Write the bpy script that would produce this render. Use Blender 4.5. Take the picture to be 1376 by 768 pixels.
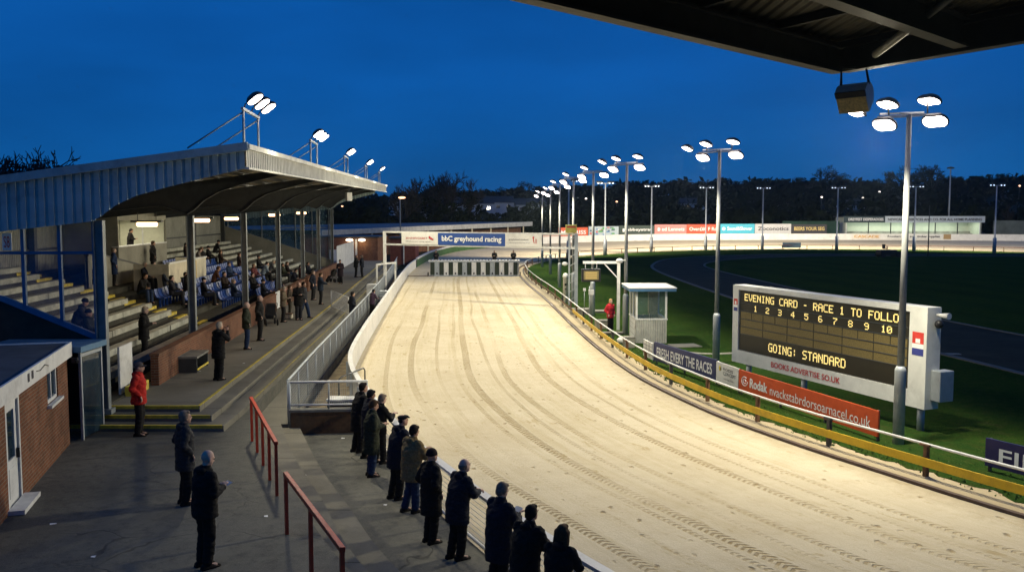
import bpy, bmesh, math, random
from mathutils import Vector, Matrix, noise
R = math.radians
random.seed(7)
S = bpy.context.scene
for o in list(bpy.data.objects): bpy.data.objects.remove(o)
COL = S.collection

# ---------------------------------------------------------------- camera, sky, exposure
CAMZ = 6.0
FPX = 1200.0
PITCH = math.atan(94.0 / FPX)
cd = bpy.data.cameras.new('camera'); cam = bpy.data.objects.new('camera', cd); COL.objects.link(cam)
cam.location = (0, 0, CAMZ); cam.rotation_euler = (math.pi / 2 - PITCH, 0, 0)
cd.sensor_width = 36.0; cd.lens = 36.0 * FPX / 1376.0
cd.clip_end = 5000; cd.clip_start = 0.1
S.camera = cam
w = bpy.data.worlds.new('World'); S.world = w; w.use_nodes = True
wn = w.node_tree.nodes; wl = w.node_tree.links
for n in list(wn): wn.remove(n)
out = wn.new('ShaderNodeOutputWorld'); bg = wn.new('ShaderNodeBackground'); sky = wn.new('ShaderNodeTexSky')
sky.sky_type = 'NISHITA'; sky.sun_disc = False
sky.sun_elevation = R(5.0); sky.sun_rotation = R(200)
sky.ozone_density = 6.0; sky.air_density = 1.0; sky.dust_density = 0.3
tint = wn.new('ShaderNodeMix'); tint.data_type = 'RGBA'; tint.blend_type = 'MULTIPLY'; tint.inputs[0].default_value = 1.0
tint.inputs[7].default_value = (0.12, 0.60, 1.02, 1)
# thin dusk cloud unevenness
tc = wn.new('ShaderNodeTexCoord'); mp = wn.new('ShaderNodeMapping'); mp.inputs[3].default_value = (1.2, 1.2, 5)
cn = wn.new('ShaderNodeTexNoise'); cn.inputs['Scale'].default_value = 2.2; cn.inputs['Detail'].default_value = 5
cr = wn.new('ShaderNodeMapRange'); cr.inputs[1].default_value = 0.3; cr.inputs[2].default_value = 0.7; cr.inputs[3].default_value = 0.80; cr.inputs[4].default_value = 1.14
wl.new(tc.outputs['Generated'], mp.inputs[0]); wl.new(mp.outputs[0], cn.inputs['Vector']); wl.new(cn.outputs[0], cr.inputs[0])
cm = wn.new('ShaderNodeMath'); cm.operation = 'MULTIPLY'; cm.inputs[1].default_value = 0.116   # sky strength
wl.new(cr.outputs[0], cm.inputs[0])
wl.new(sky.outputs[0], tint.inputs[6]); even = wn.new('ShaderNodeMix'); even.data_type = 'RGBA'; even.inputs[0].default_value = 0.72; even.inputs[7].default_value = (0.03, 0.78, 3.1, 1)
wl.new(tint.outputs[2], even.inputs[6]); wl.new(even.outputs[2], bg.inputs[0]); wl.new(cm.outputs[0], bg.inputs[1]); wl.new(bg.outputs[0], out.inputs[0])
S.view_settings.view_transform = 'Standard'; S.view_settings.look = 'None'; S.view_settings.exposure = 0.0; S.view_settings.gamma = 1.0
S.view_settings.use_curve_mapping = False
S.render.engine = 'CYCLES'
S.cycles.use_denoising = True
S.cycles.max_bounces = 5; S.cycles.diffuse_bounces = 2; S.cycles.glossy_bounces = 2; S.cycles.transparent_max_bounces = 12; S.cycles.transmission_bounces = 3
S.cycles.sample_clamp_indirect = 4; S.cycles.sample_clamp_direct = 0

POLE_W = 3500.0      # spot watts on each pole
ROOF_W = 2500.0      # spot watts on each roof rig
WARM = (1.0, 0.91, 0.68)

# ---------------------------------------------------------------- materials
def mat(name, col, rough=0.7, var=0.15, scale=3.0, bump=0.0, bscale=40.0, metal=0.0, spec=0.3, emis=None, estr=0.0, dirt=0.0):
    m = bpy.data.materials.new(name); m.use_nodes = True
    nt = m.node_tree; N = nt.nodes; L = nt.links
    b = N['Principled BSDF']
    b.inputs['Roughness'].default_value = rough; b.inputs['Metallic'].default_value = metal
    b.inputs['Specular IOR Level'].default_value = spec
    c = (col[0], col[1], col[2], 1)
    g = N.new('ShaderNodeNewGeometry')
    if var > 0:
        nz = N.new('ShaderNodeTexNoise'); nz.inputs['Scale'].default_value = scale; nz.inputs['Detail'].default_value = 6; nz.inputs['Roughness'].default_value = 0.65
        L.new(g.outputs['Position'], nz.inputs['Vector'])
        mr = N.new('ShaderNodeMapRange'); mr.inputs[1].default_value = 0.3; mr.inputs[2].default_value = 0.7; mr.inputs[3].default_value = 1 - var; mr.inputs[4].default_value = 1 + var
        L.new(nz.outputs[0], mr.inputs[0])
        mx = N.new('ShaderNodeMix'); mx.data_type = 'RGBA'; mx.blend_type = 'MULTIPLY'; mx.inputs[0].default_value = 1; mx.inputs[6].default_value = c
        L.new(mr.outputs[0], mx.inputs[7]); src = mx.outputs[2]
        if dirt > 0:
            n2 = N.new('ShaderNodeTexNoise'); n2.inputs['Scale'].default_value = 1.1; n2.inputs['Detail'].default_value = 9; n2.inputs['Roughness'].default_value = 0.75
            L.new(g.outputs['Position'], n2.inputs['Vector'])
            r2 = N.new('ShaderNodeMapRange'); r2.inputs[1].default_value = 0.52; r2.inputs[2].default_value = 0.68; r2.inputs[3].default_value = 0; r2.inputs[4].default_value = dirt
            L.new(n2.outputs[0], r2.inputs[0])
            m2 = N.new('ShaderNodeMix'); m2.data_type = 'RGBA'; L.new(r2.outputs[0], m2.inputs[0]); L.new(src, m2.inputs[6]); m2.inputs[7].default_value = (0.09, 0.075, 0.05, 1)
            src = m2.outputs[2]
        L.new(src, b.inputs['Base Color'])
    else:
        b.inputs['Base Color'].default_value = c
    if bump > 0:
        nb = N.new('ShaderNodeTexNoise'); nb.inputs['Scale'].default_value = bscale; nb.inputs['Detail'].default_value = 4
        L.new(g.outputs['Position'], nb.inputs['Vector'])
        bp = N.new('ShaderNodeBump'); bp.inputs['Strength'].default_value = bump; bp.inputs['Distance'].default_value = 0.02
        L.new(nb.outputs[0], bp.inputs['Height']); L.new(bp.outputs[0], b.inputs['Normal'])
    if emis:
        b.inputs['Emission Color'].default_value = (*emis, 1); b.inputs['Emission Strength'].default_value = estr
        m.cycles.emission_sampling = 'NONE'
    return m

class NT:
    """short helper to write node graphs"""
    def __init__(s, m):
        s.nt = m.node_tree; s.N = s.nt.nodes; s.L = s.nt.links; s.b = s.N['Principled BSDF']
    def put(s, v, sock):
        if isinstance(v, (int, float)): sock.default_value = v
        elif isinstance(v, tuple): sock.default_value = v if len(v) == len(sock.default_value) else (*v, 1)
        else: s.L.new(v, sock)
    def m(s, op, a, b=0.0, c=0.0, clamp=False):
        n = s.N.new('ShaderNodeMath'); n.operation = op; n.use_clamp = clamp
        s.put(a, n.inputs[0]); s.put(b, n.inputs[1]); s.put(c, n.inputs[2]); return n.outputs[0]
    def mix(s, f, a, b, mode='MIX'):
        n = s.N.new('ShaderNodeMix'); n.data_type = 'RGBA'; n.blend_type = mode
        s.put(f, n.inputs[0]); s.put(a, n.inputs[6]); s.put(b, n.inputs[7]); return n.outputs[2]
    def rng(s, v, a, b, c, d, smooth=False):
        n = s.N.new('ShaderNodeMapRange'); s.put(v, n.inputs[0])
        if smooth: n.interpolation_type = 'SMOOTHSTEP'
        for i, x in enumerate((a, b, c, d)): n.inputs[i + 1].default_value = x
        return n.outputs[0]
    def noise(s, vec, scale, detail=4, rough=0.6):
        n = s.N.new('ShaderNodeTexNoise'); n.inputs['Scale'].default_value = scale; n.inputs['Detail'].default_value = detail; n.inputs['Roughness'].default_value = rough
        s.L.new(vec, n.inputs['Vector']); return n.outputs[0]
    def pos(s): return s.N.new('ShaderNodeNewGeometry').outputs['Position']
    def uv(s):
        n = s.N.new('ShaderNodeTexCoord'); return n.outputs['UV']
    def xyz(s, v):
        n = s.N.new('ShaderNodeSeparateXYZ'); s.L.new(v, n.inputs[0]); return n.outputs
    def comb(s, x, y, z=0.0):
        n = s.N.new('ShaderNodeCombineXYZ'); s.put(x, n.inputs[0]); s.put(y, n.inputs[1]); s.put(z, n.inputs[2]); return n.outputs[0]
    def bump(s, h, strength=0.5, dist=0.02):
        n = s.N.new('ShaderNodeBump'); n.inputs['Strength'].default_value = strength; n.inputs['Distance'].default_value = dist
        s.L.new(h, n.inputs['Height']); s.L.new(n.outputs[0], s.b.inputs['Normal'])

def newmat(name, rough=0.8, spec=0.3):
    m = bpy.data.materials.new(name); m.use_nodes = True
    t = NT(m); t.b.inputs['Roughness'].default_value = rough; t.b.inputs['Specular IOR Level'].default_value = spec
    return m, t

def brick_mat(name, c1, c2, mortar):
    m, t = newmat(name, 0.9, 0.15)
    n = t.N.new('ShaderNodeTexBrick'); t.L.new(t.uv(), n.inputs['Vector'])
    n.inputs['Scale'].default_value = 1.0; n.inputs['Brick Width'].default_value = 0.225; n.inputs['Row Height'].default_value = 0.075
    n.inputs['Mortar Size'].default_value = 0.008; n.inputs['Color1'].default_value = (*c1, 1); n.inputs['Color2'].default_value = (*c2, 1); n.inputs['Mortar'].default_value = (*mortar, 1)
    n.inputs['Bias'].default_value = -0.2
    nz = t.noise(t.pos(), 1.4, 8, 0.7); f = t.rng(nz, 0.3, 0.7, 0.6, 1.25)
    c = t.mix(1.0, n.outputs['Color'], f, 'MULTIPLY'); t.L.new(c, t.b.inputs['Base Color'])
    t.bump(t.m('SUBTRACT', 1.0, n.outputs['Fac']), 0.6, 0.01)
    return m

def sheet_mat(name, c, pitch=0.2, axis=0, rough=0.55):
    """corrugated sheet"""
    m, t = newmat(name, rough, 0.3)
    u = t.xyz(t.uv())[axis]
    wv = t.m('SINE', t.m('MULTIPLY', u, 2 * math.pi / pitch))
    nz = t.rng(t.noise(t.pos(), 1.3, 8, 0.75), 0.3, 0.7, 0.65, 1.2)
    t.L.new(t.mix(1.0, (*c, 1), nz, 'MULTIPLY'), t.b.inputs['Base Color'])
    t.bump(wv, 1.0, 0.03)
    return m

def glass_mat(name, tintc=(0.25, 0.4, 0.55), alpha=0.25, rough=0.1):
    m, t = newmat(name, rough, 0.5)
    t.b.inputs['Base Color'].default_value = (*tintc, 1)
    f = t.rng(t.noise(t.pos(), 2.0, 6), 0.3, 0.7, alpha * 0.7, alpha * 1.3)
    t.L.new(f, t.b.inputs['Alpha'])
    return m

# ---------------------------------------------------------------- mesh builder
def tag(o, label=None, cat=None, group=None, kind=None):
    if label: o['label'] = label
    if cat: o['category'] = cat
    if group: o['group'] = group
    if kind: o['kind'] = kind
    return o

def thing(name, label, cat, loc=(0, 0, 0), rz=0.0, group=None):
    o = bpy.data.objects.new(name, None); COL.objects.link(o); o.empty_display_size = 0.1
    o.location = loc; o.rotation_euler = (0, 0, rz)
    return tag(o, label, cat, group)

def mw(o):
    M = Matrix.LocRotScale(o.location, o.rotation_euler, o.scale)
    return mw(o.parent) @ M if o.parent else M

class MB:
    def __init__(s): s.v = []; s.f = []; s.mi = []; s.cur = 0; s.sm = False; s.fs = []
    def face(s, idx): s.f.append(tuple(idx)); s.mi.append(s.cur); s.fs.append(s.sm)
    def poly(s, pts):
        k = len(s.v); s.v += [Vector(p) for p in pts]; s.face(range(k, k + len(pts))); return s
    def box(s, c, d, rz=0.0, M=None):
        k = len(s.v); M = M or (Matrix.Translation(Vector(c)) @ Matrix.Rotation(rz, 4, 'Z'))
        for z in (-.5, .5):
            for x, y in ((-.5, -.5), (.5, -.5), (.5, .5), (-.5, .5)):
                s.v.append(M @ Vector((x * d[0], y * d[1], z * d[2])))
        for q in ((3, 2, 1, 0), (4, 5, 6, 7), (0, 1, 5, 4), (1, 2, 6, 5), (2, 3, 7, 6), (3, 0, 4, 7)): s.face([k + i for i in q])
        return s
    def box2(s, a, b):
        return s.box([(a[i] + b[i]) / 2 for i in range(3)], [abs(b[i] - a[i]) for i in range(3)])
    def bar(s, p0, p1, wd, ht):
        """rectangular bar between two points, ht roughly vertical"""
        p0 = Vector(p0); p1 = Vector(p1); d = p1 - p0; L = d.length
        if L < 1e-6: return s
        y = d / L; x = y.cross(Vector((0, 0, 1)))
        if x.length < 1e-3: x = Vector((1, 0, 0))
        x.normalize(); z = x.cross(y)
        M = Matrix((x, y, z)).transposed().to_4x4(); M.translation = (p0 + p1) / 2
        return s.box(None, (wd, L, ht), M=M)
    def tube(s, pts, r, n=8, cap=True):
        pts = [Vector(p) for p in pts]; rs = r if isinstance(r, (list, tuple)) else [r] * len(pts)
        k0 = len(s.v); prev = None
        for i, p in enumerate(pts):
            d = (pts[min(i + 1, len(pts) - 1)] - pts[max(i - 1, 0)]).normalized()
            if prev is None:
                a = d.orthogonal().normalized()
            else:
                a = prev - d * prev.dot(d)
                a = a.normalized() if a.length > 1e-6 else d.orthogonal().normalized()
            prev = a; b = d.cross(a)
            for j in range(n):
                t = 2 * math.pi * j / n
                s.v.append(p + (a * math.cos(t) + b * math.sin(t)) * rs[i])
        sm = s.sm; s.sm = n > 5
        for i in range(len(pts) - 1):
            for j in range(n):
                a = k0 + i * n + j; b = k0 + i * n + (j + 1) % n
                s.face((a, b, b + n, a + n))
        s.sm = sm
        if cap:
            s.face([k0 + j for j in range(n - 1, -1, -1)]); e = k0 + (len(pts) - 1) * n
            s.face([e + j for j in range(n)])
        return s
    def prism(s, poly, z0, z1):
        n = len(poly); k = len(s.v)
        ar = sum(poly[i][0] * poly[(i + 1) % n][1] - poly[(i + 1) % n][0] * poly[i][1] for i in range(n))
        if ar < 0: poly = poly[::-1]
        s.v += [Vector((p[0], p[1], z0)) for p in poly] + [Vector((p[0], p[1], z1)) for p in poly]
        s.face([k + i for i in range(n - 1, -1, -1)]); s.face([k + n + i for i in range(n)])
        for i in range(n):
            j = (i + 1) % n; s.face((k + i, k + j, k + n + j, k + n + i))
        return s
    def extr(s, prof, p0, p1, up=(0, 0, 1)):
        """sweep a 2-D profile (x sideways, y up) from p0 to p1"""
        p0 = Vector(p0); p1 = Vector(p1); y = (p1 - p0).normalized(); x = y.cross(Vector(up)).normalized(); z = x.cross(y)
        k = len(s.v); n = len(prof)
        for P in (p0, p1):
            for a, b in prof: s.v.append(P + x * a + z * b)
        s.face([k + i for i in range(n)]); s.face([k + n + i for i in range(n - 1, -1, -1)])
        for i in range(n):
            j = (i + 1) % n; s.face((k + i, k + n + i, k + n + j, k + j))
        return s
    def ribbon(s, A, B):
        k = len(s.v); n = len(A)
        for a, b in zip(A, B): s.v += [Vector(a), Vector(b)]
        for i in range(n - 1): s.face((k + 2 * i, k + 2 * i + 1, k + 2 * i + 3, k + 2 * i + 2))
        return s
    def lathe(s, c, prof, n=16, M=None):
        """prof: (r, z) list"""
        k = len(s.v); M = M or Matrix.Translation(Vector(c)); sm = s.sm; s.sm = True
        for r, z in prof:
            for j in range(n):
                t = 2 * math.pi * j / n; s.v.append(M @ Vector((r * math.cos(t), r * math.sin(t), z)))
        for i in range(len(prof) - 1):
            for j in range(n):
                a = k + i * n + j; b = k + i * n + (j + 1) % n
                s.face((a, b, b + n, a + n))
        s.sm = sm
        s.face([k + j for j in range(n - 1, -1, -1)]); e = k + (len(prof) - 1) * n; s.face([e + j for j in range(n)])
        return s
    def sph(s, c, r, n=12, m=8, M=None):
        r = r if isinstance(r, (tuple, list)) else (r, r, r)
        T = (M or Matrix.Translation(Vector(c))) @ Matrix.Diagonal((*r, 1))
        pr = [(max(math.sin(math.pi * i / m), 0.02), -math.cos(math.pi * i / m)) for i in range(m + 1)]
        return s.lathe(None, pr, n, T)
    def wall(s, pts, z0, z1, th):
        """vertical slab following points; z0/z1 numbers or lists"""
        n = len(pts); z0 = z0 if isinstance(z0, list) else [z0] * n; z1 = z1 if isinstance(z1, list) else [z1] * n
        k = len(s.v)
        for i, p in enumerate(pts):
            a = Vector(pts[max(i - 1, 0)][:2]); b = Vector(pts[min(i + 1, n - 1)][:2]); d = (b - a).normalized(); nn = Vector((-d.y, d.x)) * th / 2
            for q in ((p[0] + nn.x, p[1] + nn.y), (p[0] - nn.x, p[1] - nn.y)):
                s.v.append(Vector((q[0], q[1], z0[i]))); s.v.append(Vector((q[0], q[1], z1[i])))
        for i in range(n - 1):
            a = k + 4 * i; b = a + 4
            s.face((a, b, b + 1, a + 1)[::-1]); s.face((a + 2, b + 2, b + 3, a + 3)); s.face((a + 1, b + 1, b + 3, a + 3)[::-1]); s.face((a, b, b + 2, a + 2))
        s.face((k, k + 1, k + 3, k + 2)[::-1]); e = k + 4 * (n - 1); s.face((e, e + 1, e + 3, e + 2))
        return s
    def build(s, name, material, parent=None, world=False, loc=None, kind=None, label=None, smooth=None, bevel=0.0):
        me = bpy.data.meshes.new(name)
        vs = s.v; inv = None
        if world and parent: inv = mw(parent).inverted()
        elif loc is not None: inv = Matrix.Translation(-Vector(loc))
        if inv: vs = [inv @ v for v in vs]
        me.from_pydata([tuple(v) for v in vs], [], s.f)
        mats = material if isinstance(material, (list, tuple)) else [material]
        for m in mats: me.materials.append(m)
        me.polygons.foreach_set('material_index', s.mi)
        me.polygons.foreach_set('use_smooth', [bool(x) if smooth is None else smooth for x in s.fs])
        me.update()
        uvl = me.uv_layers.new(name='UVMap'); ud = uvl.data
        for p in me.polygons:
            nx, ny, nz = abs(p.normal.x), abs(p.normal.y), abs(p.normal.z)
            h = Vector((-p.normal.y, p.normal.x, 0))
            if nz > 0.7 or h.length < 1e-4:
                for li in p.loop_indices:
                    c = me.vertices[me.loops[li].vertex_index].co; ud[li].uv = (c.x, c.y)
            else:
                h.normalize()
                for li in p.loop_indices:
                    c = me.vertices[me.loops[li].vertex_index].co; ud[li].uv = (c.dot(h), c.z)
        o = bpy.data.objects.new(name, me); COL.objects.link(o)
        if parent: o.parent = parent
        if loc is not None and not parent: o.location = loc
        if kind: o['kind'] = kind
        if label: o['label'] = label
        if bevel > 0:
            bm = o.modifiers.new('bevel', 'BEVEL'); bm.width = bevel; bm.segments = 2; bm.limit_method = 'ANGLE'; bm.angle_limit = R(50)
        return o

def copy_tree(o, parent=None):
    c = o.copy(); COL.objects.link(c); c.parent = parent
    for ch in [x for x in KIDS.get(o.name, [])] or list(o.children): copy_tree(ch, c)
    return c
KIDS = {}

def G(px, py, z=0.0):
    """ground point seen at a place of the photograph, on the level z"""
    d = (CAMZ - z) * FPX / (py - 290.0)
    return Vector(((px - 688.0) / FPX * d, d, z))

def cr_curve(P, n=8):
    """Catmull-Rom through points (any dimension)"""
    P = [Vector(p) for p in P]; out = []
    for i in range(len(P) - 1):
        p0 = P[i - 1] if i else P[0] * 2 - P[1]; p1 = P[i]; p2 = P[i + 1]; p3 = P[i + 2] if i + 2 < len(P) else P[-1] * 2 - P[-2]
        for k in range(n):
            t = k / n
            out.append(0.5 * ((2 * p1) + (p2 - p0) * t + (2 * p0 - 5 * p1 + 4 * p2 - p3) * t * t + (3 * p1 - p0 - 3 * p2 + p3) * t ** 3))
    out.append(P[-1]); return out

def offs(C, d):
    """offset a planar curve to its left by d"""
    out = []
    for i, p in enumerate(C):
        a = C[max(i - 1, 0)]; b = C[min(i + 1, len(C) - 1)]
        t = Vector((b.x - a.x, b.y - a.y)).normalized()
        dd = d[i] if isinstance(d, list) else d
        q = p.copy(); q.x -= t.y * dd; q.y += t.x * dd; out.append(q)
    return out

def resample(C, step, s0=0.0):
    """points every step metres, with directions"""
    out = []; acc = s0
    for a, b in zip(C[:-1], C[1:]):
        L = (b - a).length
        while acc <= L:
            out.append((a.lerp(b, acc / L), (b - a).normalized())); acc += step
        acc -= L
    return out

def lettering(txt, p0, p1, z0, z1, material, parent, depth=0.006, off=0.012, bold=0.0, name='lettering', squeeze=True):
    """raised letters on a vertical board; reads from p0 to p1, seen from the right-hand side of p0->p1 reversed (front)"""
    cu = bpy.data.curves.new('t', 'FONT'); cu.body = txt; cu.size = 1; cu.extrude = 0.0; cu.offset = bold
    cu.resolution_u = 3
    ob = bpy.data.objects.new('t', cu); COL.objects.link(ob)
    dg = bpy.context.evaluated_depsgraph_get()
    me = bpy.data.meshes.new_from_object(ob.evaluated_get(dg)); bpy.data.objects.remove(ob); bpy.data.curves.remove(cu)
    xs = [v.co.x for v in me.vertices]; ys = [v.co.y for v in me.vertices]
    if not xs: return None
    x0, x1, y0, y1 = min(xs), max(xs), min(ys), max(ys)
    p0 = Vector((p0[0], p0[1], 0)); p1 = Vector((p1[0], p1[1], 0)); r = (p1 - p0); W = r.length; r.normalize(); nrm = Vector((r.y, -r.x, 0))
    inv = mw(parent).inverted()
    for v in me.vertices:
        a = (v.co.x - x0) / (x1 - x0); b = (v.co.y - y0) / (y1 - y0)
        v.co = inv @ (p0 + r * (a * W) + Vector((0, 0, z0 + b * (z1 - z0))) + nrm * off)
    me.materials.clear(); me.materials.append(material)
    o = bpy.data.objects.new(name, me); COL.objects.link(o); o.parent = parent
    return o

# ---------------------------------------------------------------- common materials
M_white = mat('white_paint', (0.62, 0.62, 0.58), 0.55, 0.12, 2.5, 0.1, 30, dirt=0.35)
M_wall = mat('white_barrier', (0.66, 0.65, 0.60), 0.5, 0.1, 0.8, 0.05, 10, dirt=0.25)
M_galv = mat('galvanised', (0.34, 0.37, 0.38), 0.5, 0.15, 4, 0.05, 30, metal=0.3)
M_steel = mat('dark_steel', (0.045, 0.047, 0.045), 0.5, 0.2, 4, 0.05, 20)
M_colp = mat('column_paint', (0.17, 0.19, 0.19), 0.5, 0.2, 3, 0.05, 20, dirt=0.3)
M_blue = mat('blue_frame', (0.05, 0.13, 0.24), 0.5, 0.2, 3)
M_black = mat('black_plastic', (0.015, 0.015, 0.016), 0.4, 0.1)
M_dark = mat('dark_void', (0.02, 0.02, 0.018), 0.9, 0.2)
M_red = mat('red_railing', (0.58, 0.055, 0.02), 0.45, 0.2, 6, 0.1, 40, dirt=0.25)
M_yel = mat('yellow_paint', (0.62, 0.48, 0.05), 0.7, 0.35, 5, 0.1, 50, dirt=0.5)
M_yelb = mat('yellow_board', (0.62, 0.40, 0.02), 0.5, 0.2, 2, dirt=0.35)
M_conc = mat('concrete', (0.17, 0.165, 0.14), 0.9, 0.4, 1.5, 0.4, 60, dirt=0.6)
M_plank = mat('weathered_plank', (0.42, 0.42, 0.34), 0.85, 0.45, 2.2, 0.3, 30, dirt=0.6)
M_wood = mat('brown_wood', (0.13, 0.07, 0.035), 0.8, 0.4, 4, 0.2, 30)
M_brick = brick_mat('red_brick', (0.20, 0.075, 0.035), (0.12, 0.046, 0.024), (0.20, 0.165, 0.12))
M_lens = mat('lit_lens', (1, 1, 1), 0.3, 0, emis=(1.0, 0.84, 0.76), estr=12.0)
M_lensw = mat('lit_tube', (1, 1, 1), 0.3, 0, emis=(1.0, 0.55, 0.25), estr=6.0)
M_lensf = mat('far_lens', (1, 1, 1), 0.3, 0, emis=(0.75, 0.85, 1.0), estr=1.6)
M_navy = mat('navy_board', (0.028, 0.035, 0.11), 0.4, 0.1)
M_bblue = mat('banner_blue', (0.03, 0.075, 0.26), 0.5, 0.08)
M_orange = mat('orange_board', (0.52, 0.075, 0.02), 0.45, 0.1)
M_txtw = mat('white_letters', (0.75, 0.75, 0.72), 0.5, 0)
M_txtr = mat('red_letters', (0.45, 0.03, 0.03), 0.5, 0)
M_txtk = mat('dark_letters', (0.03, 0.03, 0.04), 0.5, 0)
M_rubber = mat('rubber', (0.02, 0.02, 0.02), 0.8, 0.2)
M_cream = mat('cream_panel', (0.55, 0.50, 0.36), 0.7, 0.2, 1.5, dirt=0.4)
M_grey = mat('grey_render', (0.24, 0.23, 0.18), 0.85, 0.2, 1.0, 0.1, 30, dirt=0.4)
M_glass = glass_mat('screen_glass', (0.10, 0.2, 0.3), 0.35)
M_wing = glass_mat('window_glass', (0.02, 0.04, 0.06), 0.8, 0.05)
# ================================================================ LAYOUT CURVES
PAIRS = [((9, 1), (19, 8), 0), ((5.2, 6), (15.5, 11), 0), ((1.06, 12.5), (11.2, 15.8), 0), ((-1.4, 17.5), (8.4, 21), 0), ((-3.05, 21.8), (6.6, 25.2), 0),
         ((-4.5, 26.4), (5.5, 29), 0), ((-5.85, 32), (4.6, 33.5), 0), ((-6.7, 40), (3.85, 40.5), 0), ((-7.5, 50), (3.2, 50), 0), ((-8.6, 64), (2.4, 64), 0),
         ((-9.8, 80), (1.3, 79), 0), ((-10.8, 95), (.7, 93), 0), ((-11.3, 112), (1.1, 106), 0), ((-11, 130), (4, 120), 0.05), ((-8, 148), (9, 132), 0.3), ((0, 163), (16, 142.5), 0.6),
         ((12, 175), (25, 152), 0.8), ((30, 183), (36, 158.5), 1.0), ((52, 187), (50, 162), 1.0), ((80, 186), (64, 161), 1.0), ((108, 176), (76, 155.5), 1.0),
         ((130, 155), (88, 145), 1.0), ((142, 125), (97, 128), 1.0), ((146, 90), (101, 100), 1.0), ((146, 40), (102, 45), 1.0)]
OUT = cr_curve([(a[0], a[1], z) for a, b, z in PAIRS], 12)
INN = cr_curve([(b[0], b[1], 0) for a, b, z in PAIRS], 12)
WR = offs(INN, -0.75)        # running rail line, on the infield side
GE = offs(INN, -1.0)         # grass edge

# ---------------------------------------------------------------- ground
m_earth, t = newmat('earth', 0.95, 0.1)
nz = t.noise(t.pos(), 0.05, 8, 0.7)
t.L.new(t.mix(nz, (0.012, 0.022, 0.010), (0.035, 0.045, 0.02)), t.b.inputs['Base Color'])
MB().poly([(-1500, -300, -0.08), (1500, -300, -0.08), (1500, 1800, -0.08), (-1500, 1800, -0.08)]).build('ground', m_earth, kind='structure')

# sand track -------------------------------------------------------
m_sand, t = newmat('sand', 0.95, 0.12)
uvx = t.xyz(t.uv()); U, V = uvx[0], uvx[1]
P = t.pos()
wob = t.m('MULTIPLY', t.m('SUBTRACT', t.noise(t.comb(t.m('MULTIPLY', V, 0.035), t.m('MULTIPLY', U, 0.06)), 1.0, 2), 0.5), 0.6)
Uw = t.m('ADD', U, wob)
big = t.noise(P, 0.35, 5, 0.6); fine = t.noise(P, 14, 5, 0.7); mid = t.noise(P, 2.5, 6, 0.7)
streak = t.noise(t.comb(t.m('MULTIPLY', Uw, 2.2), t.m('MULTIPLY', V, 0.06)), 1.0, 5, 0.7)
streak2 = t.noise(t.comb(t.m('MULTIPLY', Uw, 5.0), t.m('MULTIPLY', V, 0.5)), 1.0, 4, 0.7)
base = t.mix(t.rng(big, 0.35, 0.65, 0, 1), (0.53, 0.455, 0.31), (0.61, 0.54, 0.385))
base = t.mix(t.rng(streak, 0.50, 0.72, 0, 0.6), base, (0.40, 0.32, 0.16))
base = t.mix(t.rng(streak2, 0.55, 0.8, 0, 0.2), base, (0.34, 0.26, 0.14))
grit = t.noise(P, 38, 3, 0.8); base = t.mix(t.rng(grit, 0.42, 0.72, 0, 0.55), base, (0.36, 0.29, 0.16)); patch = t.noise(P, 1.1, 8, 0.8); base = t.mix(t.rng(patch, 0.52, 0.72, 0, 0.55), base, (0.40, 0.315, 0.18))
base = t.mix(t.rng(mid, 0.35, 0.7, 0, 0.35), base, (0.64, 0.56, 0.41))
hgt = t.m('MULTIPLY', fine, 0.35)
rut = None; tread_all = None
for i, (u0, hw, st, off) in enumerate([(1.9, .10, .55, 0), (3.2, .13, .9, .3), (4.7, .11, .8, .7), (6.1, .14, 1.0, .1), (6.55, .08, .6, .4), (7.3, .07, .7, .2), (8.3, .12, .9, .9), (9.4, .09, .6, .2), (2.55, .06, .6, .5), (5.35, .07, .7, .6), (10.3, .08, .5, .1)]):
    w2 = t.m('MULTIPLY', t.m('SUBTRACT', t.noise(t.comb(t.m('MULTIPLY', V, 0.05), i * 7.3), 1.0, 1), 0.5), 0.5)
    du = t.m('ABSOLUTE', t.m('SUBTRACT', t.m('ADD', Uw, w2), u0))
    k = t.rng(du, hw * 0.8, hw * 1.25, 1, 0, True)
    fade = t.rng(t.noise(t.comb(t.m('MULTIPLY', V, 0.08), i * 3.1 + 9), 1.0, 2), 0.38, 0.55, 0.15, st)
    k = t.m('MULTIPLY', t.m('MULTIPLY', k, fade), t.rng(t.noise(P, 5.5 + i, 4, 0.8), 0.36, 0.58, 0.25, 1))
    ch = t.m('SINE', t.m('ADD', t.m('MULTIPLY', V, 2 * math.pi / 0.17), t.m('MULTIPLY', du, 26.0)))
    ch = t.rng(ch, -0.3, 0.5, 0, 1)
    kt = t.m('MULTIPLY', k, ch)
    rut = k if rut is None else t.m('MAXIMUM', rut, k)
    tread_all = kt if tread_all is None else t.m('MAXIMUM', tread_all, kt)
base = t.mix(t.m('MULTIPLY', rut, 0.22), base, (0.42, 0.31, 0.13))
base = t.mix(t.m('MULTIPLY', tread_all, 0.72), base, (0.26, 0.17, 0.05))
vo = t.N.new('ShaderNodeTexVoronoi'); vo.inputs['Scale'].default_value = 1.0
wv = t.N.new('ShaderNodeMapping'); wv.inputs[3].default_value = (2.6, 1.5, 1); t.L.new(P, wv.inputs[0])
nv = t.N.new('ShaderNodeTexNoise'); nv.inputs['Scale'].default_value = 7; t.L.new(P, nv.inputs['Vector'])
av = t.N.new('ShaderNodeVectorMath'); av.operation = 'MULTIPLY_ADD'; t.L.new(nv.outputs['Color'], av.inputs[0]); av.inputs[1].default_value = (.35, .35, 0); t.L.new(wv.outputs[0], av.inputs[2])
t.L.new(av.outputs[0], vo.inputs['Vector'])
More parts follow.
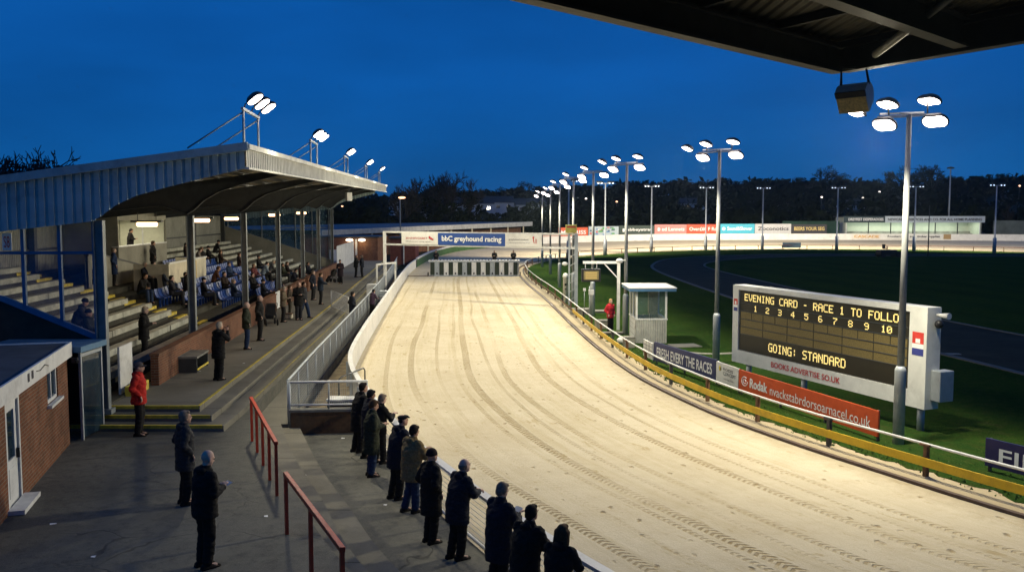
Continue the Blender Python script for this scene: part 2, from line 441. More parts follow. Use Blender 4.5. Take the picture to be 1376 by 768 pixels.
fp = t.m('MULTIPLY', t.rng(vo.outputs['Distance'], 0.05, 0.17, 1, 0), t.rng(t.xyz(vo.outputs['Color'])[0], 0.35, 0.4, 0, 1))
base = t.mix(t.m('MULTIPLY', fp, 0.7), base, (0.27, 0.19, 0.08))
sc_ = t.noise(t.comb(t.m('MULTIPLY', U, 1.6), t.m('MULTIPLY', V, 0.45), 4.0), 1.7, 6, 0.75)
base = t.mix(t.rng(sc_, 0.60, 0.66, 0, 0.6), base, (0.36, 0.27, 0.12))
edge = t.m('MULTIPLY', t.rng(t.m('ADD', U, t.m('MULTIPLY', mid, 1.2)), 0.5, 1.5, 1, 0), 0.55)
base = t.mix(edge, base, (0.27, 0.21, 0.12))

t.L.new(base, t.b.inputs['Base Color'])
h = t.m('SUBTRACT', t.m('SUBTRACT', t.m('ADD', t.m('ADD', hgt, patch), t.m('MULTIPLY', streak2, 0.3)), t.m('MULTIPLY', tread_all, 1.2)), t.m('MULTIPLY', fp, 1.2))
t.bump(h, 0.9, 0.03)
def track_sheet():
    NA = 16; vs = []; fs = []; uvs = []
    acc = 0
    inner = offs(INN, -1.3)
    for i, (a, b) in enumerate(zip(inner, OUT)):
        if i: acc += (((OUT[i] - OUT[i - 1]).length + (INN[i] - INN[i - 1]).length) / 2)
        W = (b - a).length
        for k in range(NA + 1):
            tt = k / NA; p = a.lerp(b, tt); p.z = b.z * tt ** 1.3 + 0.0
            vs.append(p); uvs.append((W * tt - 1.3, acc))
    for i in range(len(OUT) - 1):
        for k in range(NA):
            q = i * (NA + 1) + k; fs.append((q, q + 1, q + NA + 2, q + NA + 1)[::-1])
    me = bpy.data.meshes.new('track'); me.from_pydata([tuple(v) for v in vs], [], fs); me.materials.append(m_sand)
    ul = me.uv_layers.new(name='UVMap')
    for l in me.loops: ul.data[l.index].uv = uvs[l.vertex_index]
    for p in me.polygons: p.use_smooth = True
    me.update()
    if me.polygons[0].normal.z < 0: me.flip_normals()
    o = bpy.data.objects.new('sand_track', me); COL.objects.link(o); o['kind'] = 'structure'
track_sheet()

# infield grass ----------------------------------------------------
m_grass, t = newmat('infield_grass', 1.0, 0.0)
P = t.pos()
a = t.noise(P, 0.12, 5, 0.6); b_ = t.noise(P, 3.0, 6, 0.7); c_ = t.noise(P, 26, 4, 0.7)
x_, y_, z_ = t.xyz(P)[:3]
mow = t.m('SINE', t.m('MULTIPLY', t.m('ADD', x_, t.m('MULTIPLY', y_, 0.12)), 2 * math.pi / 5.0))
g = t.mix(t.rng(a, 0.35, 0.65, 0, 1), (0.022, 0.058, 0.012), (0.036, 0.082, 0.018))
g = t.mix(t.rng(mow, -0.4, 0.4, 0, 0.5), g, (0.045, 0.092, 0.014))
g = t.mix(t.rng(b_, 0.45, 0.7, 0, 0.75), g, (0.075, 0.088, 0.022)); pt = t.noise(P, 0.5, 7, .75); g = t.mix(t.rng(pt, 0.58, 0.7, 0, 0.6), g, (0.10, 0.09, 0.035))
g = t.mix(t.rng(c_, 0.4, 0.65, 0, 0.7), g, (0.010, 0.028, 0.006))
t.L.new(g, t.b.inputs['Base Color']); t.bump(t.m('ADD', c_, b_), 1.0, 0.06)
ge = []
for i, p in enumerate(GE):
    j = 0.22 * noise.noise(Vector((i * 0.9, 3, 0))) if i > 150 else 0
    ge.append(p)
fine_ge = []
for p, d in resample(GE, 0.25):
    j = 0.28 * noise.noise(Vector((p.x * 1.7, p.y * 1.7, 1))) + 0.12 * noise.noise(Vector((p.x * 6, p.y * 6, 5)))
    fine_ge.append((p.x - d.y * j, p.y + d.x * j))
MB().prism(fine_ge + [(102, 8), (40, 2)], -0.04, 0.012).build('infield_grass', m_grass, kind='structure')
# tarmac training path in the infield
m_tar = mat('old_tarmac', (0.038, 0.036, 0.024), 0.95, 0.3, 0.5, 0.2, 40, spec=.05)
po = cr_curve([(21, 16), (19.5, 33), (17, 50), (16, 68), (15.8, 96), (17.6, 111), (22.3, 125), (32, 135), (46, 141), (84, 140)], 8)
pi_ = cr_curve([(29, 16), (27.5, 33), (25, 50), (23.6, 70), (22.6, 98), (24, 111), (29, 121), (38, 129), (50, 133), (84, 132)], 8)
MB().ribbon([(p.x, p.y, 0.016) for p in po], [(p.x, p.y, 0.016) for p in pi_]).build('tarmac_path', m_tar, kind='structure')
m_kl = mat('path_edging', (0.12, 0.11, 0.08), 0.8, 0.3, 2)
for nm, c, wd in (('path_edging', po, 0.35), ('path_edging', pi_, 0.25)):
    MB().wall([(p.x, p.y) for p in c], 0.0, 0.05, wd).build(nm, m_kl, kind='structure')
# worn footpath and small slabs on the grass near the kiosk
m_slab = mat('slab_concrete', (0.22, 0.21, 0.17), 0.9, 0.3, 3, 0.3, 40)
pp = cr_curve([(6.8, 39.9), (8.4, 38.6), (10.5, 38.9), (14, 39.3), (19.5, 38.5)], 6)
MB().wall([(p.x, p.y) for p in pp], 0.0, 0.03, 0.35).build('footpath', m_slab, kind='structure')
MB().box((8.0, 41.0, 0.02), (1.3, 1.0, 0.05), 0.2).build('drain_cover', M_grey, kind='structure')

# grass tufts along the rail edge (nobody could count them)
tb = MB(); rnd = random.Random(3)
for p, d in resample(GE[:130], 0.05):
    for q in range(2):
        off = -abs(rnd.gauss(0, 0.7)) + 0.18
        x = p.x - d.y * off + rnd.uniform(-.05, .05); y = p.y + d.x * off + rnd.uniform(-.05, .05)
        hgt_ = rnd.uniform(0.03, 0.10) ; a = rnd.uniform(0, math.pi); wd = rnd.uniform(0.015, 0.05)
        dx, dy = math.cos(a) * wd, math.sin(a) * wd; lx, ly = rnd.uniform(-.04, .04), rnd.uniform(-.04, .04)
        tb.poly([(x - dx, y - dy, 0), (x + dx, y + dy, 0), (x + lx, y + ly, hgt_)])
m_tuft = mat('grass_blades', (0.05, 0.10, 0.02), 0.8, 0.5, 3)
o = tb.build('grass_tufts', m_tuft); tag(o, 'short grass tufts spilling over the inner edge of the sand', 'grass', kind='stuff')

# ---------------------------------------------------------------- terraces and plaza
m_asph, t = newmat('plaza_asphalt', 0.85, 0.25)
P = t.pos()
n1 = t.noise(P, 0.45, 8, 0.7); n2 = t.noise(P, 5, 6, 0.75); n3 = t.noise(P, 60, 3, 0.7)
c = t.mix(t.rng(n1, 0.35, 0.65, 0, 1), (0.052, 0.051, 0.040), (0.138, 0.132, 0.102))
c = t.mix(t.rng(n2, 0.48, 0.7, 0, 0.75), c, (0.022, 0.023, 0.021))
c = t.mix(t.rng(t.noise(P, 22, 4, .8), 0.5, 0.75, 0, 0.5), c, (0.17, 0.17, 0.145)); c = t.mix(t.rng(n3, 0.45, 0.7, 0, 0.5), c, (0.20, 0.20, 0.17))
n4 = t.noise(t.comb(t.m('MULTIPLY', t.xyz(P)[0], .5), t.m('MULTIPLY', t.xyz(P)[1], 3.5)), 0.8, 7, .8); c = t.mix(t.rng(n4, 0.56, 0.66, 0, 0.45), c, (0.13, 0.13, 0.105))
ms = t.N.new('ShaderNodeMapping'); ms.inputs[2].default_value = (0, 0, 0.35); ms.inputs[3].default_value = (0.33, 0.5, 0.0); t.L.new(P, ms.inputs[0])
vd = t.N.new('ShaderNodeTexVoronoi'); vd.feature = 'DISTANCE_TO_EDGE'; vd.inputs['Scale'].default_value = 0.9
wn_ = t.N.new('ShaderNodeTexNoise'); wn_.inputs['Scale'].default_value = 1.2; t.L.new(P, wn_.inputs['Vector'])
va = t.N.new('ShaderNodeVectorMath'); va.operation = 'MULTIPLY_ADD'; t.L.new(wn_.outputs['Color'], va.inputs[0]); va.inputs[1].default_value = (.5, .5, 0); t.L.new(ms.outputs[0], va.inputs[2]); t.L.new(va.outputs[0], vd.inputs['Vector'])
crk = t.m('MULTIPLY', t.rng(vd.outputs['Distance'], 0.003, 0.011, 0.6, 0), t.rng(n1, 0.45, 0.6, 0, 1))
c = t.mix(crk, c, (0.018, 0.018, 0.017))
t.L.new(c, t.b.inputs['Base Color']); t.bump(t.m('SUBTRACT', t.m('ADD', t.m('MULTIPLY', n3, .6), n2), crk), 0.5, 0.02)
t.L.new(t.rng(n1, 0.3, 0.7, 0.6, 0.95), t.b.inputs['Roughness'])

m_prom, t = newmat('promenade_concrete', 0.9, 0.2)
P = t.pos()
n1 = t.noise(P, 0.5, 8, 0.7); n2 = t.noise(P, 4, 6, 0.75); n3 = t.noise(P, 50, 3, 0.7)
c = t.mix(t.rng(n1, 0.35, 0.65, 0, 1), (0.13, 0.12, 0.09), (0.21, 0.195, 0.15))
c = t.mix(t.rng(n2, 0.5, 0.75, 0, 0.6), c, (0.07, 0.066, 0.05))
c = t.mix(t.rng(n3, 0.45, 0.7, 0, 0.3), c, (0.26, 0.25, 0.2))
jy = t.m('ABSOLUTE', t.m('SUBTRACT', t.m('FRACT', t.m('MULTIPLY', t.xyz(P)[1], 1 / 3.1)), 0.5))
jt = t.rng(jy, 0.004, 0.009, 0.6, 0); c = t.mix(jt, c, (0.03, 0.03, 0.025))
t.L.new(c, t.b.inputs['Base Color']); t.bump(t.m('SUBTRACT', t.m('ADD', t.m('MULTIPLY', n3, .5), n2), jt), 0.5, 0.02)

T2 = cr_curve([(6.5, -4), (0.7, 7), (-1.2, 10.8), (-3.1, 14.4), (-4.3, 17.2), (-5.6, 20.2), (-6.75, 23.4), (-7.2, 25), (-7.65, 30), (-8.6, 42), (-9.9, 58), (-11.2, 74), (-13.2, 96)], 8)
T1 = cr_curve([(7.2, -4), (1.4, 7), (-0.6, 10.5), (-2.65, 14.4), (-3.75, 17.2), (-5.0, 20.2), (-6.3, 23.86)], 8)
T0 = cr_curve([(7.9, -4), (2.1, 7), (0.1, 10.5), (-2.1, 14.6), (-3.2, 17.2), (-4.45, 20.2), (-5.75, 23.84)], 8)
def lvl(name, C, z, m, left=-45, y1=None, back=None):
    poly = [(p.x, p.y) for p in C] + [(left, C[-1].y), (left, C[0].y)]
    MB().prism(poly, -0.05, z).build(name, m, kind='structure')
lvl('plaza', T2, 0.65, m_asph)
lvl('terrace_step', T1, 0.46, m_prom, -9)
lvl('terrace_step', T0, 0.28, m_prom, -9)
ob = [p for p in OUT if p.y < 24.1 and p.x < 20]
MB().prism([(p.x - 0.1, p.y) for p in ob] + [(-9, ob[-1].y), (-9, 1)], -0.05, 0.10).build('trackside_walkway', m_asph, kind='structure')
# strip between the steps and the fence, and the sandy verge behind the barrier
FEN = cr_curve([(-6.15, 24.2), (-6.62, 29.7), (-7.4, 40), (-8.35, 52), (-9.7, 68), (-11.2, 84), (-12.6, 98)], 10)
MB().prism([(p.x, p.y) for p in FEN] + [(-16, 98), (-9, 24.1)], -0.05, 0.3).build('walkway_strip', m_prom, kind='structure')
ov = [p for p in OUT if 23.9 < p.y < 99 and p.x < 0]
m_pit = mat('dirty_sand', (0.19, 0.15, 0.09), 0.95, 0.5, 2.0, 0.6, 30, dirt=0.8)
MB().prism([(p.x - 0.03, p.y) for p in ov] + [(p.x + 0.05, p.y) for p in FEN[::-1]], -0.05, 0.045).build('barrier_verge', m_pit, kind='structure')
# promenade levels (nested L steps)
A = cr_curve([(-8.08, 22.8), (-8.78, 32.6), (-9.8, 47), (-11.2, 64), (-12.9, 85), (-14, 98)], 8)
YL = []
for i, (dz, dd) in enumerate(((1.10, 0.0), (0.95, 0.45), (0.80, 0.9))):
    C = offs(A, -dd); C[0].y -= dd
    y0 = 22.8 - dd
    MB().prism([(C[0].x, y0)] + [(p.x, p.y) for p in C[1:]] + [(-36, 98), (-36, 24.5), (-12.9, 24.5), (-12.9, y0)], -0.05 - 0.01 * i, dz).build('promenade' if i == 0 else 'promenade_step', m_prom, kind='structure')
    e = offs(C, 0.035)
    st = MB()
    st.wall([(p.x, p.y) for p in e], dz - 0.004 if 0 else dz + 0.001, dz + 0.006, 0.07) if i == 0 else None
    st.box2((-12.85, y0 + 0.002, dz + 0.001), (C[0].x - 0.06, y0 + 0.085, dz + 0.006))
    st.box2((-12.85, y0 - 0.004, dz - 0.075), (C[0].x - 0.03, y0 - 0.0005, dz + 0.006))
    st.build('nosing_line', M_yel, kind='structure')
# worn yellow line on the lower tread
e = offs(offs(A, -0.9), 0.03)
MB().wall([(p.x, p.y) for p in e[2:]], 0.801, 0.806, 0.05).build('nosing_line', mat('worn_yellow', (0.30, 0.25, 0.06), 0.8, 0.5, 4, dirt=0.8), kind='structure')
MB().prism([(-60, 98), (-13, 98), (-13.5, 112), (-9, 150), (-2, 168), (10, 180), (30, 190), (150, 190), (150, 215), (-60, 215)], -0.05, 0.02).build('yard', m_tar, kind='structure')

# ================================================================ GRANDSTAND
S0 = Vector((-10.3, 22.0, 0)); RZ = math.atan(0.093)
stand = thing('grandstand', 'long cantilever roofed grandstand with timber terraces on the left of the track', 'grandstand', S0, RZ)
def SP(s, t_, z=0.0):
    return S0 + Matrix.Rotation(RZ, 3, 'Z') @ Vector((-t_, s, 0)) + Vector((0, 0, z))
def sl(s, t_, z): return (-t_, s, z)       # stand local
M_gable = mat('gable_sheet', (0.30, 0.38, 0.38), 0.55, 0.22, 1.2, 0.05, 20, dirt=0.35)
M_fascia = mat('fascia_sheet', (0.50, 0.50, 0.45), 0.55, 0.2, 1.5, 0.05, 20, dirt=0.35)
M_deck = sheet_mat('roof_deck', (0.20, 0.17, 0.11), 0.18, 0)
M_rooft = sheet_mat('roof_top', (0.12, 0.16, 0.19), 0.2, 1)
M_back = sheet_mat('back_sheet', (0.27, 0.27, 0.22), 0.16, 0)
LEN = 55.0
def tf(s): return -3.65 - 0.9 * s / LEN          # roof front edge
def zf(s): return 7.70 + 0.85 * s / LEN          # roof top at front edge
SL = 0.145
def zt(s, t_): return zf(s) - SL * (t_ - tf(s))  # roof top anywhere
def zu(s, t_):                                   # underside of the arched arms
    a = [(-3.9, 0.5), (-2.6, 0.62), (-1.7, 0.72), (-1.0, 0.82), (-0.5, 0.98), (-0.15, 1.2), (0.1, 1.3), (9.2, 1.0)]
    k = t_ - 0.0
    for (x0, d0), (x1, d1) in zip(a[:-1], a[1:]):
        if k <= x1 or (x1, d1) == a[-1]:
            f = max(0, min(1, (k - x0) / (x1 - x0))); return zt(s, t_) - (d0 + (d1 - d0) * f)
TB = 9.2
def za(s, t_):                                   # underside of the steel arms behind the gable
    a = [(-3.9, .26), (-2.6, .36), (-1.7, .46), (-1.0, .6), (-.5, .82), (-.15, 1.1), (.1, 1.22), (.8, .8), (9.2, .5)]
    for (x0, d0), (x1, d1) in zip(a[:-1], a[1:]):
        if t_ <= x1 or (x1, d1) == a[-1]:
            f = max(0, min(1, (t_ - x0) / (x1 - x0))); return zt(s, t_) - (d0 + (d1 - d0) * f)
# roof skin
r = MB()
r.poly([sl(0.2, tf(0), zt(0, tf(0)) - .03), sl(LEN, tf(LEN), zt(LEN, tf(LEN)) - .03), sl(LEN, TB, zt(LEN, TB) - .03), sl(0.2, TB, zt(0, TB) - .03)][::-1])
r.build('roof_deck', M_deck, stand)
r = MB()
r.poly([sl(0.16, tf(0), zt(0, tf(0))), sl(LEN, tf(LEN), zt(LEN, tf(LEN))), sl(LEN, TB, zt(LEN, TB)), sl(0.16, TB, zt(0, TB))])
r.build('roof', M_rooft, stand)
# front fascia, ribbed
fs_ = MB(); n = int(LEN / 0.25)
for i in range(n):
    s0 = 0.2 + (LEN - .2) * i / n; s1 = 0.2 + (LEN - .2) * (i + 1) / n; sa = s0 + (s1 - s0) * 0.55
    for a, b, o_ in ((s0, sa, 0.03), (sa, s1, 0.055)):
        fs_.poly([sl(a, tf(a) - o_, zt(a, tf(a)) - 0.50), sl(b, tf(b) - o_, zt(b, tf(b)) - 0.50), sl(b, tf(b) - o_, zt(b, tf(b)) + .0), sl(a, tf(a) - o_, zt(a, tf(a)) + .0)])
    fs_.poly([sl(sa, tf(sa) - .03, zt(sa, tf(sa)) - .5), sl(sa, tf(sa) - .055, zt(sa, tf(sa)) - .5), sl(sa, tf(sa) - .055, zt(sa, tf(sa))), sl(sa, tf(sa) - .03, zt(sa, tf(sa)))])
fs_.build('fascia', M_fascia, stand)
fc = MB(); fc.bar(sl(0.08, tf(0) - .06, zt(0, tf(0)) + .02), sl(LEN, tf(LEN) - .06, zt(LEN, tf(LEN)) + .02), 0.16, 0.13)
fc.bar(sl(0.15, tf(0) - .045, zt(0, tf(0)) - .51), sl(LEN, tf(LEN) - .045, zt(LEN, tf(LEN)) - .51), 0.12, 0.05)
fc.build('fascia_trim', M_fascia, stand)
# near gable sheeting: vertical ribs with real depth
def gable(sg, name, m, flip=1, tmax=9.2):
    g_ = MB(); w_ = 0.22; x = tf(0)
    while x < tmax:
        for a, b, o_ in ((x, x + w_ * .58, 0.0), (x + w_ * .66, x + w_ * .96, 0.035 * flip)):
            g_.poly([sl(sg + o_, a, zu(sg, a)), sl(sg + o_, b, zu(sg, b)), sl(sg + o_, b, zt(sg, b)), sl(sg + o_, a, zt(sg, a))])
        a, b = x + w_ * .58, x + w_ * .66
        g_.poly([sl(sg, a, zu(sg, a)), sl(sg + .035 * flip, b, zu(sg, b)), sl(sg + .035 * flip, b, zt(sg, b)), sl(sg, a, zt(sg, a))])
        a, b = x + w_ * .96, x + w_
        g_.poly([sl(sg + .035 * flip, a, zu(sg, a)), sl(sg, b, zu(sg, b)), sl(sg, b, zt(sg, b)), sl(sg + .035 * flip, a, zt(sg, a))])
        x += w_
    g_.build(name, m, stand)
gable(0.15, 'gable_sheeting', M_gable)
gable(LEN - .02, 'gable_sheeting', M_gable, -1)
vb = MB(); vb.bar(sl(0.10, tf(0) - .1, zt(0, tf(0)) + 0.03), sl(0.10, TB, zt(0, TB) + 0.03), 0.16, 0.2)
vb.build('verge_trim', M_gable, stand)
# columns and arched arms
cols = [0.38, 9, 18, 27, 36.5, 45, 54.4]
for s in cols:
    c = MB(); zc = zu(s, 0.05)
    for dx in (-.11, .11): c.box2((dx - .012, s - .1, 1.0), (dx + .012, s + .1, zc))
    c.box2((-.098, s - .012, 1.0), (.098, s + .012, zc)); c.box2((-.2, s - .16, 1.0), (.2, s + .16, 1.13))
    c.build('column', [M_colp], stand)
    a = MB(); ts = [tf(s) + .06, -3.2, -2.6, -2.1, -1.7, -1.3, -1.0, -.75, -.5, -.3, -.15, 0.1, 1, 3, 5, 7, TB - .05]
    for t0, t1 in zip(ts[:-1], ts[1:]):
        b0, b1, u0, u1 = za(s, t0), za(s, t1), zt(s, t0) - .14, zt(s, t1) - .14
        k = 0.012
        a.poly([sl(s - k, t0, b0), sl(s - k, t1, b1), sl(s - k, t1, u1), sl(s - k, t0, u0)]); a.poly([sl(s + k, t0, b0), sl(s + k, t1, b1), sl(s + k, t1, u1), sl(s + k, t0, u0)][::-1])
        a.bar(sl(s, t0, b0), sl(s, t1, b1), 0.18, 0.025)
    a.build('roof_arm', M_steel, stand)
pur = MB()
for t_ in (-3.4, -2.6, -1.8, -1.0, -.2, .8, 1.8, 2.8, 3.8, 4.8, 5.8, 6.8, 7.8, 8.8):
    tt = t_ if t_ > -3.3 else tf(0) + .25
    pur.bar(sl(0.75, tt, zt(0, tt) - .1), sl(LEN - .1, tt, zt(LEN, tt) - .1), 0.06, 0.12)
pur.build('purlins', M_steel, stand)
# back wall and frames
bw = MB(); bw.box2(sl(0.6, TB + .02, 1.0), sl(LEN, TB + .1, 6.0)); bw.build('back_wall', M_back, stand)
bf = MB()
for s in cols: bf.box2((-TB + .02, s - .15, 3.0), (-TB + .3, s + .15, zt(s, TB) - .3))
for s0, s1 in zip(cols[:-1], cols[1:]): bf.bar(sl(s0, TB - .05, 4.5), sl(s1, TB - .05, 4.5), .06, .1)
s0, s1 = cols[3], cols[4]
for q in ((3.6, 5.6), (5.6, 3.6)): bf.tube([sl(s0 + 3, TB - .08, q[0]), sl(s1 - 2.5, TB - .08, q[1])], .03, 6)
bf.build('wall_frame', M_steel, stand)
# terrace: 10 rows
NR = 10; TW = 0.85; RI = 0.25; Z0 = 1.28
def rowt(k): return 0.55 + TW * k
def rowz(k): return Z0 + RI * k
tr = MB(); prof = [(-0.05, 1.0), (-0.05, 1.15), (-.55, 1.15)]
for k in range(NR):
    prof += [(-rowt(k), rowz(k)), (-rowt(k) - TW, rowz(k))]
prof += [(-TB, rowz(NR - 1)), (-TB, 1.0)]
k0 = len(tr.v); n = len(prof)
for s in (0.7, LEN - .1):
    for x, z in prof: tr.v.append(Vector((x, s, z)))
tr.face([k0 + i for i in range(n)][::-1]); tr.face([k0 + n + i for i in range(n)])
for i in range(n):
    j = (i + 1) % n; tr.face((k0 + i, k0 + n + i, k0 + n + j, k0 + j)[::-1])
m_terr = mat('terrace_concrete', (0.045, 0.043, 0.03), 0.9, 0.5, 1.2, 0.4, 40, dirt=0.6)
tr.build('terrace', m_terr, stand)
# near end: dark stepped wall + glazed wind screen
ew = MB(); ew.prism([(0, 0), (1, 0), (1, 1)], 0, 1); ew = MB()
kk = [(-0.05, 0.7), (-0.05, 2.75), (-12.5, 8.2 - .9), (-12.5, 0.7)]
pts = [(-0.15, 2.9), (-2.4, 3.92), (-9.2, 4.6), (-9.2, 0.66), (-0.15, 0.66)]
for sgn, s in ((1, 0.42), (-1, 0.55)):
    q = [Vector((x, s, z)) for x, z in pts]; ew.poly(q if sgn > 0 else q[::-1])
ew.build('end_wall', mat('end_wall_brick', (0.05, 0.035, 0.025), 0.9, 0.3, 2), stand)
gp = MB(); gp.poly([(-.12, .5, 2.9), (-2.4, .5, 3.92), (-9.2, .5, 4.6), (-9.2, .5, 6.0), (-.12, .5, 6.4)]); gp.build('wind_screen', M_glass, stand)
fr = MB()
fr.bar((-0.1, .45, 2.92), (-2.4, .45, 3.95), .1, .14); fr.bar((-2.4, .45, 3.95), (-9.2, .45, 4.6), .1, .14)
fr.bar((-.1, .45, 5.08), (-9.2, .45, 5.08), .06, .07)
for x in (-.15, -.98, -1.86, -2.75, -4.2, -5.6, -7.0, -8.4):
    zb = 2.92 + (-x) * 1.03 / 2.3 if x > -2.4 else 3.95
    fr.box2((x - .04, .4, zb), (x + .04, .5, 6.2))
fr.build('screen_frame', M_blue, stand)
sg = MB(); sg.box2((-2.31, .36, 5.15), (-2.09, .39, 5.58)); sgo = sg.build('sign_plate', M_white, stand)
lettering('S8', SP(.35, 2.26)[:2], SP(.35, 2.12)[:2], 5.22, 5.5, M_txtr, sgo, off=0.02)
# far end: glazed screen over a low sloping wall
fe = MB()
q = [(-.1, 1.15), (-.1, 2.2), (-9.2, 5.2), (-9.2, 1.15)]
fe.poly([Vector((x, LEN - .3, z)) for x, z in q]); fe.poly([Vector((x, LEN - .18, z)) for x, z in q][::-1]); fe.bar((-.1, LEN - .24, 2.22), (-9.2, LEN - .24, 5.2), .14, .08)
fe.build('end_wall', M_grey, stand)
gp = MB(); gp.poly([(-.1, LEN - .24, 2.2), (-9.2, LEN - .24, 5.2), (-9.2, LEN - .24, 6.4), (-.1, LEN - .24, 7.6)]); gp.build('wind_screen', M_glass, stand)
fr = MB()
for x in (-.3, -1.7, -3.1, -4.5, -5.9, -7.3, -8.7): fr.box2((x - .035, LEN - .3, 2.2 - x * .33), (x + .035, LEN - .2, 7.4))
fr.bar((-.1, LEN - .26, 5.0), (-5, LEN - .26, 5.0), .05, .06)
fr.build('screen_frame', M_colp, stand)

# glazed room lit inside, at the back of the stand
booth = thing('commentary_booth', 'lit white commentary booth with open window at the back of the grandstand', 'booth', SP(21.3, 6.5, 0), RZ)
b = MB(); zb0, zb1 = 3.9, 4.5
b.box2((0, 0, 2.2), (-.08, 7.7, zb1)); b.box2((-.0, 0, 5.78), (-.08, 7.7, 6.15)); b.box2((0, -.08, 2.2), (-2.5, 0, 6.1)); b.box2((0, 7.7, 2.2), (-2.5, 7.78, 6.1))
b.build('front_wall', M_grey, booth)
M_boothw = mat('booth_white', (0.66, 0.66, 0.52), 0.8, 0.08)
b = MB(); b.box2((-2.5, 0, 3.6), (-2.6, 7.7, 6.1)); b.box2((-.1, .0, 6.1), (-2.5, 7.7, 6.15)); b.box2((-.1, 7.6, 3.7), (-2.45, 7.68, 6.05)); b.build('inner_wall', M_boothw, booth)
b = MB(); b.box2((-.1, 0.02, 3.55), (-2.45, 7.58, 3.7)); b.build('floor_slab', M_conc, booth)
b = MB(); b.box2((-2.44, 1.6, 4.9), (-2.48, 3.6, 5.3)); b.box2((-2.44, 5.6, 3.8), (-2.48, 6.9, 5.15)); b.build('dark_board', mat('booth_dark', (.10, .11, .07), .8, .3), booth)
b = MB(); b.box2((-2.40, 2.0, 3.8), (-2.45, 3.4, 4.88)); b.build('yellow_door', M_cream, booth)
b = MB(); b.box2((.02, -.1, zb1), (-.3, 7.8, zb1 + .05)); b.box2((-.02, 3.7, zb1 + .05), (-.08, 3.78, 5.78)); b.build('window_frame', M_white, booth)
b = MB(); b.box2((-1.3, 2.8, 6.0), (-1.5, 4.4, 6.08)); b.build('ceiling_lamp', mat('booth_lamp', (1, 1, 1), .3, 0, emis=(1, .93, .7), estr=3), booth)
ld = bpy.data.lights.new('booth_light', 'AREA'); ld.energy = 150; ld.color = (1, .92, .7); ld.size = 1.4; ld.shape = 'RECTANGLE'; ld.size_y = 5
lo = bpy.data.objects.new('booth_light', ld); COL.objects.link(lo); lo.parent = booth; lo.location = (-1.4, 3.8, 5.97)
# sloping stair parapet and counter in front of the booth
cnt = thing('stair_parapet', 'grey sloping parapet wall of the stair below the lit booth', 'parapet', SP(16.8, 6.3, 0), RZ)
b = MB()
for x0, s in ((0, 1), (-.12, -1)):
    q = [Vector((x0, 0, 2.2)), Vector((x0, 0, 4.3)), Vector((x0, 1.3, 4.3)), Vector((x0, 8.5, 3.3)), Vector((x0, 8.5, 2.2))]; b.poly(q if s < 0 else q[::-1])
b.build('wall_panel', M_grey, cnt)
b = MB(); b.bar((-.06, 0, 4.33), (-.06, 1.3, 4.33), .2, .06); b.bar((-.06, 1.3, 4.33), (-.06, 8.5, 3.33), .2, .06); b.build('coping', M_steel, cnt)
cp = thing('cream_enclosure', 'cream panelled box enclosure among the blue seats of the grandstand', 'enclosure', SP(20.2, 3.9, 0), RZ)
b = MB(); b.box2((0, 0, 1.9), (-.06, 6.9, 3.75)); b.box2((0, -.06, 1.9), (-1.6, 0, 3.75)); b.box2((0, 6.9, 1.9), (-1.6, 6.96, 3.75)); b.build('panel', M_cream, cp)
b = MB(); b.box2((.012, 3.6, 2.7), (.004, 4.9, 3.7)); b.build('notice', mat('notice_amber', (.5, .34, .1), .7, .3), cp)
b = MB(); b.box2((.05, -.1, 3.75), (-.12, 7.0, 3.82)); b.build('shelf_rail', M_white, cp)

# benches
def bench(s0, s1, k, label):
    t_ = thing('terrace_bench', label, 'bench', SP(s0, rowt(k), rowz(k)), RZ, 'timber benches on the grandstand terrace')
    p = MB(); L = s1 - s0; n = max(1, int(round(L / 3.4)))
    for i in range(n):
        a = L * i / n + .012; e = L * (i + 1) / n - .012; dz = random.uniform(-.012, .012); dx = random.uniform(-.015, .015)
        p.box2((-.34 + dx, a, .36 + dz), (-.04 + dx, e, .40 + dz))
        p.box2((-.06 + dx, a, .20 + dz), (-.035 + dx, e, .358 + dz))
    p.build('plank', M_plank, t_)
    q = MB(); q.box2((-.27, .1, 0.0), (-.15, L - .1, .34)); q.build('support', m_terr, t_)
rn = ['lowest', 'second', 'third', 'fourth', 'fifth', 'sixth', 'seventh', 'eighth', 'ninth', 'topmost']
for k in range(NR):
    bench(0.9, 14.6 + (0.3 if k % 2 else 0), k, f'grey timber plank bench, {rn[k]} row of the near terrace block')
    if k > 2 or k < 1:
        bench(34.0 if k < 7 else 30.5, 53.5, k, f'grey timber plank bench, {rn[k]} row of the far terrace block')
    else:
        bench(37.0, 53.5, k, f'grey timber plank bench, {rn[k]} row of the far terrace block')
# aisle steps with yellow edges
ai = thing('aisle_steps', 'concrete aisle steps with worn yellow edges between benches and blue seats', 'steps', SP(15.1, 0.5, 1.1), RZ)
st_, ye = MB(), MB()
for k in range(NR):
    for h_ in (0, 1):
        z = rowz(k) - 1.1 + h_ * RI / 2 + .004; x = -(TW * k + h_ * TW / 2)
        if h_: st_.box2((x, 0, z - .14), (x - TW / 2, 1.5, z))
        ye.box2((x + .012, 0, z - .11), (x - .16, 1.5, z + .006))
st_.build('half_step', M_conc, ai); ye.build('yellow_edging', M_yel, ai)
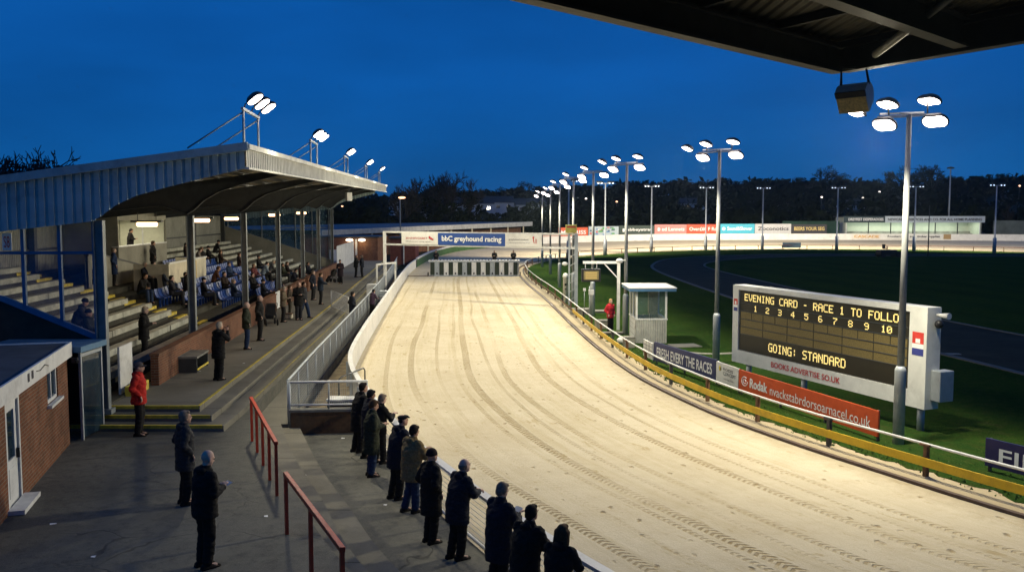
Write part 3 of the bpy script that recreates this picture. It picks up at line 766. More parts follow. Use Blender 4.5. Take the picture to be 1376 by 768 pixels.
# blue seats
m_seat = mat('blue_seat_plastic', (0.008, 0.045, 0.21), 0.4, 0.25, 3, spec=0.5)
def seat_mesh():
    b = MB()
    prof = [(-.02, .38), (-.20, .36), (-.36, .40), (-.42, .52), (-.47, .78), (-.44, .80), (-.385, .55), (-.33, .44), (-.20, .40), (-.02, .42)]
    k = len(b.v); n = len(prof)
    for y in (-.21, -.16, .16, .21):
        for i, (x, z) in enumerate(prof):
            e = 0.03 if abs(y) > .2 else 0
            b.v.append(Vector((x, y, z - (e if z > .7 else 0) + (0.02 if abs(y) > .2 and z < .5 else 0))))
    for r_ in range(3):
        for i in range(n):
            j = (i + 1) % n; b.face((k + r_ * n + i, k + r_ * n + j, k + (r_ + 1) * n + j, k + (r_ + 1) * n + i))
    b.face([k + i for i in range(n)][::-1]); b.face([k + 3 * n + i for i in range(n)])
    b.box2((-.30, -.03, 0), (-.22, .03, .37))
    return b
proto = None
def ordw(n):
    o1 = ['first', 'second', 'third', 'fourth', 'fifth', 'sixth', 'seventh', 'eighth', 'ninth', 'tenth', 'eleventh', 'twelfth', 'thirteenth', 'fourteenth', 'fifteenth', 'sixteenth', 'seventeenth', 'eighteenth', 'nineteenth']
    return o1[n - 1] if n < 20 else ('twenti', 'thirti', 'forti')[n // 10 - 2] + 'eth' if n % 10 == 0 else ('twenty-', 'thirty-', 'forty-')[n // 10 - 2] + o1[n % 10 - 1]
SEATROWS = {0: (26.5, 33.5), 1: (21.5, 33.5), 2: (18.6, 36.5), 3: (17.2, 36.5), 4: (27.5, 36.5), 5: (27.5, 35.5), 6: (27.5, 34.5)}
ordn = ['front', 'second', 'third', 'fourth', 'fifth', 'sixth', 'seventh']
for k, (a, e) in SEATROWS.items():
    i = 0; ct = int((e - a) / .52 - 1e-6) + 1
    while a + i * .52 < e:
        s = a + i * .52; i += 1
        p = SP(s, rowt(k) + .12, rowz(k))
        if proto is None: o = proto = seat_mesh().build('blue_seat', m_seat)
        else: o = proto.copy(); COL.objects.link(o)
        o.location = p; o.rotation_euler = (0, 0, RZ)
        tag(o, f'blue plastic seat, {ordw(i)} from the near end of the {ordn[k]} blue row', 'seat', 'blue plastic seats in the grandstand')
# hanging tube lamps under the roof
for i, (s, t_, ln) in enumerate(((8.2, 1.2, 1.5), (15, 1.1, 1.5), (23, 1.6, 1.5), (32, 1.0, 1.5), (42, .8, 1.5))):
    z = zu(s, t_) - .12
    o = thing('strip_light', ['warm strip light under the roof in the nearest bay of the grandstand', 'warm strip light under the roof in the second bay from the near end', 'warm strip light under the roof in the third bay from the near end', 'warm strip light under the roof in the fourth bay from the near end', 'warm strip light under the roof farthest from the camera'][i], 'light', SP(s, t_, z), RZ + math.pi / 2 * 0, 'strip lights under the grandstand roof')
    b = MB(); b.tube([(-.34, 0, 0), (-.31, 0, 0), (.31, 0, 0), (.34, 0, 0)], [.04, .085, .085, .04], 12); b.build('tube', M_lensw, o)
    b = MB(); b.box2((-.5, -.12, .07), (.5, .12, .13)); b.tube([(-.3, 0, .1), (-.3, 0, .4)], .012, 5); b.tube([(.3, 0, .1), (.3, 0, .4)], .012, 5); b.build('housing', M_steel, o)
    ld = bpy.data.lights.new('strip_lamp', 'AREA'); ld.energy = 22; ld.color = (1, .68, .38); ld.size = .9; ld.size_y = .2; ld.shape = 'RECTANGLE'
    lo = bpy.data.objects.new('strip_lamp', ld); COL.objects.link(lo); lo.parent = o; lo.location = (0, 0, -.12)
# small white loudspeaker under the fascia
spk = thing('loudspeaker', 'small white horn loudspeaker under the grandstand roof edge', 'loudspeaker', SP(31, -3.5, zt(31, -3.5) - .5), RZ + .5)
b = MB(); b.box((0, 0, -.45), (.34, .3, .5)); b.build('cabinet', M_white, spk, bevel=.03)
b = MB(); b.tube([(0, 0, -.2), (0, 0, .1)], .03, 6); b.build('bracket', M_steel, spk)

# brick wall in front of the stand, gate, post
bwall = thing('brick_wall', 'low red brick wall with coping between the promenade and the grandstand seats', 'wall', SP(3.6, -.28, 1.1), RZ)
def seg(b, y0, y1, z0, z1, th=.22): b.box2((-th / 2, y0, z0), (th / 2, y1, z1))
b = MB()
for y0, y1 in ((0, 20.2), (21.9, 31.0), (32.4, 50.5)): seg(b, y0, y1, -.1, .86)
b.build('brickwork', M_brick, bwall)
b = MB()
for y0, y1 in ((-.03, 20.23), (21.87, 31.03), (32.37, 50.53)): seg(b, y0, y1, .86, .93, .28)
b.build('coping', M_brick, bwall)
wg = thing('white_gate', 'white boarded gate in the brick wall beside the pushchair', 'gate', SP(3.6 + 20.2, -.28, 1.1), RZ)
b = MB(); b.box2((-.03, .08, .08), (.03, 1.62, .95)); b.build('gate_panel', M_white, wg)
b = MB(); b.box2((-.05, .0, 0), (.05, .07, 1.05)); b.build('gate_post', M_wood, wg); b = MB(); b.box2((-.05, 1.63, 0), (.05, 1.7, 1.05)); b.build('gate_post', M_wood, wg)
mg = thing('mesh_gate', 'open steel mesh gate with light frame by the stand entrance steps', 'gate', (-11.0, 22.75, 1.1), -.35)
b = MB()
for x in (0, .78): b.tube([(x, 0, 0), (x, 0, 1.25)], .025, 6)
for z in (.06, 1.23): b.tube([(0, 0, z), (.78, 0, z)], .022, 6)
b.build('frame', M_galv, mg)
b = MB()
for i in range(1, 13): b.tube([(.06 * i, 0, .06), (.06 * i, 0, 1.23)], .004, 3, False)
for i in range(1, 20): b.tube([(0, 0, .06 + .06 * i), (.78, 0, .06 + .06 * i)], .004, 3, False)
b.build('mesh_infill', M_galv, mg)
wd_ = thing('white_door_panel', 'tall white panel leaning at the near end of the brick wall', 'panel', (-10.75, 24.6, 1.1), RZ)
b = MB(); b.box2((-.03, -.55, 0), (.03, .5, 1.35)); b.build('board', M_white, wd_, bevel=.01)
kb = MB(); kb.box((0, 0, .13), (.3, 1.1, .26), 0); kb = kb.build('kerb_block', M_yel, loc=(0, 0, 0)); kb.location = (-10.45, 24.6, 1.1); kb.rotation_euler = (0, 0, RZ)
tag(kb, 'yellow painted kerb block at the foot of the white panel', 'block')
# grey boxed seat against the wall
bx = thing('box_seat', 'low grey boxed bench with open front against the brick wall', 'bench', G(256, 497, 1.1), RZ)
b = MB(); b.box((0, 0, .48), (.62, 1.5, .07)); b.build('seat', M_conc, bx, bevel=.01)
b = MB()
for y in (-.7, .7): b.box((0, y, .225), (.56, .06, .45))
b.box((-.25, 0, .225), (.04, 1.34, .42)); b.build('side_panel', M_steel, bx)
b = MB(); b.box((.285, 0, .1), (.03, 1.4, .06)); b.build('front_rail', M_yel, bx)

# roof floodlight rigs ----------------------------------------------
def boxy(v, M):
    # turns the round plan of a lamp into a rounded rectangle
    q = M.inverted() @ v; r_ = math.hypot(q.x, q.y)
    if r_ > 1e-5:
        t_ = math.atan2(q.y, q.x); k = 1 / (abs(math.cos(t_)) ** 4 + abs(math.sin(t_)) ** 4) ** .25
        q.x *= k * .94; q.y *= k * .94; p = M @ q; v.x, v.y, v.z = p
def head(parent, c, aim, L=.72, W=.46, lens=M_lens, name='lamp_head'):
    """one flood lamp: hooded housing with a glowing lens; aim is the direction it throws light"""
    z = -Vector(aim).normalized(); x = Vector((0, 0, 1)).cross(z)
    x = x.normalized() if x.length > 1e-3 else Vector((0, 1, 0)); y = z.cross(x)
    M = Matrix((x, y, z)).transposed().to_4x4(); M.translation = Vector(c)
    b = MB(); b.sm = True
    prof = [(1.0, 0.0), (1.02, .05), (.95, .12), (.72, .22), (.4, .28), (.05, .3)]
    b.lathe(None, prof, 24, M @ Matrix.Diagonal((L / 2, W / 2, .62, 1)))
    for v in b.v: boxy(v, M)
    h_ = b.build(name, M_steel, parent)
    b = MB(); pr = [(.05, -.035), (.5, -.03), (.93, -.012), (.95, 0.002)]
    b.lathe(None, pr, 24, M @ Matrix.Diagonal((L / 2 * .95, W / 2 * .93, 1, 1)))
    for v in b.v: boxy(v, M)
    b.build('lens', lens, h_)
    return h_
def spot(parent, loc, target, watts, size=R(125), blend=.7, col=WARM, r=.25):
    ld = bpy.data.lights.new('lamp', 'SPOT'); ld.energy = watts; ld.spot_size = size; ld.spot_blend = blend; ld.color = col; ld.shadow_soft_size = r
    lo = bpy.data.objects.new('lamp', ld); COL.objects.link(lo); lo.parent = parent; lo.location = loc
    d = mw(parent).inverted() @ Vector(target) - Vector(loc)
    lo.rotation_euler = d.to_track_quat('-Z', 'Y').to_euler(); return lo
rl = ['roof floodlight frame nearest the camera, with three lit lamps', 'second roof floodlight frame from the near end of the stand', 'third and middle roof floodlight frame on the grandstand', 'fourth roof floodlight frame from the near end of the stand', 'roof floodlight frame at the far end of the grandstand']
for i, s in enumerate((2.2, 14.5, 27, 40, 53)):
    t_ = tf(s) + .75; o = thing('roof_floodlight', rl[i], 'floodlight', SP(s, t_, zt(s, t_) - .02), RZ, 'floodlight frames on the grandstand roof')
    H = 1.28; w2 = 2.1
    for y in (0, w2):
        p_ = MB(); p_.tube([(.3, y, .0), (.3, y, H)], .035, 8); p_.build('post', M_galv, o)
        p_ = MB(); p_.tube([(.3, y, H - .08), (-1.2, y, .22)], .022, 6); p_.build('brace', M_galv, o)
    b = MB(); b.bar((.3, -.15, H), (.3, w2 + .15, H), .07, .07); b.build('crossbar', M_galv, o)
    nl = 3 if i < 2 else 2 if i < 4 else 1
    for j in range(nl):
        y = .05 + j * 1.02 + (.3 if nl < 3 else 0); a_ = MB(); a_.tube([(.3, y, H), (.36, y, H + .16)], .02, 6); a_.build('stem', M_steel, o)
        head(o, (.62, y, H + .26), (.50, -.22, -.84), .34, .56)
    tgt = SP(s + 1.0, -10.5, 0)
    spot(o, (.95, .8, H + .02), tgt, ROOF_W * (1.0 if i < 3 else 1.25), R(150), .6)
# ================================================================ TRACK FURNITURE
# ---- outer barrier: solid boards from the planter to the first bend
bo = [p for p in OUT if 26.0 < p.y < 104.5 and p.x < 0]
bar1 = thing('track_barrier', 'solid white barrier wall along the outer edge of the track past the stand', 'barrier', (bo[0].x, bo[0].y, 0))
b = MB(); b.wall([(p.x, p.y) for p in bo], 0.0, .92, .05); b.build('boarding', M_wall, bar1, world=True)
b = MB(); b.wall([(p.x, p.y) for p in bo], .92, 1.0, .16); b.build('top_rail', M_wall, bar1, world=True)
b = MB()
for p, d in resample([Vector((q.x, q.y, 0)) for q in bo], 2.4): b.box((p.x - .1, p.y, .46), (.08, .08, .9), 0)
b.build('back_post', M_galv, bar1, world=True); KIDS = {}
bg_ = [p for p in OUT if 104.5 < p.y < 156 and p.x < 0]
gb = thing('green_barrier', 'green barrier with white capping around the outside of the first bend', 'barrier', (bg_[0].x, bg_[0].y, 0))
m_green = mat('green_board', (0.05, 0.12, 0.035), 0.6, 0.25, 1)
b = MB(); b.wall([(p.x, p.y) for p in bg_], 0.0, [.9 + p.z for p in bg_], .06); b.build('boarding', m_green, gb, world=True)
b = MB(); b.wall([(p.x, p.y) for p in bg_], [.9 + p.z for p in bg_], [1.12 + p.z for p in bg_], .2); b.build('capping', M_wall, gb, world=True)
far = [p for p in OUT if (p.y > 156 and p.x < 60) or (p.x >= 60)]
fwall = thing('far_barrier', 'long white wall around the outside of the far bend', 'barrier', (far[0].x, far[0].y, 0))
b = MB(); b.wall([(p.x, p.y) for p in far], -.05, [p.z + 1.3 for p in far], .12); b.build('wall_face', M_wall, fwall, world=True)

# ---- open rail in front of the spectators
ro = [p for p in OUT if p.y < 26.1]
rail = thing('spectator_rail', 'white topped open rail with wires where spectators lean over the track', 'rail', (ro[-1].x, ro[-1].y, 0))
b = MB(); b.wall([(p.x, p.y) for p in ro], 1.03, 1.09, .17); b.build('top_board', M_wall, rail, world=True)
pl = [(Vector((p.x, p.y, 0))) for p in ro]
for p, d in resample(pl, 2.3, 0.4):
    q = MB(); q.box((p.x - .02, p.y, .52), (.06, .06, 1.02), math.atan2(d.y, d.x)); q.build('post', M_galv, rail, world=True)
b = MB()
for i in range(9): b.tube([(p.x, p.y, .18 + i * .095) for p in ro], .005, 4, False)
b.build('wire', M_galv, rail, world=True)
b = MB(); b.tube([(p.x - .03, p.y, .09 + .05) for p in ro], .03, 6); b.build('bottom_rail', M_white, rail, world=True)

# ---- planter wall with mesh rail
pw = thing('planter_wall', 'brown board faced retaining wall at the end of the spectator steps', 'wall', (-4.9, 24.0, 0.1))
b = MB(); b.wall([(-6.0, 23.95), (-3.85, 24.15)], .1, .70, .22); b.build('boards', mat('brown_boards', (.10, .055, .025), .8, .4, 5, .2, 30, dirt=.5), pw, world=True)
b = MB(); b.wall([(-6.05, 23.95), (-3.85, 24.15)], .70, .76, .3); b.build('coping', M_conc, pw, world=True)
pr = thing('mesh_railing', 'white mesh railing standing on the brown retaining wall', 'railing', (-4.9, 24.0, .76))
b = MB()
b.tube([(-6.05, 23.97, 1.5), (-3.95, 24.17, 1.5)], .035, 8); b.tube([(-6.05, 23.97, .87), (-3.95, 24.17, .87)], .028, 8)
b.build('rail', M_white, pr, world=True)
for x in (-6.05, -5.0, -3.97):
    q = MB(); q.tube([(x, 23.97 + (x + 6.05) * .095, .2 if x < -6 else .76), (x, 23.97 + (x + 6.05) * .095, 1.52)], .035 if x < -6 else .022, 8); q.build('post', M_galv, pr, world=True)
b = MB()
for i in range(36):
    x = -6.02 + i * .0575; b.tube([(x, 23.97 + (x + 6.05) * .095, .87), (x, 23.97 + (x + 6.05) * .095, 1.5)], .003, 3, False)
for i in range(11): b.tube([(-6.05, 23.97, .92 + i * .055), (-3.97, 24.17, .92 + i * .055)], .003, 3, False)
b.build('mesh_infill', M_galv, pr, world=True)
cb = thing('equipment_box', 'dark vented box with a pale lid inside the fenced corner by the rail', 'box', (-4.85, 25.3, .05))
b = MB(); b.box((0, 0, .35), (.8, .5, .7)); b.build('body', M_black, cb, bevel=.01)
b = MB(); b.box((0, 0, .73), (.86, .56, .05)); b.build('lid', M_white, cb)
b = MB()
for i in range(8): b.box((0, -.256, .12 + i * .07), (.7, .012, .02))
b.build('louvres', M_grey, cb)
hr = thing('bent_handrail', 'short bent galvanised handrail behind the mesh railing', 'handrail', (-5.3, 27, .05))
b = MB(); b.tube([(0, 0, 0), (0, 0, .95), (.05, .15, 1.02), (.5, 1.6, 1.05), (.52, 1.7, .95), (.52, 1.7, 0)], .025, 8); b.build('tube', M_steel, hr)

# ---- long mesh fence between walkway and barrier
lf = thing('mesh_fence', 'long galvanised mesh fence running beside the white barrier', 'fence', (FEN[0].x, FEN[0].y, .3))
b = MB(); b.tube([(p.x, p.y, 1.5) for p in FEN], .035, 8); b.build('top_rail', M_galv, lf, world=True)
fp_ = resample([Vector((p.x, p.y, 0)) for p in FEN], 1.9)
for i, (p, d) in enumerate(fp_):
    q = MB(); q.tube([(p.x, p.y, 0.0), (p.x, p.y, 1.5)], .028, 6); q.build('post', M_galv, lf, world=True)
    if i + 1 < len(fp_):
        e = fp_[i + 1][0]; m_ = MB(); st_ = .09 if i < 10 else .18; n = int((e - p).length / st_)
        for j in range(1, n): c0 = p.lerp(e, j / n); m_.tube([(c0.x, c0.y, .33), (c0.x, c0.y, 1.46)], .0045 if i < 10 else .008, 3, False)
        nz_ = 12 if i < 10 else 6
        for j in range(nz_ + 1): z = .35 + j * 1.1 / nz_; m_.tube([(p.x, p.y, z), (e.x, e.y, z)], .0045 if i < 10 else .008, 3, False)
        m_.build('mesh_panel', M_galv, lf, world=True)
b = MB(); b.wall([(p.x + .02, p.y) for p in FEN], 0.0, .34, .06); b.build('kick_board', M_conc, lf, world=True)

# ---- red handrails
def redrail(label, a, b_, zb, posts):
    a = Vector(a); b_ = Vector(b_); o = thing('handrail', label, 'handrail', (a.x, a.y, zb), 0, 'red handrails beside the terrace steps')
    q = MB(); q.bar((a.x, a.y, zb + 1.03), (b_.x, b_.y, zb + 1.03), .075, .07); q.build('top_rail', M_red, o, world=True, bevel=.008)
    for f in posts:
        p = a.lerp(b_, f); q = MB(); dd = math.atan2(b_.y - a.y, b_.x - a.x); q.box((p.x, p.y, zb + .49), (.075, .055, 1.02), dd); q.build('post', M_red, o, world=True)
redrail('red painted handrail on the terrace farther from the camera', (-6.22, 21.0), (-4.5, 16.75), .65, (.01, .25, .5, .75, .99))
redrail('red painted handrail on the terrace nearer to the camera', (-3.82, 14.75), (-2.2, 11.3), .65, (.01, .5, .99))

# ---- inner rail: hare rail, yellow board, white pipe
hr = [p for p in INN]
hare = thing('hare_rail', 'dark steel hare rail set low along the inner edge of the sand', 'rail', (INN[20].x, INN[20].y, 0))
b = MB(); b.wall([(p.x, p.y) for p in INN], 0.0, .07, .09); b.build('channel', mat('rail_steel', (.07, .045, .035), .6, .3, 3), hare, world=True)
b = MB(); b.wall([(p.x, p.y) for p in offs(INN, -.13)], 0.0, .045, .05); b.build('guide_strip', mat('rail_timber', (.12, .08, .05), .8, .3, 3), hare, world=True)
ir = thing('running_rail', 'white pipe running rail with yellow board around the infield', 'rail', (WR[20].x, WR[20].y, 0))
b = MB(); b.tube([(p.x, p.y, .75) for p in WR[:170]], .032, 8); b.build('pipe', M_white, ir, world=True)
b = MB(); b.tube([(p.x, p.y, .75) for p in WR[169:]], .05, 6); b.build('far_pipe', mat('rust_pipe', (.16, .07, .05), .7, .2), ir, world=True)
b = MB(); yb = offs(INN, -.62)[:100]; b.wall([(p.x, p.y) for p in yb], .26, .46, .03); b.build('yellow_board', M_yelb, ir, world=True)
b = MB(); yb2 = offs(INN, -.62)[99:150]; b.wall([(p.x, p.y) for p in yb2], .3, .42, .03); b.build('board', M_wood, ir, world=True)
acc = 0.0; wp = [Vector((p.x, p.y, 0)) for p in WR]
pts = [q for q in resample(wp[:100], 3.0, .5)][:24] + [q for q in resample(wp[99:], 4.6, 2.0)][:74]
for i, (p, d) in enumerate(pts):
    q = MB(); q.box((p.x, p.y, .36), (.1, .1, .74), math.atan2(d.y, d.x)); q.box((p.x - d.y * .02, p.y + d.x * .02, .735), (.26, .14, .05), math.atan2(d.y, d.x)); q.build('post', M_wood if i % 3 else M_steel, ir, world=True)

# ---- poles with floodlights
M_polem = mat('pole_zinc', (0.20, 0.21, 0.21), 0.6, 0.15, 4, 0.05, 30)
PX = Vector((-1, -0.15, 0))
def pole(x, y, label, H=8.6, watts=POLE_W, near=True, tgt=None, heads=None):
    o = thing('floodlight_pole', label, 'floodlight', (x, y, 0), 0, 'tall floodlight poles beside the running rail')
    q = MB(); q.tube([(0, 0, 0), (0, 0, 1.95), (0, 0, 2.0), (0, 0, 2.08)], [.145, .145, .14, .09], 14); q.build('base_sleeve', M_galv, o)
    q = MB(); q.tube([(0, 0, 2.05), (0, 0, 5.2), (0, 0, H)], [.092, .082, .065], 14); q.build('pole', M_polem, o)
    q = MB(); q.bar((-.85, -.12, H - .1), (.85, .12, H + .02), .07, .07); q.bar((-.6, .4, H + .05), (.6, .5, H + .1), .05, .05); q.bar((0, 0, H - .02), (0, .45, H + .07), .05, .05); q.build('crossarm', M_galv, o)
    hs = heads or [((-.55, .05, H + .24), (-.40, -.10, -.88)), ((.55, .12, H + .34), (-.34, -.14, -.92)), ((-.72, -.2, H - .30), (-.50, -.36, -.76)), ((.62, -.1, H - .2), (-.42, -.46, -.78)), ((-1.2, .5, H + .10), (-.45, -.06, -.88))]
    if y > 50: hs = [hs[0], hs[2], hs[3]]
    for c, aim in hs:
        head(o, c, aim, .70, .44)
        s_ = MB(); s_.tube([(c[0] * .97, c[1] + .05, c[2] + .1), (c[0] * .9, .06, H - .04)], .02, 6); s_.build('bracket', M_steel, o)
    spot(o, (-.95, -.45, H - .6), tgt, watts, R(164), .45)
    return o
pl_ = [(10.2, 23.2, 'floodlight pole in front of the scoreboard, nearest the camera'), (8.3, 36, 'floodlight pole behind the navy advertising board'), (5.75, 45, 'floodlight pole standing behind the white and grey kiosk'),
       (4.85, 53.5, 'floodlight pole behind the small hanging display'), (4.25, 62, 'floodlight pole beside the right end of the start gantry'), (4.0, 75, 'sixth floodlight pole along the straight from the camera'),
       (3.95, 92, 'seventh floodlight pole along the straight from the camera'), (3.55, 105, 'floodlight pole farthest away along the straight')]
for i, (x, y, l) in enumerate(pl_):
    tg = [(3.0, 19), (-.5, 33), (-1.5, 43), (-2.5, 52), (-3, 61), (-3.5, 73), (-4, 89), (-4.5, 104)][i]
    pole(x, y, l, tgt=(tg[0] + 1.5, tg[1], 0), watts=POLE_W * [1.35, 1.1, .95, .9, .9, 1.1, 1.2, 1.3][i])
fl = [(764, 128, 'left end'), (813, 136, 'behind the picture hoarding'), (875, 150, 'in front of the dark green hoarding'), (948, 157, 'in front of the red hoarding'), (1024, 160, 'in front of the pale hoarding'), (1124, 158, 'left of the far stand'), (1228, 152, 'in front of the far stand'), (1336, 145, 'right of the far stand')]
fpos = []
for i, (px, d, l) in enumerate(fl):
    x = (px - 688) / 1200 * d; o = thing('bend_floodlight', f'small dim floodlight pole on the far bend, {l}', 'floodlight', (x, d, 0), 0, 'floodlight poles around the far bend'); fpos.append((x, d))
    H = 10.9; q = MB(); q.tube([(0, 0, 0), (0, 0, 2.4), (0, 0, 2.5), (0, 0, H)], [.3, .28, .13, .1], 10); q.build('pole', M_galv, o)
    q = MB(); q.bar((-1.2, 0, H), (1.2, 0, H), .1, .1); q.build('crossarm', M_galv, o)
    for j, cx in enumerate((-1.1, -.6, .6, 1.1)):
        head(o, (cx, .1, H + .15), (cx * .35, .75, -.62), .7, .5, M_lens)
        q = MB(); q.sph((cx, -.22, H + .02), (.13, .05, .09), 8, 6); q.build('glow_cap', M_lensf, o)
    spot(o, (0, .9, H - .5), (x * 1.02 + (x - 45) * .08, d + 17, 1.6), 17000, R(150), .6, (1, .88, .68), .3)

# ---- start gantry
ga = thing('start_gantry', 'white steel gantry with sponsor banner spanning the track before the traps', 'gantry', (-2.8, 64.3, 0))
PL, PR = Vector((-9.75, 68.4, 0)), Vector((4.3, 59.8, 0))
for p in (PL, PR):
    q = MB(); q.box((p.x, p.y, 2.42), (.22, .22, 4.84)); q.build('post', M_white if p is PL else M_galv, ga, world=True)
q = MB(); q.box((PR.x - .45, PR.y + .2, 2.42), (.12, .12, 4.84))
for i in range(8): q.bar((PR.x - .45, PR.y + .2, .3 + i * .58), (PR.x, PR.y, .6 + i * .58), .05, .05)
q.build('ladder_post', M_galv, ga, world=True)
q = MB(); q.bar((PL.x, PL.y, 4.78), (PR.x, PR.y, 4.78), .14, .12); q.bar((PL.x, PL.y, 3.84), (PR.x, PR.y, 3.84), .14, .12); q.build('beam', M_white, ga, world=True)
dirg = (PR - PL).normalized(); ng = Vector((dirg.y, -dirg.x, 0))
def onbeam(px):   # point of the gantry line on the bearing of that column
    k = (px - 688) / 1200; s = (PL.x - k * PL.y) / (k * dirg.y - dirg.x); return PL + dirg * s
def banner(px0, px1, m, nm):
    a, e = onbeam(px0) + ng * .1, onbeam(px1) + ng * .1
    q = MB(); q.wall([a[:2], e[:2]], 3.88, 4.76, .03); o = q.build(nm, m, ga, world=True); return o, a, e
o, a, e = banner(541, 589.6, M_wall, 'white_banner')
lettering('JENNINGSBET', a.lerp(e, .12), a.lerp(e, .72), 4.24, 4.42, M_txtr, o, off=.03); lettering('official partner racing nightly', a.lerp(e, .12), a.lerp(e, .80), 4.06, 4.14, M_txtk, o, off=.03)
q = MB()
for f, z, r_ in ((.79, 4.42, .1), (.83, 4.33, .09), (.87, 4.28, .07)): c0 = a.lerp(e, f) + ng * .035; q.sph((c0.x, c0.y, z), (r_, .01, r_), 10, 6)
q.build('emblem', M_txtr, o, world=True)
o, a, e = banner(589.9, 679.8, M_bblue, 'blue_banner')
lettering('bbC greyhound racing', a.lerp(e, .06), a.lerp(e, .95), 4.06, 4.56, M_txtw, o, off=.03, bold=.03)
o, a, e = banner(680.1, 729, M_wall, 'white_banner')
lettering('greyhound stadium', a.lerp(e, .10), a.lerp(e, .64), 4.28, 4.42, M_txtk, o, off=.03); lettering('www.greyhoundstadium.co.uk', a.lerp(e, .10), a.lerp(e, .68), 4.1, 4.17, M_txtk, o, off=.03)
q = MB(); c0 = a.lerp(e, .78) + ng * .035; c1 = a.lerp(e, .85) + ng * .035
q.tube([(c0.x, c0.y, 4.5), (c0.x, c0.y, 4.3), (c0.x + .08, c0.y, 4.1)], .03, 5); q.tube([(c1.x, c1.y, 4.42), (c1.x, c1.y, 4.1)], .03, 5); q.sph((c0.x, c0.y, 4.52), .07, 8, 6)
q.build('emblem', M_txtr, o, world=True)
# yellow box on the gantry end
yb = thing('yellow_sign_box', 'small yellow sign box fixed on top of the gantry right post', 'sign', (PR.x - .35, PR.y - .02, 4.84))
q = MB(); q.box((0, 0, .3), (.75, .2, .55)); q.build('box', mat('yellow_box', (.42, .38, .08), .6, .3, 4), yb, bevel=.02)
q = MB(); q.box((0, -.105, .42), (.6, .01, .1)); q.build('stripe', M_txtr, yb)

# ---- starting traps
tr_ = thing('starting_traps', 'row of ten greyhound starting traps across the sand with dark grille doors', 'starting traps', (-3.8, 89, 0))
W = 9.0; q = MB(); q.box((0, .65, 1.53), (W + .1, 1.3, .12)); q.box((0, 1.28, .75), (W, .05, 1.45)); q.build('roof', M_wall, tr_)
q = MB(); q.box((0, -.02, .06), (W, .1, .12)); q.box((0, -.02, 1.45), (W, .1, .1)); q.build('frame', M_galv, tr_)
m_gr = mat('grille_green', (.025, .04, .02), .6, .3, 5)
for i in range(10):
    x = -W / 2 + .35 + i * (W - .7) / 9 + (0.0)
    q = MB(); q.box((x, 0, .76), (.40, .05, 1.3)); g_ = q.build('trap_door', m_gr, tr_)
    q = MB()
    for j in range(6): q.box((x - .15 + j * .06, -.035, .76), (.014, .02, 1.28))
    q.build('bars', M_steel, g_)
    if i < 9:
        xm = x + (W - .7) / 18; q = MB(); q.box((xm, .0, .78), (.46, .06, 1.34)); d_ = q.build('divider', M_wall if i % 3 else M_galv, tr_)
        q = MB(); q.box((xm, -.04, .28), (.14, .02, .2)); q.build('number_plate', M_txtk, d_)
    q = MB(); q.box((x, .62, .4), (.03, 1.2, .8)); q.build('side_panel', M_galv, tr_)
q = MB()
for i in range(28): q.box((-W / 2 + .2 + i * .32, .2 + (i % 3) * .2, 1.63), (.12, .1, .08 + .05 * (i % 4 == 0)))
q.build('latch_gear', M_steel, tr_)
for x in (-W / 2 - .12, W / 2 + .12):
    q = MB(); q.lathe(None, [(.2, -.05), (.2, .05)], 14, Matrix.Translation((x, .5, .2)) @ Matrix.Rotation(math.pi / 2, 4, 'Y')); q.build('wheel', M_rubber, tr_)
pf = MB(); pf.box((0, 0, .4), (8.6, .9, .8)); pf = pf.build('starter_platform', M_galv, loc=None); pf.location = (-3.6, 91.3, 0); tag(pf, 'low grey platform behind the starting traps for the starters', 'platform')
# cross timber in front of traps
q = MB(); q.box((0, 0, .02), (3.2, .12, .05)); q = q.build('track_sill', M_wood); q.location = (-9.4, 88.9, 0); tag(q, 'flat timber sill on the sand left of the starting traps', 'timber')

# ---- kiosk
ki = thing('kiosk', 'small white boarded judges kiosk with large windows and flat blue edged roof', 'kiosk', (5.84, 41.9, 0.06))
m_board = sheet_mat('kiosk_boards', (.50, .50, .43), .11, 0)
q = MB(); q.box2((0, 0, -.06), (1.47, .05, 1.05)); q.box2((0, .05, -.06), (.05, 2.3, 1.05)); q.box2((1.42, .05, -.06), (1.47, 2.3, 1.05)); q.box2((.05, 2.25, -.06), (1.42, 2.3, 1.05)); q.build('wall_boards', m_board, ki)
q = MB()
for x, y in ((0.04, .04), (1.43, .04), (0.04, 2.26), (1.43, 2.26), (.04, 1.15)): q.box2((x - .045, y - .045, 1.05), (x + .045, y + .045, 2.42))
q.box2((-.03, -.03, 1.05), (1.5, .08, 1.12)); q.box2((-.03, .08, 1.05), (.08, 2.3, 1.12)); q.box2((1.4, .08, 1.05), (1.5, 2.3, 1.12)); q.build('window_frame', M_white, ki)
q = MB(); q.poly([(.08, .03, 1.12), (1.4, .03, 1.12), (1.4, .03, 2.4), (.08, .03, 2.4)]); q.poly([(.03, .08, 1.12), (.03, 2.2, 1.12), (.03, 2.2, 2.4), (.03, .08, 2.4)]); q.poly([(.08, 2.27, 1.12), (1.4, 2.27, 1.12), (1.4, 2.27, 2.4), (.08, 2.27, 2.4)]); q.poly([(1.44, .08, 1.12), (1.44, 2.2, 1.12), (1.44, 2.2, 2.4), (1.44, .08, 2.4)])
q.build('window_glass', glass_mat('kiosk_glass', (.2, .3, .3), .18), ki)
q = MB(); q.box2((-.35, -.3, 2.42), (1.85, 2.6, 2.56)); q.build('roof_edge', M_blue, ki)
q = MB(); q.box2((-.37, -.32, 2.56), (1.87, 2.62, 2.60)); q.build('roof', M_wall, ki)
q = MB(); q.box2((.9, 1.9, 1.1), (1.35, 2.2, 2.3)); q.build('curtain', mat('curtain', (.28, .25, .12), .9, .3, 8), ki)
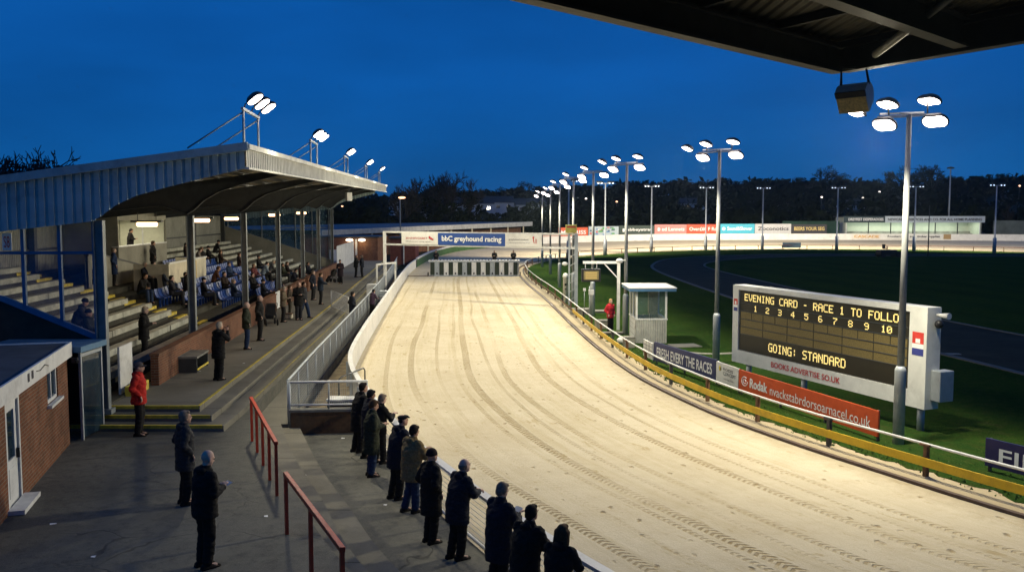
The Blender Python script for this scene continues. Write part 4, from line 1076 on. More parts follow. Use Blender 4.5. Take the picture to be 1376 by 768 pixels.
q = MB(); q.box2((.1, 1.3, 1.1), (.16, 2.1, 2.1)); q.build('poster', mat('poster_amber', (.35, .26, .08), .8, .5, 14), ki)
q = MB(); q.box2((-.015, .15, .1), (-.003, 2.0, 1.0)); dr = q.build('door', M_white, ki)
q = MB()
for z in (.3, .55, .8): q.box2((-.02, .2, z), (-.016, 1.9, z + .012))
q.build('door_rail', M_grey, dr)
q = MB(); q.box2((-.03, .05, .62), (-.016, .1, .75)); q.build('handle', M_black, dr)
q = MB(); q.sph((-.35, .6, .16), (.42, .3, .2), 12, 8); q = q.build('sandbag', M_white); q.location = (5.7, 41.2, 0); tag(q, 'white filled sack lying beside the kiosk door', 'sack')

# ---- arm with hanging display
ar = thing('display_gantry', 'white steel arm post with a small hanging amber display beside the kiosk', 'display', (5.6, 46.8, 0))
q = MB(); q.box((0, 0, 1.8), (.15, .15, 3.6)); q.build('post', M_white, ar)
q = MB(); q.box((-.9, 0, 3.57), (1.95, .13, .13)); q.bar((-.05, 0, 2.75), (-.75, 0, 3.5), .06, .06); q.build('arm', M_white, ar)
q = MB(); q.box((-1.45, 0, 2.9), (1.0, .25, .68)); sc = q.build('display_case', M_black, ar, bevel=.02)
q = MB(); q.box((-1.45, -.13, 2.9), (.78, .01, .46)); sc2 = q.build('screen', mat('dim_amber', (.10, .085, .04), .5, .3, 8, emis=(.5, .36, .12), estr=.22), sc)
q = MB()
for i in range(4): q.box((-1.45, -.137, 2.74 + i * .1), (.6, .004, .035))
q.build('display_lines', mat('amber_lines', (.3, .2, .05), .5, 0, emis=(1, .7, .25), estr=.5), sc2)
q = MB()
for x in (-1.75, -1.15): q.tube([(x, 0, 3.2), (x, 0, 3.52)], .02, 6)
q.build('hanger', M_white, ar)
cm_ = thing('dome_camera', 'white dome camera on an arm of the pole behind the kiosk', 'camera', (5.62, 44.9, 3.75))
q = MB(); q.tube([(.1, 0, .02), (-.14, 0, .02)], .025, 6); q.build('arm', M_white, cm_)
q = MB(); q.sph((-.2, 0, 0), (.19, .14, .12), 12, 8); q.build('dome', M_white, cm_)
cm2 = thing('dome_camera', 'white dome camera on the left of the gantry right post', 'camera', (3.75, 59.9, 2.8))
q = MB(); q.tube([(.1, 0, .02), (-.14, 0, .02)], .025, 6); q.build('arm', M_white, cm2)
q = MB(); q.sph((-.2, 0, 0), (.2, .14, .13), 12, 8); q.build('dome', M_white, cm2)
# white post with domed top
po_ = thing('white_post', 'thick white marker post with rounded cap beside the inner rail', 'post', (3.72, 62, 0))
q = MB(); q.lathe(None, [(.17, 0), (.17, 1.75), (.2, 1.75), (.2, 1.82), (.19, 1.9), (.14, 2.0), (.03, 2.05)], 16, Matrix.Identity(4)); q.build('shaft', M_white, po_)
q = MB(); q.box((0, -.175, 1.25), (.14, .02, .16)); q.box((.0, -.175, .95), (.08, .02, .1)); q.build('plate', M_black, po_)
# small sign and cabinets
sg = thing('meter_post', 'thin post carrying two small white boxes near the inner rail', 'post', (4.55, 52.2, 0))
q = MB(); q.tube([(0, 0, 0), (0, 0, 1.9)], .03, 6); q.tube([(-.3, 0, .6), (-.3, 0, 1.7)], .02, 6); q.build('post', M_galv, sg)
q = MB(); q.box((.1, -.05, 1.55), (.32, .1, .3)); q.box((-.3, -.03, 1.7), (.16, .06, .16)); q.build('box', M_white, sg, bevel=.01)
for i, (x, y, sx, sy, h_, l) in enumerate(((4.3, 54.5, 1.5, 1.0, .35, 'low concrete slab table near the hanging display'), (5.3, 55.5, 1.2, .9, .12, 'flat pale slab lying on the grass behind the poles'), (4.9, 47.6, .9, .7, .45, 'small grey cabinet inside the rail near the woman in red'), (5.0, 45.0, 1.3, .5, .12, 'low concrete plinth under the display arm'), (5.35, 40.6, .5, .5, .5, 'small dark box beside the kiosk foot'))):
    o = thing('service_box', l, 'box', (x, y, 0))
    q = MB(); q.box((0, 0, h_ * .45), (sx * .92, sy * .92, h_ * .9), .1); q.build('body', M_grey if i % 2 == 0 else M_slab if 0 else M_conc, o)
    q = MB(); q.box((0, 0, h_ * .95), (sx, sy, max(.03, h_ * .1)), .1); q.build('lid', M_conc if i != 1 else M_grey, o, bevel=.005)
db = thing('legged_box', 'dark box on legs beside the rail at the far turn', 'box', (8.2, 121, 0))
q = MB(); q.box((0, 0, 1.1), (1.15, .5, .9)); q.build('case', M_black, db, bevel=.02)
for x in (-.35, 0.05, .4):
    q = MB(); q.box((x, 0, .33), (.08, .08, .66)); q.build('leg', M_steel, db)

# ---- advertising boards along the rail
def board(name, label, p0, p1, z0, z1, m, th=.05, legs=True, group='advertising boards along the running rail'):
    p0 = Vector((*p0, 0)); p1 = Vector((*p1, 0)); c0 = (p0 + p1) / 2
    o = thing(name, label, 'advertising board', (c0.x, c0.y, 0), 0, group)
    q = MB(); q.wall([p0[:2], p1[:2]], z0, z1, th); pn = q.build('panel', m, o, world=True)
    d = (p1 - p0).normalized(); n = Vector((d.y, -d.x, 0))
    if legs:
        q = MB(); L = (p1 - p0).length; k = max(2, int(L / 2) + 1)
        for i in range(k):
            c1 = p0 + d * (.08 + (L - .16) * i / (k - 1)) - n * .06; q.box((c1.x, c1.y, (z1) / 2), (.06, .06, z1), math.atan2(d.y, d.x))
        q.build('legs', M_steel, o, world=True)
    return o, pn, p0 + n * th / 2, p1 + n * th / 2
B0, B1, B2, B3 = (5.82, 36.1), (7.28, 31.5), (7.68, 29.9), (9.75, 23.4)
_, pn, a, e = board('advertising_board', 'small white gridded board left of the navy advertising board', (5.6, 37.6), (5.78, 36.3), .12, .80, M_wall)
q = MB(); d = (e - a)
for f in (.33, .66): c0 = a.lerp(e, f); q.box((c0.x - .005, c0.y, .46), (.012, .012, .6))
for z in (.3, .46, .62): q.bar((a.x - .006, a.y, z), (e.x - .006, e.y, z), .008, .014)
q.build('grid_lines', M_txtk, pn, world=True)
_, pn, a, e = board('advertising_board', 'navy advertising board with white capital letters along the rail', B0, B1, .14, .90, M_navy)
lettering('FRESH EVERY THE RACES', a.lerp(e, .05), a.lerp(e, .95), .32, .72, M_txtw, pn, off=.008, bold=.02)
_, pn, a, e = board('advertising_board', 'small white advertising board between the navy and orange boards', (B1[0] + .01, B1[1] - .04), B2, .14, .86, M_wall)
lettering('RODIS', a.lerp(e, .34), a.lerp(e, .78), .62, .72, M_txtk, pn, off=.008, bold=.01); lettering('CONCEPT', a.lerp(e, .34), a.lerp(e, .9), .46, .58, M_txtk, pn, off=.008); lettering('racing club', a.lerp(e, .36), a.lerp(e, .8), .3, .37, M_txtk, pn, off=.008)
q = MB(); c0 = a.lerp(e, .18); q.sph((c0.x - .01, c0.y, .66), (.02, .1, .1), 10, 6); q.build('emblem', M_yel, pn, world=True)
_, pn, a, e = board('advertising_board', 'long orange red advertising board with a web address below the scoreboard', (B2[0] + .01, B2[1] - .04), B3, .14, .84, M_orange)
lettering('Rodak', a.lerp(e, .10), a.lerp(e, .25), .34, .66, M_txtw, pn, off=.008, bold=.03); lettering('nvackstabrdorsoarnacel.co.uk', a.lerp(e, .27), a.lerp(e, .96), .32, .62, M_txtw, pn, off=.008)
q = MB(); c0 = a.lerp(e, .055); n_ = (e - a).normalized(); q2 = Vector((n_.y, -n_.x, 0)) * .01
ring = [Vector((c0.x, c0.y, .5)) + n_ * .17 * math.cos(t_) + Vector((0, 0, .15 * math.sin(t_))) + q2 for t_ in [i * math.pi / 10 for i in range(3, 21)]]
q.tube(ring, .016, 5); ring = [Vector((c0.x, c0.y, .5)) + n_ * .08 * math.cos(t_) + Vector((0, 0, .07 * math.sin(t_))) + q2 for t_ in [i * math.pi / 8 for i in range(0, 15)]]; q.tube(ring, .016, 5)
q.build('emblem', M_txtw, pn, world=True)
_, pn, a, e = board('advertising_board', 'dark navy FINISH board at the right edge of the infield', (11.18, 20.7), (12.55, 18.2), .14, .80, mat('finish_navy', (.02, .018, .075), .4, .1))
lettering('FINISH', a.lerp(e, .12), a.lerp(e, .9), .27, .62, M_txtw, pn, off=.008, bold=.012)

# ---- scoreboard
sb = thing('scoreboard', 'large white framed electronic scoreboard on posts in the infield', 'scoreboard', (9.75, 28.4, 0))
SA, SE = Vector((8.1, 32.6, 0)), Vector((11.35, 24.25, 0)); sd = (SE - SA).normalized(); sn = Vector((sd.y, -sd.x, 0)); sn = sn if sn.x < 0 else -sn
SW = (SE - SA).length; ZB, ZT = .68, 3.5; TH = .5
def sp(f, z, o_=0.0): return SA + sd * f + Vector((0, 0, z)) + sn * o_
def sbox(b, f0, f1, z0, z1, o0, o1):
    c0 = sp((f0 + f1) / 2, (z0 + z1) / 2, (o0 + o1) / 2); b.box(c0, (abs(f1 - f0), abs(o1 - o0), abs(z1 - z0)), math.atan2(sd.y, sd.x))
q = MB(); sbox(q, 0, SW, ZB, ZB + .46, 0, -TH); sbox(q, 0, SW, ZT - .16, ZT, 0, -TH); sbox(q, 0, .34, ZB + .46, ZT - .16, 0, -TH); sbox(q, SW - .62, SW, ZB + .46, ZT - .16, 0, -TH); sbox(q, .34, SW - .62, ZB + .46, ZT - .16, -.12, -TH)
q.build('cabinet', mat('scoreboard_white', (.55, .56, .52), .55, .12, 1.4, .05, 20, dirt=.25), sb, world=True)
m_scr = mat('screen_black', (.016, .015, .010), .35, .15)
m_led = mat('led_yellow', (.5, .4, .1), .4, 0, emis=(1.0, .76, .28), estr=.95)
m_olive = mat('screen_olive', (.13, .10, .035), .5, .35, 30)
F0, F1 = .42, SW - .70; Z1, Z0_ = ZT - .22, ZB + .52
q = MB(); sbox(q, F0 - .06, F1 + .06, Z0_ - .04, Z1 + .04, -.10, -.05); scr = q.build('screen', m_scr, sb, world=True)
q = MB(); FW = F1 - F0
rows = [(2.30, 2.42), (1.93, 2.24), (1.87, 1.93)]
def zr(f): return Z0_ + (Z1 - Z0_) * f
cellz = [(.53, .65), (.40, .515), (.27, .385)]
for j, (a_, b_) in enumerate(cellz):
    n = 12 if j == 0 else 6
    for i in range(n): sbox(q, F0 + FW * i / n + .02, F0 + FW * (i + 1) / n - .02, zr(a_), zr(b_), -.05, -.044)
q.build('score_cells', m_olive, scr, world=True)
q = MB()
for z in (.80, .66, .525, .392, .262): sbox(q, F0, F1, zr(z), zr(z) + .018, -.05, -.03)
q.build('divider_bar', mat('bar_blue', (.04, .05, .06), .4, .2), scr, world=True)
def P2(f): return sp(F0 + FW * f, 0, -.045)
GLY = dict(zip('ACDEFGILNORSTVW-:0123456789', [
    '01110 10001 10001 11111 10001 10001 10001', '01111 10000 10000 10000 10000 10000 01111', '11110 10001 10001 10001 10001 10001 11110', '11111 10000 10000 11110 10000 10000 11111', '11111 10000 10000 11110 10000 10000 10000',
    '01111 10000 10000 10011 10001 10001 01111', '01110 00100 00100 00100 00100 00100 01110', '10000 10000 10000 10000 10000 10000 11111', '10001 11001 10101 10101 10011 10001 10001', '01110 10001 10001 10001 10001 10001 01110',
    '11110 10001 10001 11110 10100 10010 10001', '01111 10000 10000 01110 00001 00001 11110', '11111 00100 00100 00100 00100 00100 00100', '10001 10001 10001 10001 01010 01010 00100', '10001 10001 10001 10101 10101 11011 10001',
    '00000 00000 00000 01110 00000 00000 00000', '00000 00100 00100 00000 00100 00100 00000', '01110 10001 10011 10101 11001 10001 01110', '00100 01100 00100 00100 00100 00100 01110', '01110 10001 00001 00110 01000 10000 11111', '11110 00001 00001 01110 00001 00001 11110',
    '00010 00110 01010 10010 11111 00010 00010', '11111 10000 11110 00001 00001 10001 01110', '01110 10000 10000 11110 10001 10001 01110', '11111 00001 00010 00100 01000 01000 01000', '01110 10001 10001 01110 10001 10001 01110', '01110 10001 10001 01111 00001 00001 01110']))
def dots(txt, f0, f1, z0, z1, name='lettering'):
    # lamp matrix characters, one small lamp face per dot
    n = len(txt) * 6 - 1; cw = FW * (f1 - f0) / n; chh = (zr(z1) - zr(z0)) / 7; b = MB()
    for i, ch in enumerate(txt):
        if ch == ' ': continue
        for r_, row in enumerate(GLY[ch].split()):
            for c_, bit in enumerate(row):
                if bit == '1':
                    fa = F0 + FW * f0 + (i * 6 + c_) * cw; z = zr(z1) - (r_ + 1) * chh; k = .02
                    b.poly([sp(fa + cw * k, z + chh * k, -.036), sp(fa + cw * (1.10 - k), z + chh * k, -.036), sp(fa + cw * (1.10 - k), z + chh * (1.06 - k), -.036), sp(fa + cw * k, z + chh * (1.06 - k), -.036)])
    b.build(name, m_led, scr, world=True)
dots('EVENING CARD - RACE 1 TO FOLLOW', .03, .985, .85, .97)
for i in range(10): dots(str(i + 1), .10 + i * .0855, .10 + i * .0855 + (.024 if i < 9 else .054), .685, .785, 'digit')
dots('GOING: STANDARD', .21, .69, .06, .20)
lettering('BOOKS ADVERTISE SO.UK', P2(.24), P2(.67), ZB + .14, ZB + .33, M_txtr, scr, off=.06, bold=.012)
for f0, f1, z0, z1 in ((.07, .29, 2.55, 3.0), (SW - .50, SW - .10, 2.15, 2.80)):
    q = MB(); zm = (z0 + z1) / 2; sbox(q, f0, f1, zm, z1, .002, .006); dc = q.build('decal', mat('decal_red', (.5, .04, .03), .5, .2), sb, world=True)
    q = MB(); sbox(q, f0, f1, zm - .14 * (z1 - z0) / .7, zm, .002, .006); sbox(q, f0 + (f1 - f0) * .3, f0 + (f1 - f0) * .7, zm + .02, zm + .14, .006, .009); q.build('white_band', M_txtw, dc, world=True)
    q = MB(); sbox(q, f0, f1, z0, zm - .14 * (z1 - z0) / .7, .002, .006); q.build('blue_band', mat('decal_blue', (.03, .04, .2), .5, .2), dc, world=True)
for f in (.7, 3.7, SW - .35):
    q = MB(); c0 = sp(f, 0, -.25); q.tube([(c0.x, c0.y, 0), (c0.x, c0.y, ZB)], .1, 10); q.build('leg', M_galv, sb, world=True)
q = MB(); c0 = sp(SW + .16, 1.35, -.45); q.box(c0, (.32, .5, .85), math.atan2(sd.y, sd.x)); q.build('control_box', M_galv, sb, world=True, bevel=.02)
q = MB(); c0 = sp(SW + .12, 3.05, -.3); q.sph(c0, .12, 12, 8); q.build('sounder', M_black, sb, world=True)
q = MB(); c0 = sp(SW + .2, 3.3, -.3); q.tube([c0 - sd * .15, c0 + sd * .25], [.04, .09], 10); q.build('side_lamp', M_white, sb, world=True)

# ---- far hoardings
def oat(px, off=.35):
    """point just outside the far barrier on a bearing"""
    k = (px - 688) / 1200
    for a, b in zip(OUT[:-1], OUT[1:]):
        if a.y > 150 or a.x > 30:
            fa, fb = a.x - k * a.y, b.x - k * b.y
            if fa <= 0 < fb:
                p = a.lerp(b, -fa / (fb - fa)); d = (b - a).normalized(); return (p.x - d.y * off, p.y + d.x * off), p.z
    return (k * 180, 180), 1.0
hb = [(700, 752, 'abenseandarad', M_wall, M_txtk, .42, 1.0, 'pale pink hoarding with small dark lettering at the left of the far bend', (.52, .36, .30)),
      (752, 791, 'MORRISS', None, M_txtw, 0.95, 2.3, 'orange red hoarding with white lettering behind the gantry post', (.55, .10, .04)),
      (792, 832, 'The Vets 999', None, M_txtk, 1.2, 2.4, 'hoarding with a multicoloured picture on white on the far bend', (.35, .42, .45)),
      (832.5, 880, 'abbeystrat', None, M_txtw, 1.2, 2.45, 'dark green hoarding with white lettering on the far bend', (.03, .05, .04)),
      (880.3, 923, 'ed Lennets', None, M_txtw, 1.25, 2.6, 'salmon pink hoarding with white lettering on the far bend', (.52, .20, .18)),
      (923.3, 966, 'Over£60 F Rd', None, M_txtw, 1.25, 2.6, 'bright red hoarding with white lettering on the far bend', (.60, .07, .03)),
      (967, 1014, 'Saund&Slower', None, M_txtw, 1.3, 2.7, 'turquoise hoarding with white lettering on the far bend', (.05, .36, .48)),
      (1014.5, 1063, 'Zoconotics', None, M_txtk, 1.25, 2.7, 'pale grey hoarding with thin dark lettering on the far bend', (.42, .42, .42)),
      (1063.3, 1111, 'BEERS YOUR SEG', None, mat('gold_letters', (.55, .42, .15), .5, .3, 9), 1.3, 2.6, 'black hoarding with gold and white lettering on the far bend', (.02, .02, .025))]
for px0, px1, tx, m, mt, z0, z1, l, col in hb:
    (p0, za), (p1, zb_) = oat(px0), oat(px1); zz = (za + zb_) / 2
    _, pn, a, e = board('hoarding', l, p0, p1, zz + z0, zz + z1 + .65, mat('hoarding_paint', col, .5, .12), .08, True, 'advertising hoardings around the far bend')
    if px0 == 792:
        for i in range(26):
            q = MB(); f = random.uniform(.05, .9); zc = zz + random.uniform(z0 + .15, z1 + .4); c0 = a.lerp(e, f); dd = (e - a).normalized(); n_ = Vector((dd.y, -dd.x, 0)) * (.01 + i * .001)
            q.box((c0.x + n_.x, c0.y + n_.y, zc), (random.uniform(.3, .9), .012, random.uniform(.12, .4)), math.atan2(dd.y, dd.x)); q.build('picture_patch', mat('patch', random.choice([(.1, .2, .4), (.1, .3, .1), (.5, .1, .08), (.6, .6, .55), (.05, .08, .12)]), .5, .2), pn, world=True)
    else:
        f0 = .22 if px0 in (832.5, 880.3, 967) else .08
        lettering(tx, a.lerp(e, f0), a.lerp(e, .93), zz + z0 + (z1 - z0 + .65) * .34, zz + z0 + (z1 - z0 + .65) * .72, mt, pn, off=.03, bold=.02)
        if f0 > .1:
            q = MB(); c0 = a.lerp(e, .12); dd = (e - a).normalized(); n_ = Vector((dd.y, -dd.x, 0)) * .03; q.sph((c0.x + n_.x, c0.y + n_.y, zz + (z0 + z1 + .65) / 2), (.38, .03, .36), 12, 8); q.build('emblem', mt, pn, world=True)
for px0, px1, tx, mt, col, l in ((1145, 1182, 'CASCADE', mat('ochre_letters', (.5, .26, .05), .6, .3), (.66, .6, .5), 'low sponsor strip with ochre lettering on the far white wall'), (1188, 1266, 'Roosters DIY  and  timber supplies', M_txtk, (.6, .6, .55), 'low sponsor strip with small black lettering on the far white wall'), (1267, 1277, '', M_txtk, (.3, .2, .09), 'small brown square board on the far white wall')):
    (p0, za), (p1, zb_) = oat(px0, -.1), oat(px1, -.1)
    _, pn, a, e = board('sponsor_strip', l, p0, p1, za + .25, za + 1.25, mat('strip_paint', col, .5, .15), .05, False, 'sponsor strips on the far white wall')
    if tx: lettering(tx, a.lerp(e, .05), a.lerp(e, .95), za + .45, za + 1.0, mt, pn, off=.03, bold=.03)
# blue grey board by the inner rail at the bend
bb = thing('rail_board', 'plain blue grey board on the inner rail of the far bend', 'board', (50.5, 161.3, 0))
q = MB(); q.box((0, 0, .75), (3.3, .08, .95)); q.build('panel', mat('slate_board', (.10, .16, .2), .6, .2), bb)
q = MB(); q.box((-1.4, .08, .4), (.08, .08, .8)); q.box((1.4, .08, .4), (.08, .08, .8)); q.build('legs', M_steel, bb)

# ---- far stand
fsd = thing('far_stand', 'long low open fronted stand with signboards on its roof edge beyond the far bend', 'stand', (88, 197, .5))
X0, X1 = 74.5 / 200 * 197, 105.0 / 200 * 197
q = MB(); q.box2((X0, 202.8, .3), (X1, 203, 5.6)); q.box2((X0, 197.2, .3), (X0 + .15, 202.8, 5.7)); q.box2((X1 - .15, 197.2, .3), (X1, 202.8, 5.7)); q.build('back_wall', mat('pale_render', (.36, .38, .31), .8, .15, .4), fsd, world=True)
q = MB(); q.box2((X0 - .5, 196.8, 5.75), (X1 + .5, 203.4, 5.95)); q.build('roof', M_steel, fsd, world=True)
q = MB(); q.box2((X0 - .5, 196.7, 4.55), (X0 + 8.6, 196.78, 5.95)); s1_ = q.build('dark_signboard', mat('sign_dark', (.03, .05, .055), .5, .2), fsd, world=True)
lettering('DREYFEST DESPERADOES', (X0 + .5, 196.7), (X0 + 8.2, 196.7), 4.95, 5.55, M_txtw, s1_, off=.04, bold=.03)
q = MB(); q.box2((X0 + 8.6, 196.7, 4.55), (X1 + .5, 196.78, 5.95)); s2_ = q.build('white_signboard', mat('sign_white', (.5, .56, .58), .5, .1), fsd, world=True)
lettering('NEWCASTLE SERVICES AND CO. FOR ALL HOME PLANNING', (X0 + 9.2, 196.7), (X1 - .2, 196.7), 4.95, 5.5, M_txtk, s2_, off=.04, bold=.03)
for i in range(7):
    q = MB(); x = X0 + .3 + (X1 - X0 - .6) * i / 6; q.box((x, 197.3, 3.0), (.18, .18, 5.2)); q.build('post', M_steel if 0 < i < 6 else M_white, fsd, world=True)
q = MB()
for k in range(4): q.box2((X0 + .3, 198.5 + k, .3), (X1 - .3, 202.7, 1.2 + k * .45))
q.build('terrace', M_conc, fsd, world=True)
ld = bpy.data.lights.new('stand_lamp', 'AREA'); ld.energy = 2600; ld.color = (.85, 1, .85); ld.shape = 'RECTANGLE'; ld.size = 26; ld.size_y = .5
lo = bpy.data.objects.new('stand_lamp', ld); COL.objects.link(lo); lo.parent = fsd; lo.matrix_parent_inverse = mw(fsd).inverted(); lo.location = ((X0 + X1) / 2, 199, 5.6)
fw2 = thing('block_wall', 'grey block wall behind the far white barrier at the right', 'wall', (118, 192, 0))
q = MB(); q.wall([(107, 199), (150, 186)], 0, 5.0, .3); q.build('blockwork', mat('block_grey', (.10, .12, .11), .9, .3, .6), fw2, world=True)
fw3 = thing('dark_fence', 'dark green boarded fence behind the hoardings at the far bend', 'fence', (62, 197, 0))
q = MB(); q.wall([(58, 192), (72, 197)], 0, 4.9, .15); q.build('boards', mat('fence_green', (.02, .05, .035), .9, .3, .6), fw3, world=True)

# masts and odd things in the infield / beyond
ms_ = thing('thin_mast', 'thin dark mast on the infield left of the near floodlight pole top', 'mast', (61.5, 132, 0))
q = MB(); q.tube([(0, 0, 0), (0, 0, 7.6)], [.1, .05], 8); q.build('pole', M_steel, ms_)
mst = thing('tall_mast', 'tall slim mast with a small head behind the far stand', 'mast', (107.3, 220, 0))
q = MB(); q.tube([(0, 0, 0), (0, 0, 17.5)], [.22, .14], 8); q.build('pole', M_galv, mst)
q = MB(); q.lathe(None, [(.9, 0), (.8, .3), (.1, .5)], 12, Matrix.Translation((0, 0, 17.5))); q.build('mast_head', M_steel, mst)
mo = thing('roller_machine', 'dark turf machine parked on the unlit infield grass', 'vehicle', (54.5, 130, 0), .2)
q = MB(); q.box((0, 0, .7), (2.6, 1.3, .7)); q.box((1.2, 0, .55), (1.4, 1.1, .45)); q.build('body', M_black, mo, bevel=.06)
q = MB(); q.box((-.2, 0, 1.3), (.5, .6, .12)); q.box((-.45, 0, 1.6), (.12, .6, .6)); q.build('seat', M_black, mo)
for x in (-.9, 1.5):
    for y in (-.65, .65):
        q = MB(); q.lathe(None, [(.4, -.13), (.42, -.08), (.42, .08), (.4, .13)], 16, Matrix.Translation((x, y, .42)) @ Matrix.Rotation(math.pi / 2, 4, 'X')); q.build('wheel', M_rubber, mo)
q = MB(); q.tube([(.35, 0, .9), (.1, 0, 1.55)], .03, 6); q.lathe(None, [(.2, 0), (.2, .03)], 12, Matrix.Translation((.1, 0, 1.55))); q.build('steering_wheel', M_steel, mo)

# ---- street lamp behind the stand
slm = thing('street_lamp', 'single street lamp with a warm lit head beyond the clubhouse roof', 'street lamp', (-15.1, 121, 0))
q = MB(); q.tube([(0, 0, 0), (0, 0, 8.2), (.15, 0, 8.35)], [.12, .07, .06], 8); q.build('post', M_galv, slm)
q = MB(); q.sph((.25, 0, 8.45), (.5, .25, .14), 12, 6); q.build('lamp_head', mat('street_glow', (1, .6, .3), .4, 0, emis=(1, .45, .22), estr=4), slm)

# ---- clubhouse beyond the stand
ch = thing('clubhouse', 'low clubhouse with a long pale flat roof beyond the starting traps', 'building', (-14, 150, 0))
CA, CE = Vector((-26, 117, 0)), Vector((3.2, 195, 0)); cdn = (CE - CA).normalized(); cn_ = Vector((cdn.y, -cdn.x, 0))
q = MB(); k = len(q.v)
bw_ = [(CA + cn_ * 1, 3.45, 4.1), (CE + cn_ * 1, 3.9, 4.75)]
q.wall([(CA + cn_ * 1.2)[:2], (CE + cn_ * 1.2)[:2]], [3.45, 3.85], [4.15, 4.75], .3); q.build('roof_fascia', M_fascia, ch, world=True)
q = MB(); a0, a1, a2, a3 = CA + cn_ * 1.2, CE + cn_ * 1.2, CE - cn_ * 12, CA - cn_ * 30
q.poly([(a0.x, a0.y, 4.1), (a1.x, a1.y, 4.7), (a2.x, a2.y, 4.7), (a3.x, a3.y, 4.3)]); q.build('roof', M_rooft, ch, world=True)
q = MB(); q.wall([(CA - cn_ * 1.5)[:2], (CE - cn_ * 1.5)[:2]], 0, [3.6, 4.0], .3); q.build('front_wall', M_brick, ch, world=True)
for i in range(9):
    p = CA.lerp(CE, (i + .5) / 9) + cn_ * .9; q = MB(); q.box((p.x, p.y, 1.9), (.25, .25, 3.8)); q.build('post', M_cream, ch, world=True)
for i in range(8):
    p = CA.lerp(CE, (i + .8) / 9) - cn_ * 1.3; q = MB(); q.box((p.x, p.y, 1.8), (2.2, .12, 1.5), math.atan2(cdn.y, cdn.x)); q.build('window', M_wing, ch, world=True)
# brick block, white fence and lamps at the end of the promenade
bb_ = thing('brick_block', 'brown brick toilet block with two lit lamps at the end of the promenade', 'building', (-18.5, 104, 0))
q = MB(); q.box2((-22, 101, 0), (-15.2, 108, 3.55)); q.build('walls', M_brick, bb_, world=True)
q = MB(); q.box2((-22.2, 100.8, 3.55), (-15, 108.2, 3.7)); q.build('roof', M_steel, bb_, world=True)
for x in (-18.3, -16.9):
    q = MB(); q.sph((x, 100.6, 3.3), (.42, .3, .16), 12, 8); q.build('wall_lamp', mat('wall_lamp', (1, .9, .7), .4, 0, emis=(1, .88, .65), estr=4), bb_, world=True)
    ld = bpy.data.lights.new('wall_lamp_light', 'POINT'); ld.energy = 22; ld.color = (1, .72, .4); ld.shadow_soft_size = .2
    lo = bpy.data.objects.new('wall_lamp_light', ld); COL.objects.link(lo); lo.parent = bb_; lo.matrix_parent_inverse = mw(bb_).inverted(); lo.location = (x, 100.2, 3.0)
q = MB(); q.box2((-17.7, 100.9, 0), (-17.5, 100.98, 3.4)); q.box2((-20.6, 100.9, .1), (-19.6, 100.97, 2.2)); q.build('white_pilaster', M_white, bb_, world=True)
b2_ = thing('red_shed', 'dark red boarded shed right of the brick block', 'building', (-14, 112, 0))
q = MB(); q.box2((-15, 110, 0), (-11.9, 114, 3.2)); q.build('walls', mat('red_boards', (.16, .05, .035), .8, .3, 3), b2_, world=True)
q = MB(); q.box2((-15.2, 109.8, 3.2), (-11.8, 114.2, 3.4)); q.build('roof', M_steel, b2_, world=True)
q = MB(); q.box2((-13.4, 109.9, 0), (-13.25, 110, 3.2)); q.build('white_pilaster', M_white, b2_, world=True)
wf = thing('white_fence', 'tall pale boarded fence at the far end of the promenade', 'fence', (-15.6, 84, .0))
q = MB()
f0, f1 = Vector((-15.6, 79.5, 0)), Vector((-17.0, 96.0, 0))
for i in range(34):
    a, e = f0.lerp(f1, i / 34), f0.lerp(f1, (i + .86) / 34); q.wall([a[:2], e[:2]], .9, 3.3 + .02 * (i % 3), .03)
q.build('boards', M_white, wf, world=True)
wp_ = thing('walkway_gate', 'white steel frame gate on the walkway beside the gantry post', 'gate', (-9.9, 62, .3))
q = MB(); a, e = G(506, 392, .3), G(531, 388, .3)
for p in (a, e): q.box((p.x, p.y, 1.35), (.12, .12, 2.1))
q.bar((a.x, a.y, 2.36), (e.x, e.y, 2.36), .12, .12); q.build('frame', M_white, wp_, world=True)
wb = thing('timing_cabinet', 'white cabinet with steps between the fence and the barrier', 'cabinet', G(500, 403, .3))
q = MB(); q.box((0, 0, .55), (.7, .8, 1.1)); q.build('body', M_white, wb, bevel=.02)
q = MB(); q.box((.75, .4, .3), (.7, .9, .6)); q.box((.75, -.3, .15), (.7, .5, .3)); q.build('steps', M_galv, wb)
# mesh barrier across the steps
mbp = thing('mesh_barrier', 'steel mesh barrier panel standing across the terrace steps', 'barrier', G(444, 414, 1.1))
q = MB(); a, e = Vector((0, 0, 0)), Vector((.95, -.2, -.35))
for p in (a, e): q.tube([p, p + Vector((0, 0, .95))], .025, 6)
q.tube([a + Vector((0, 0, .95)), e + Vector((0, 0, .95))], .022, 6); q.tube([a + Vector((0, 0, .1)), e + Vector((0, 0, .1))], .022, 6); q.build('frame', M_white, mbp)
q = MB()
for i in range(1, 16): p = a.lerp(e, i / 16); q.tube([p + Vector((0, 0, .1)), p + Vector((0, 0, .95))], .006, 3, False)
for i in range(1, 14): z = Vector((0, 0, .1 + i * .06)); q.tube([a + z, e + z], .006, 3, False)
q.build('mesh_infill', M_white, mbp)

# ================================================================ LEFT HUT AND PORCH
hut = thing('brick_hut', 'flat roofed red brick hut with white fascia at the left edge', 'building', (-10.4, 20.7, .65))
HA, HB = Vector((-10.42, 20.7, 0)), Vector((-8.35, 13.2, 0)); hd = (HB - HA).normalized(); hn = Vector((hd.y, -hd.x, 0))   # hn points left
if hn.x > 0: hn = -hn
HL = (HB - HA).length
def hp(f, o_, z): return HA + hd * f + hn * o_ + Vector((0, 0, z))
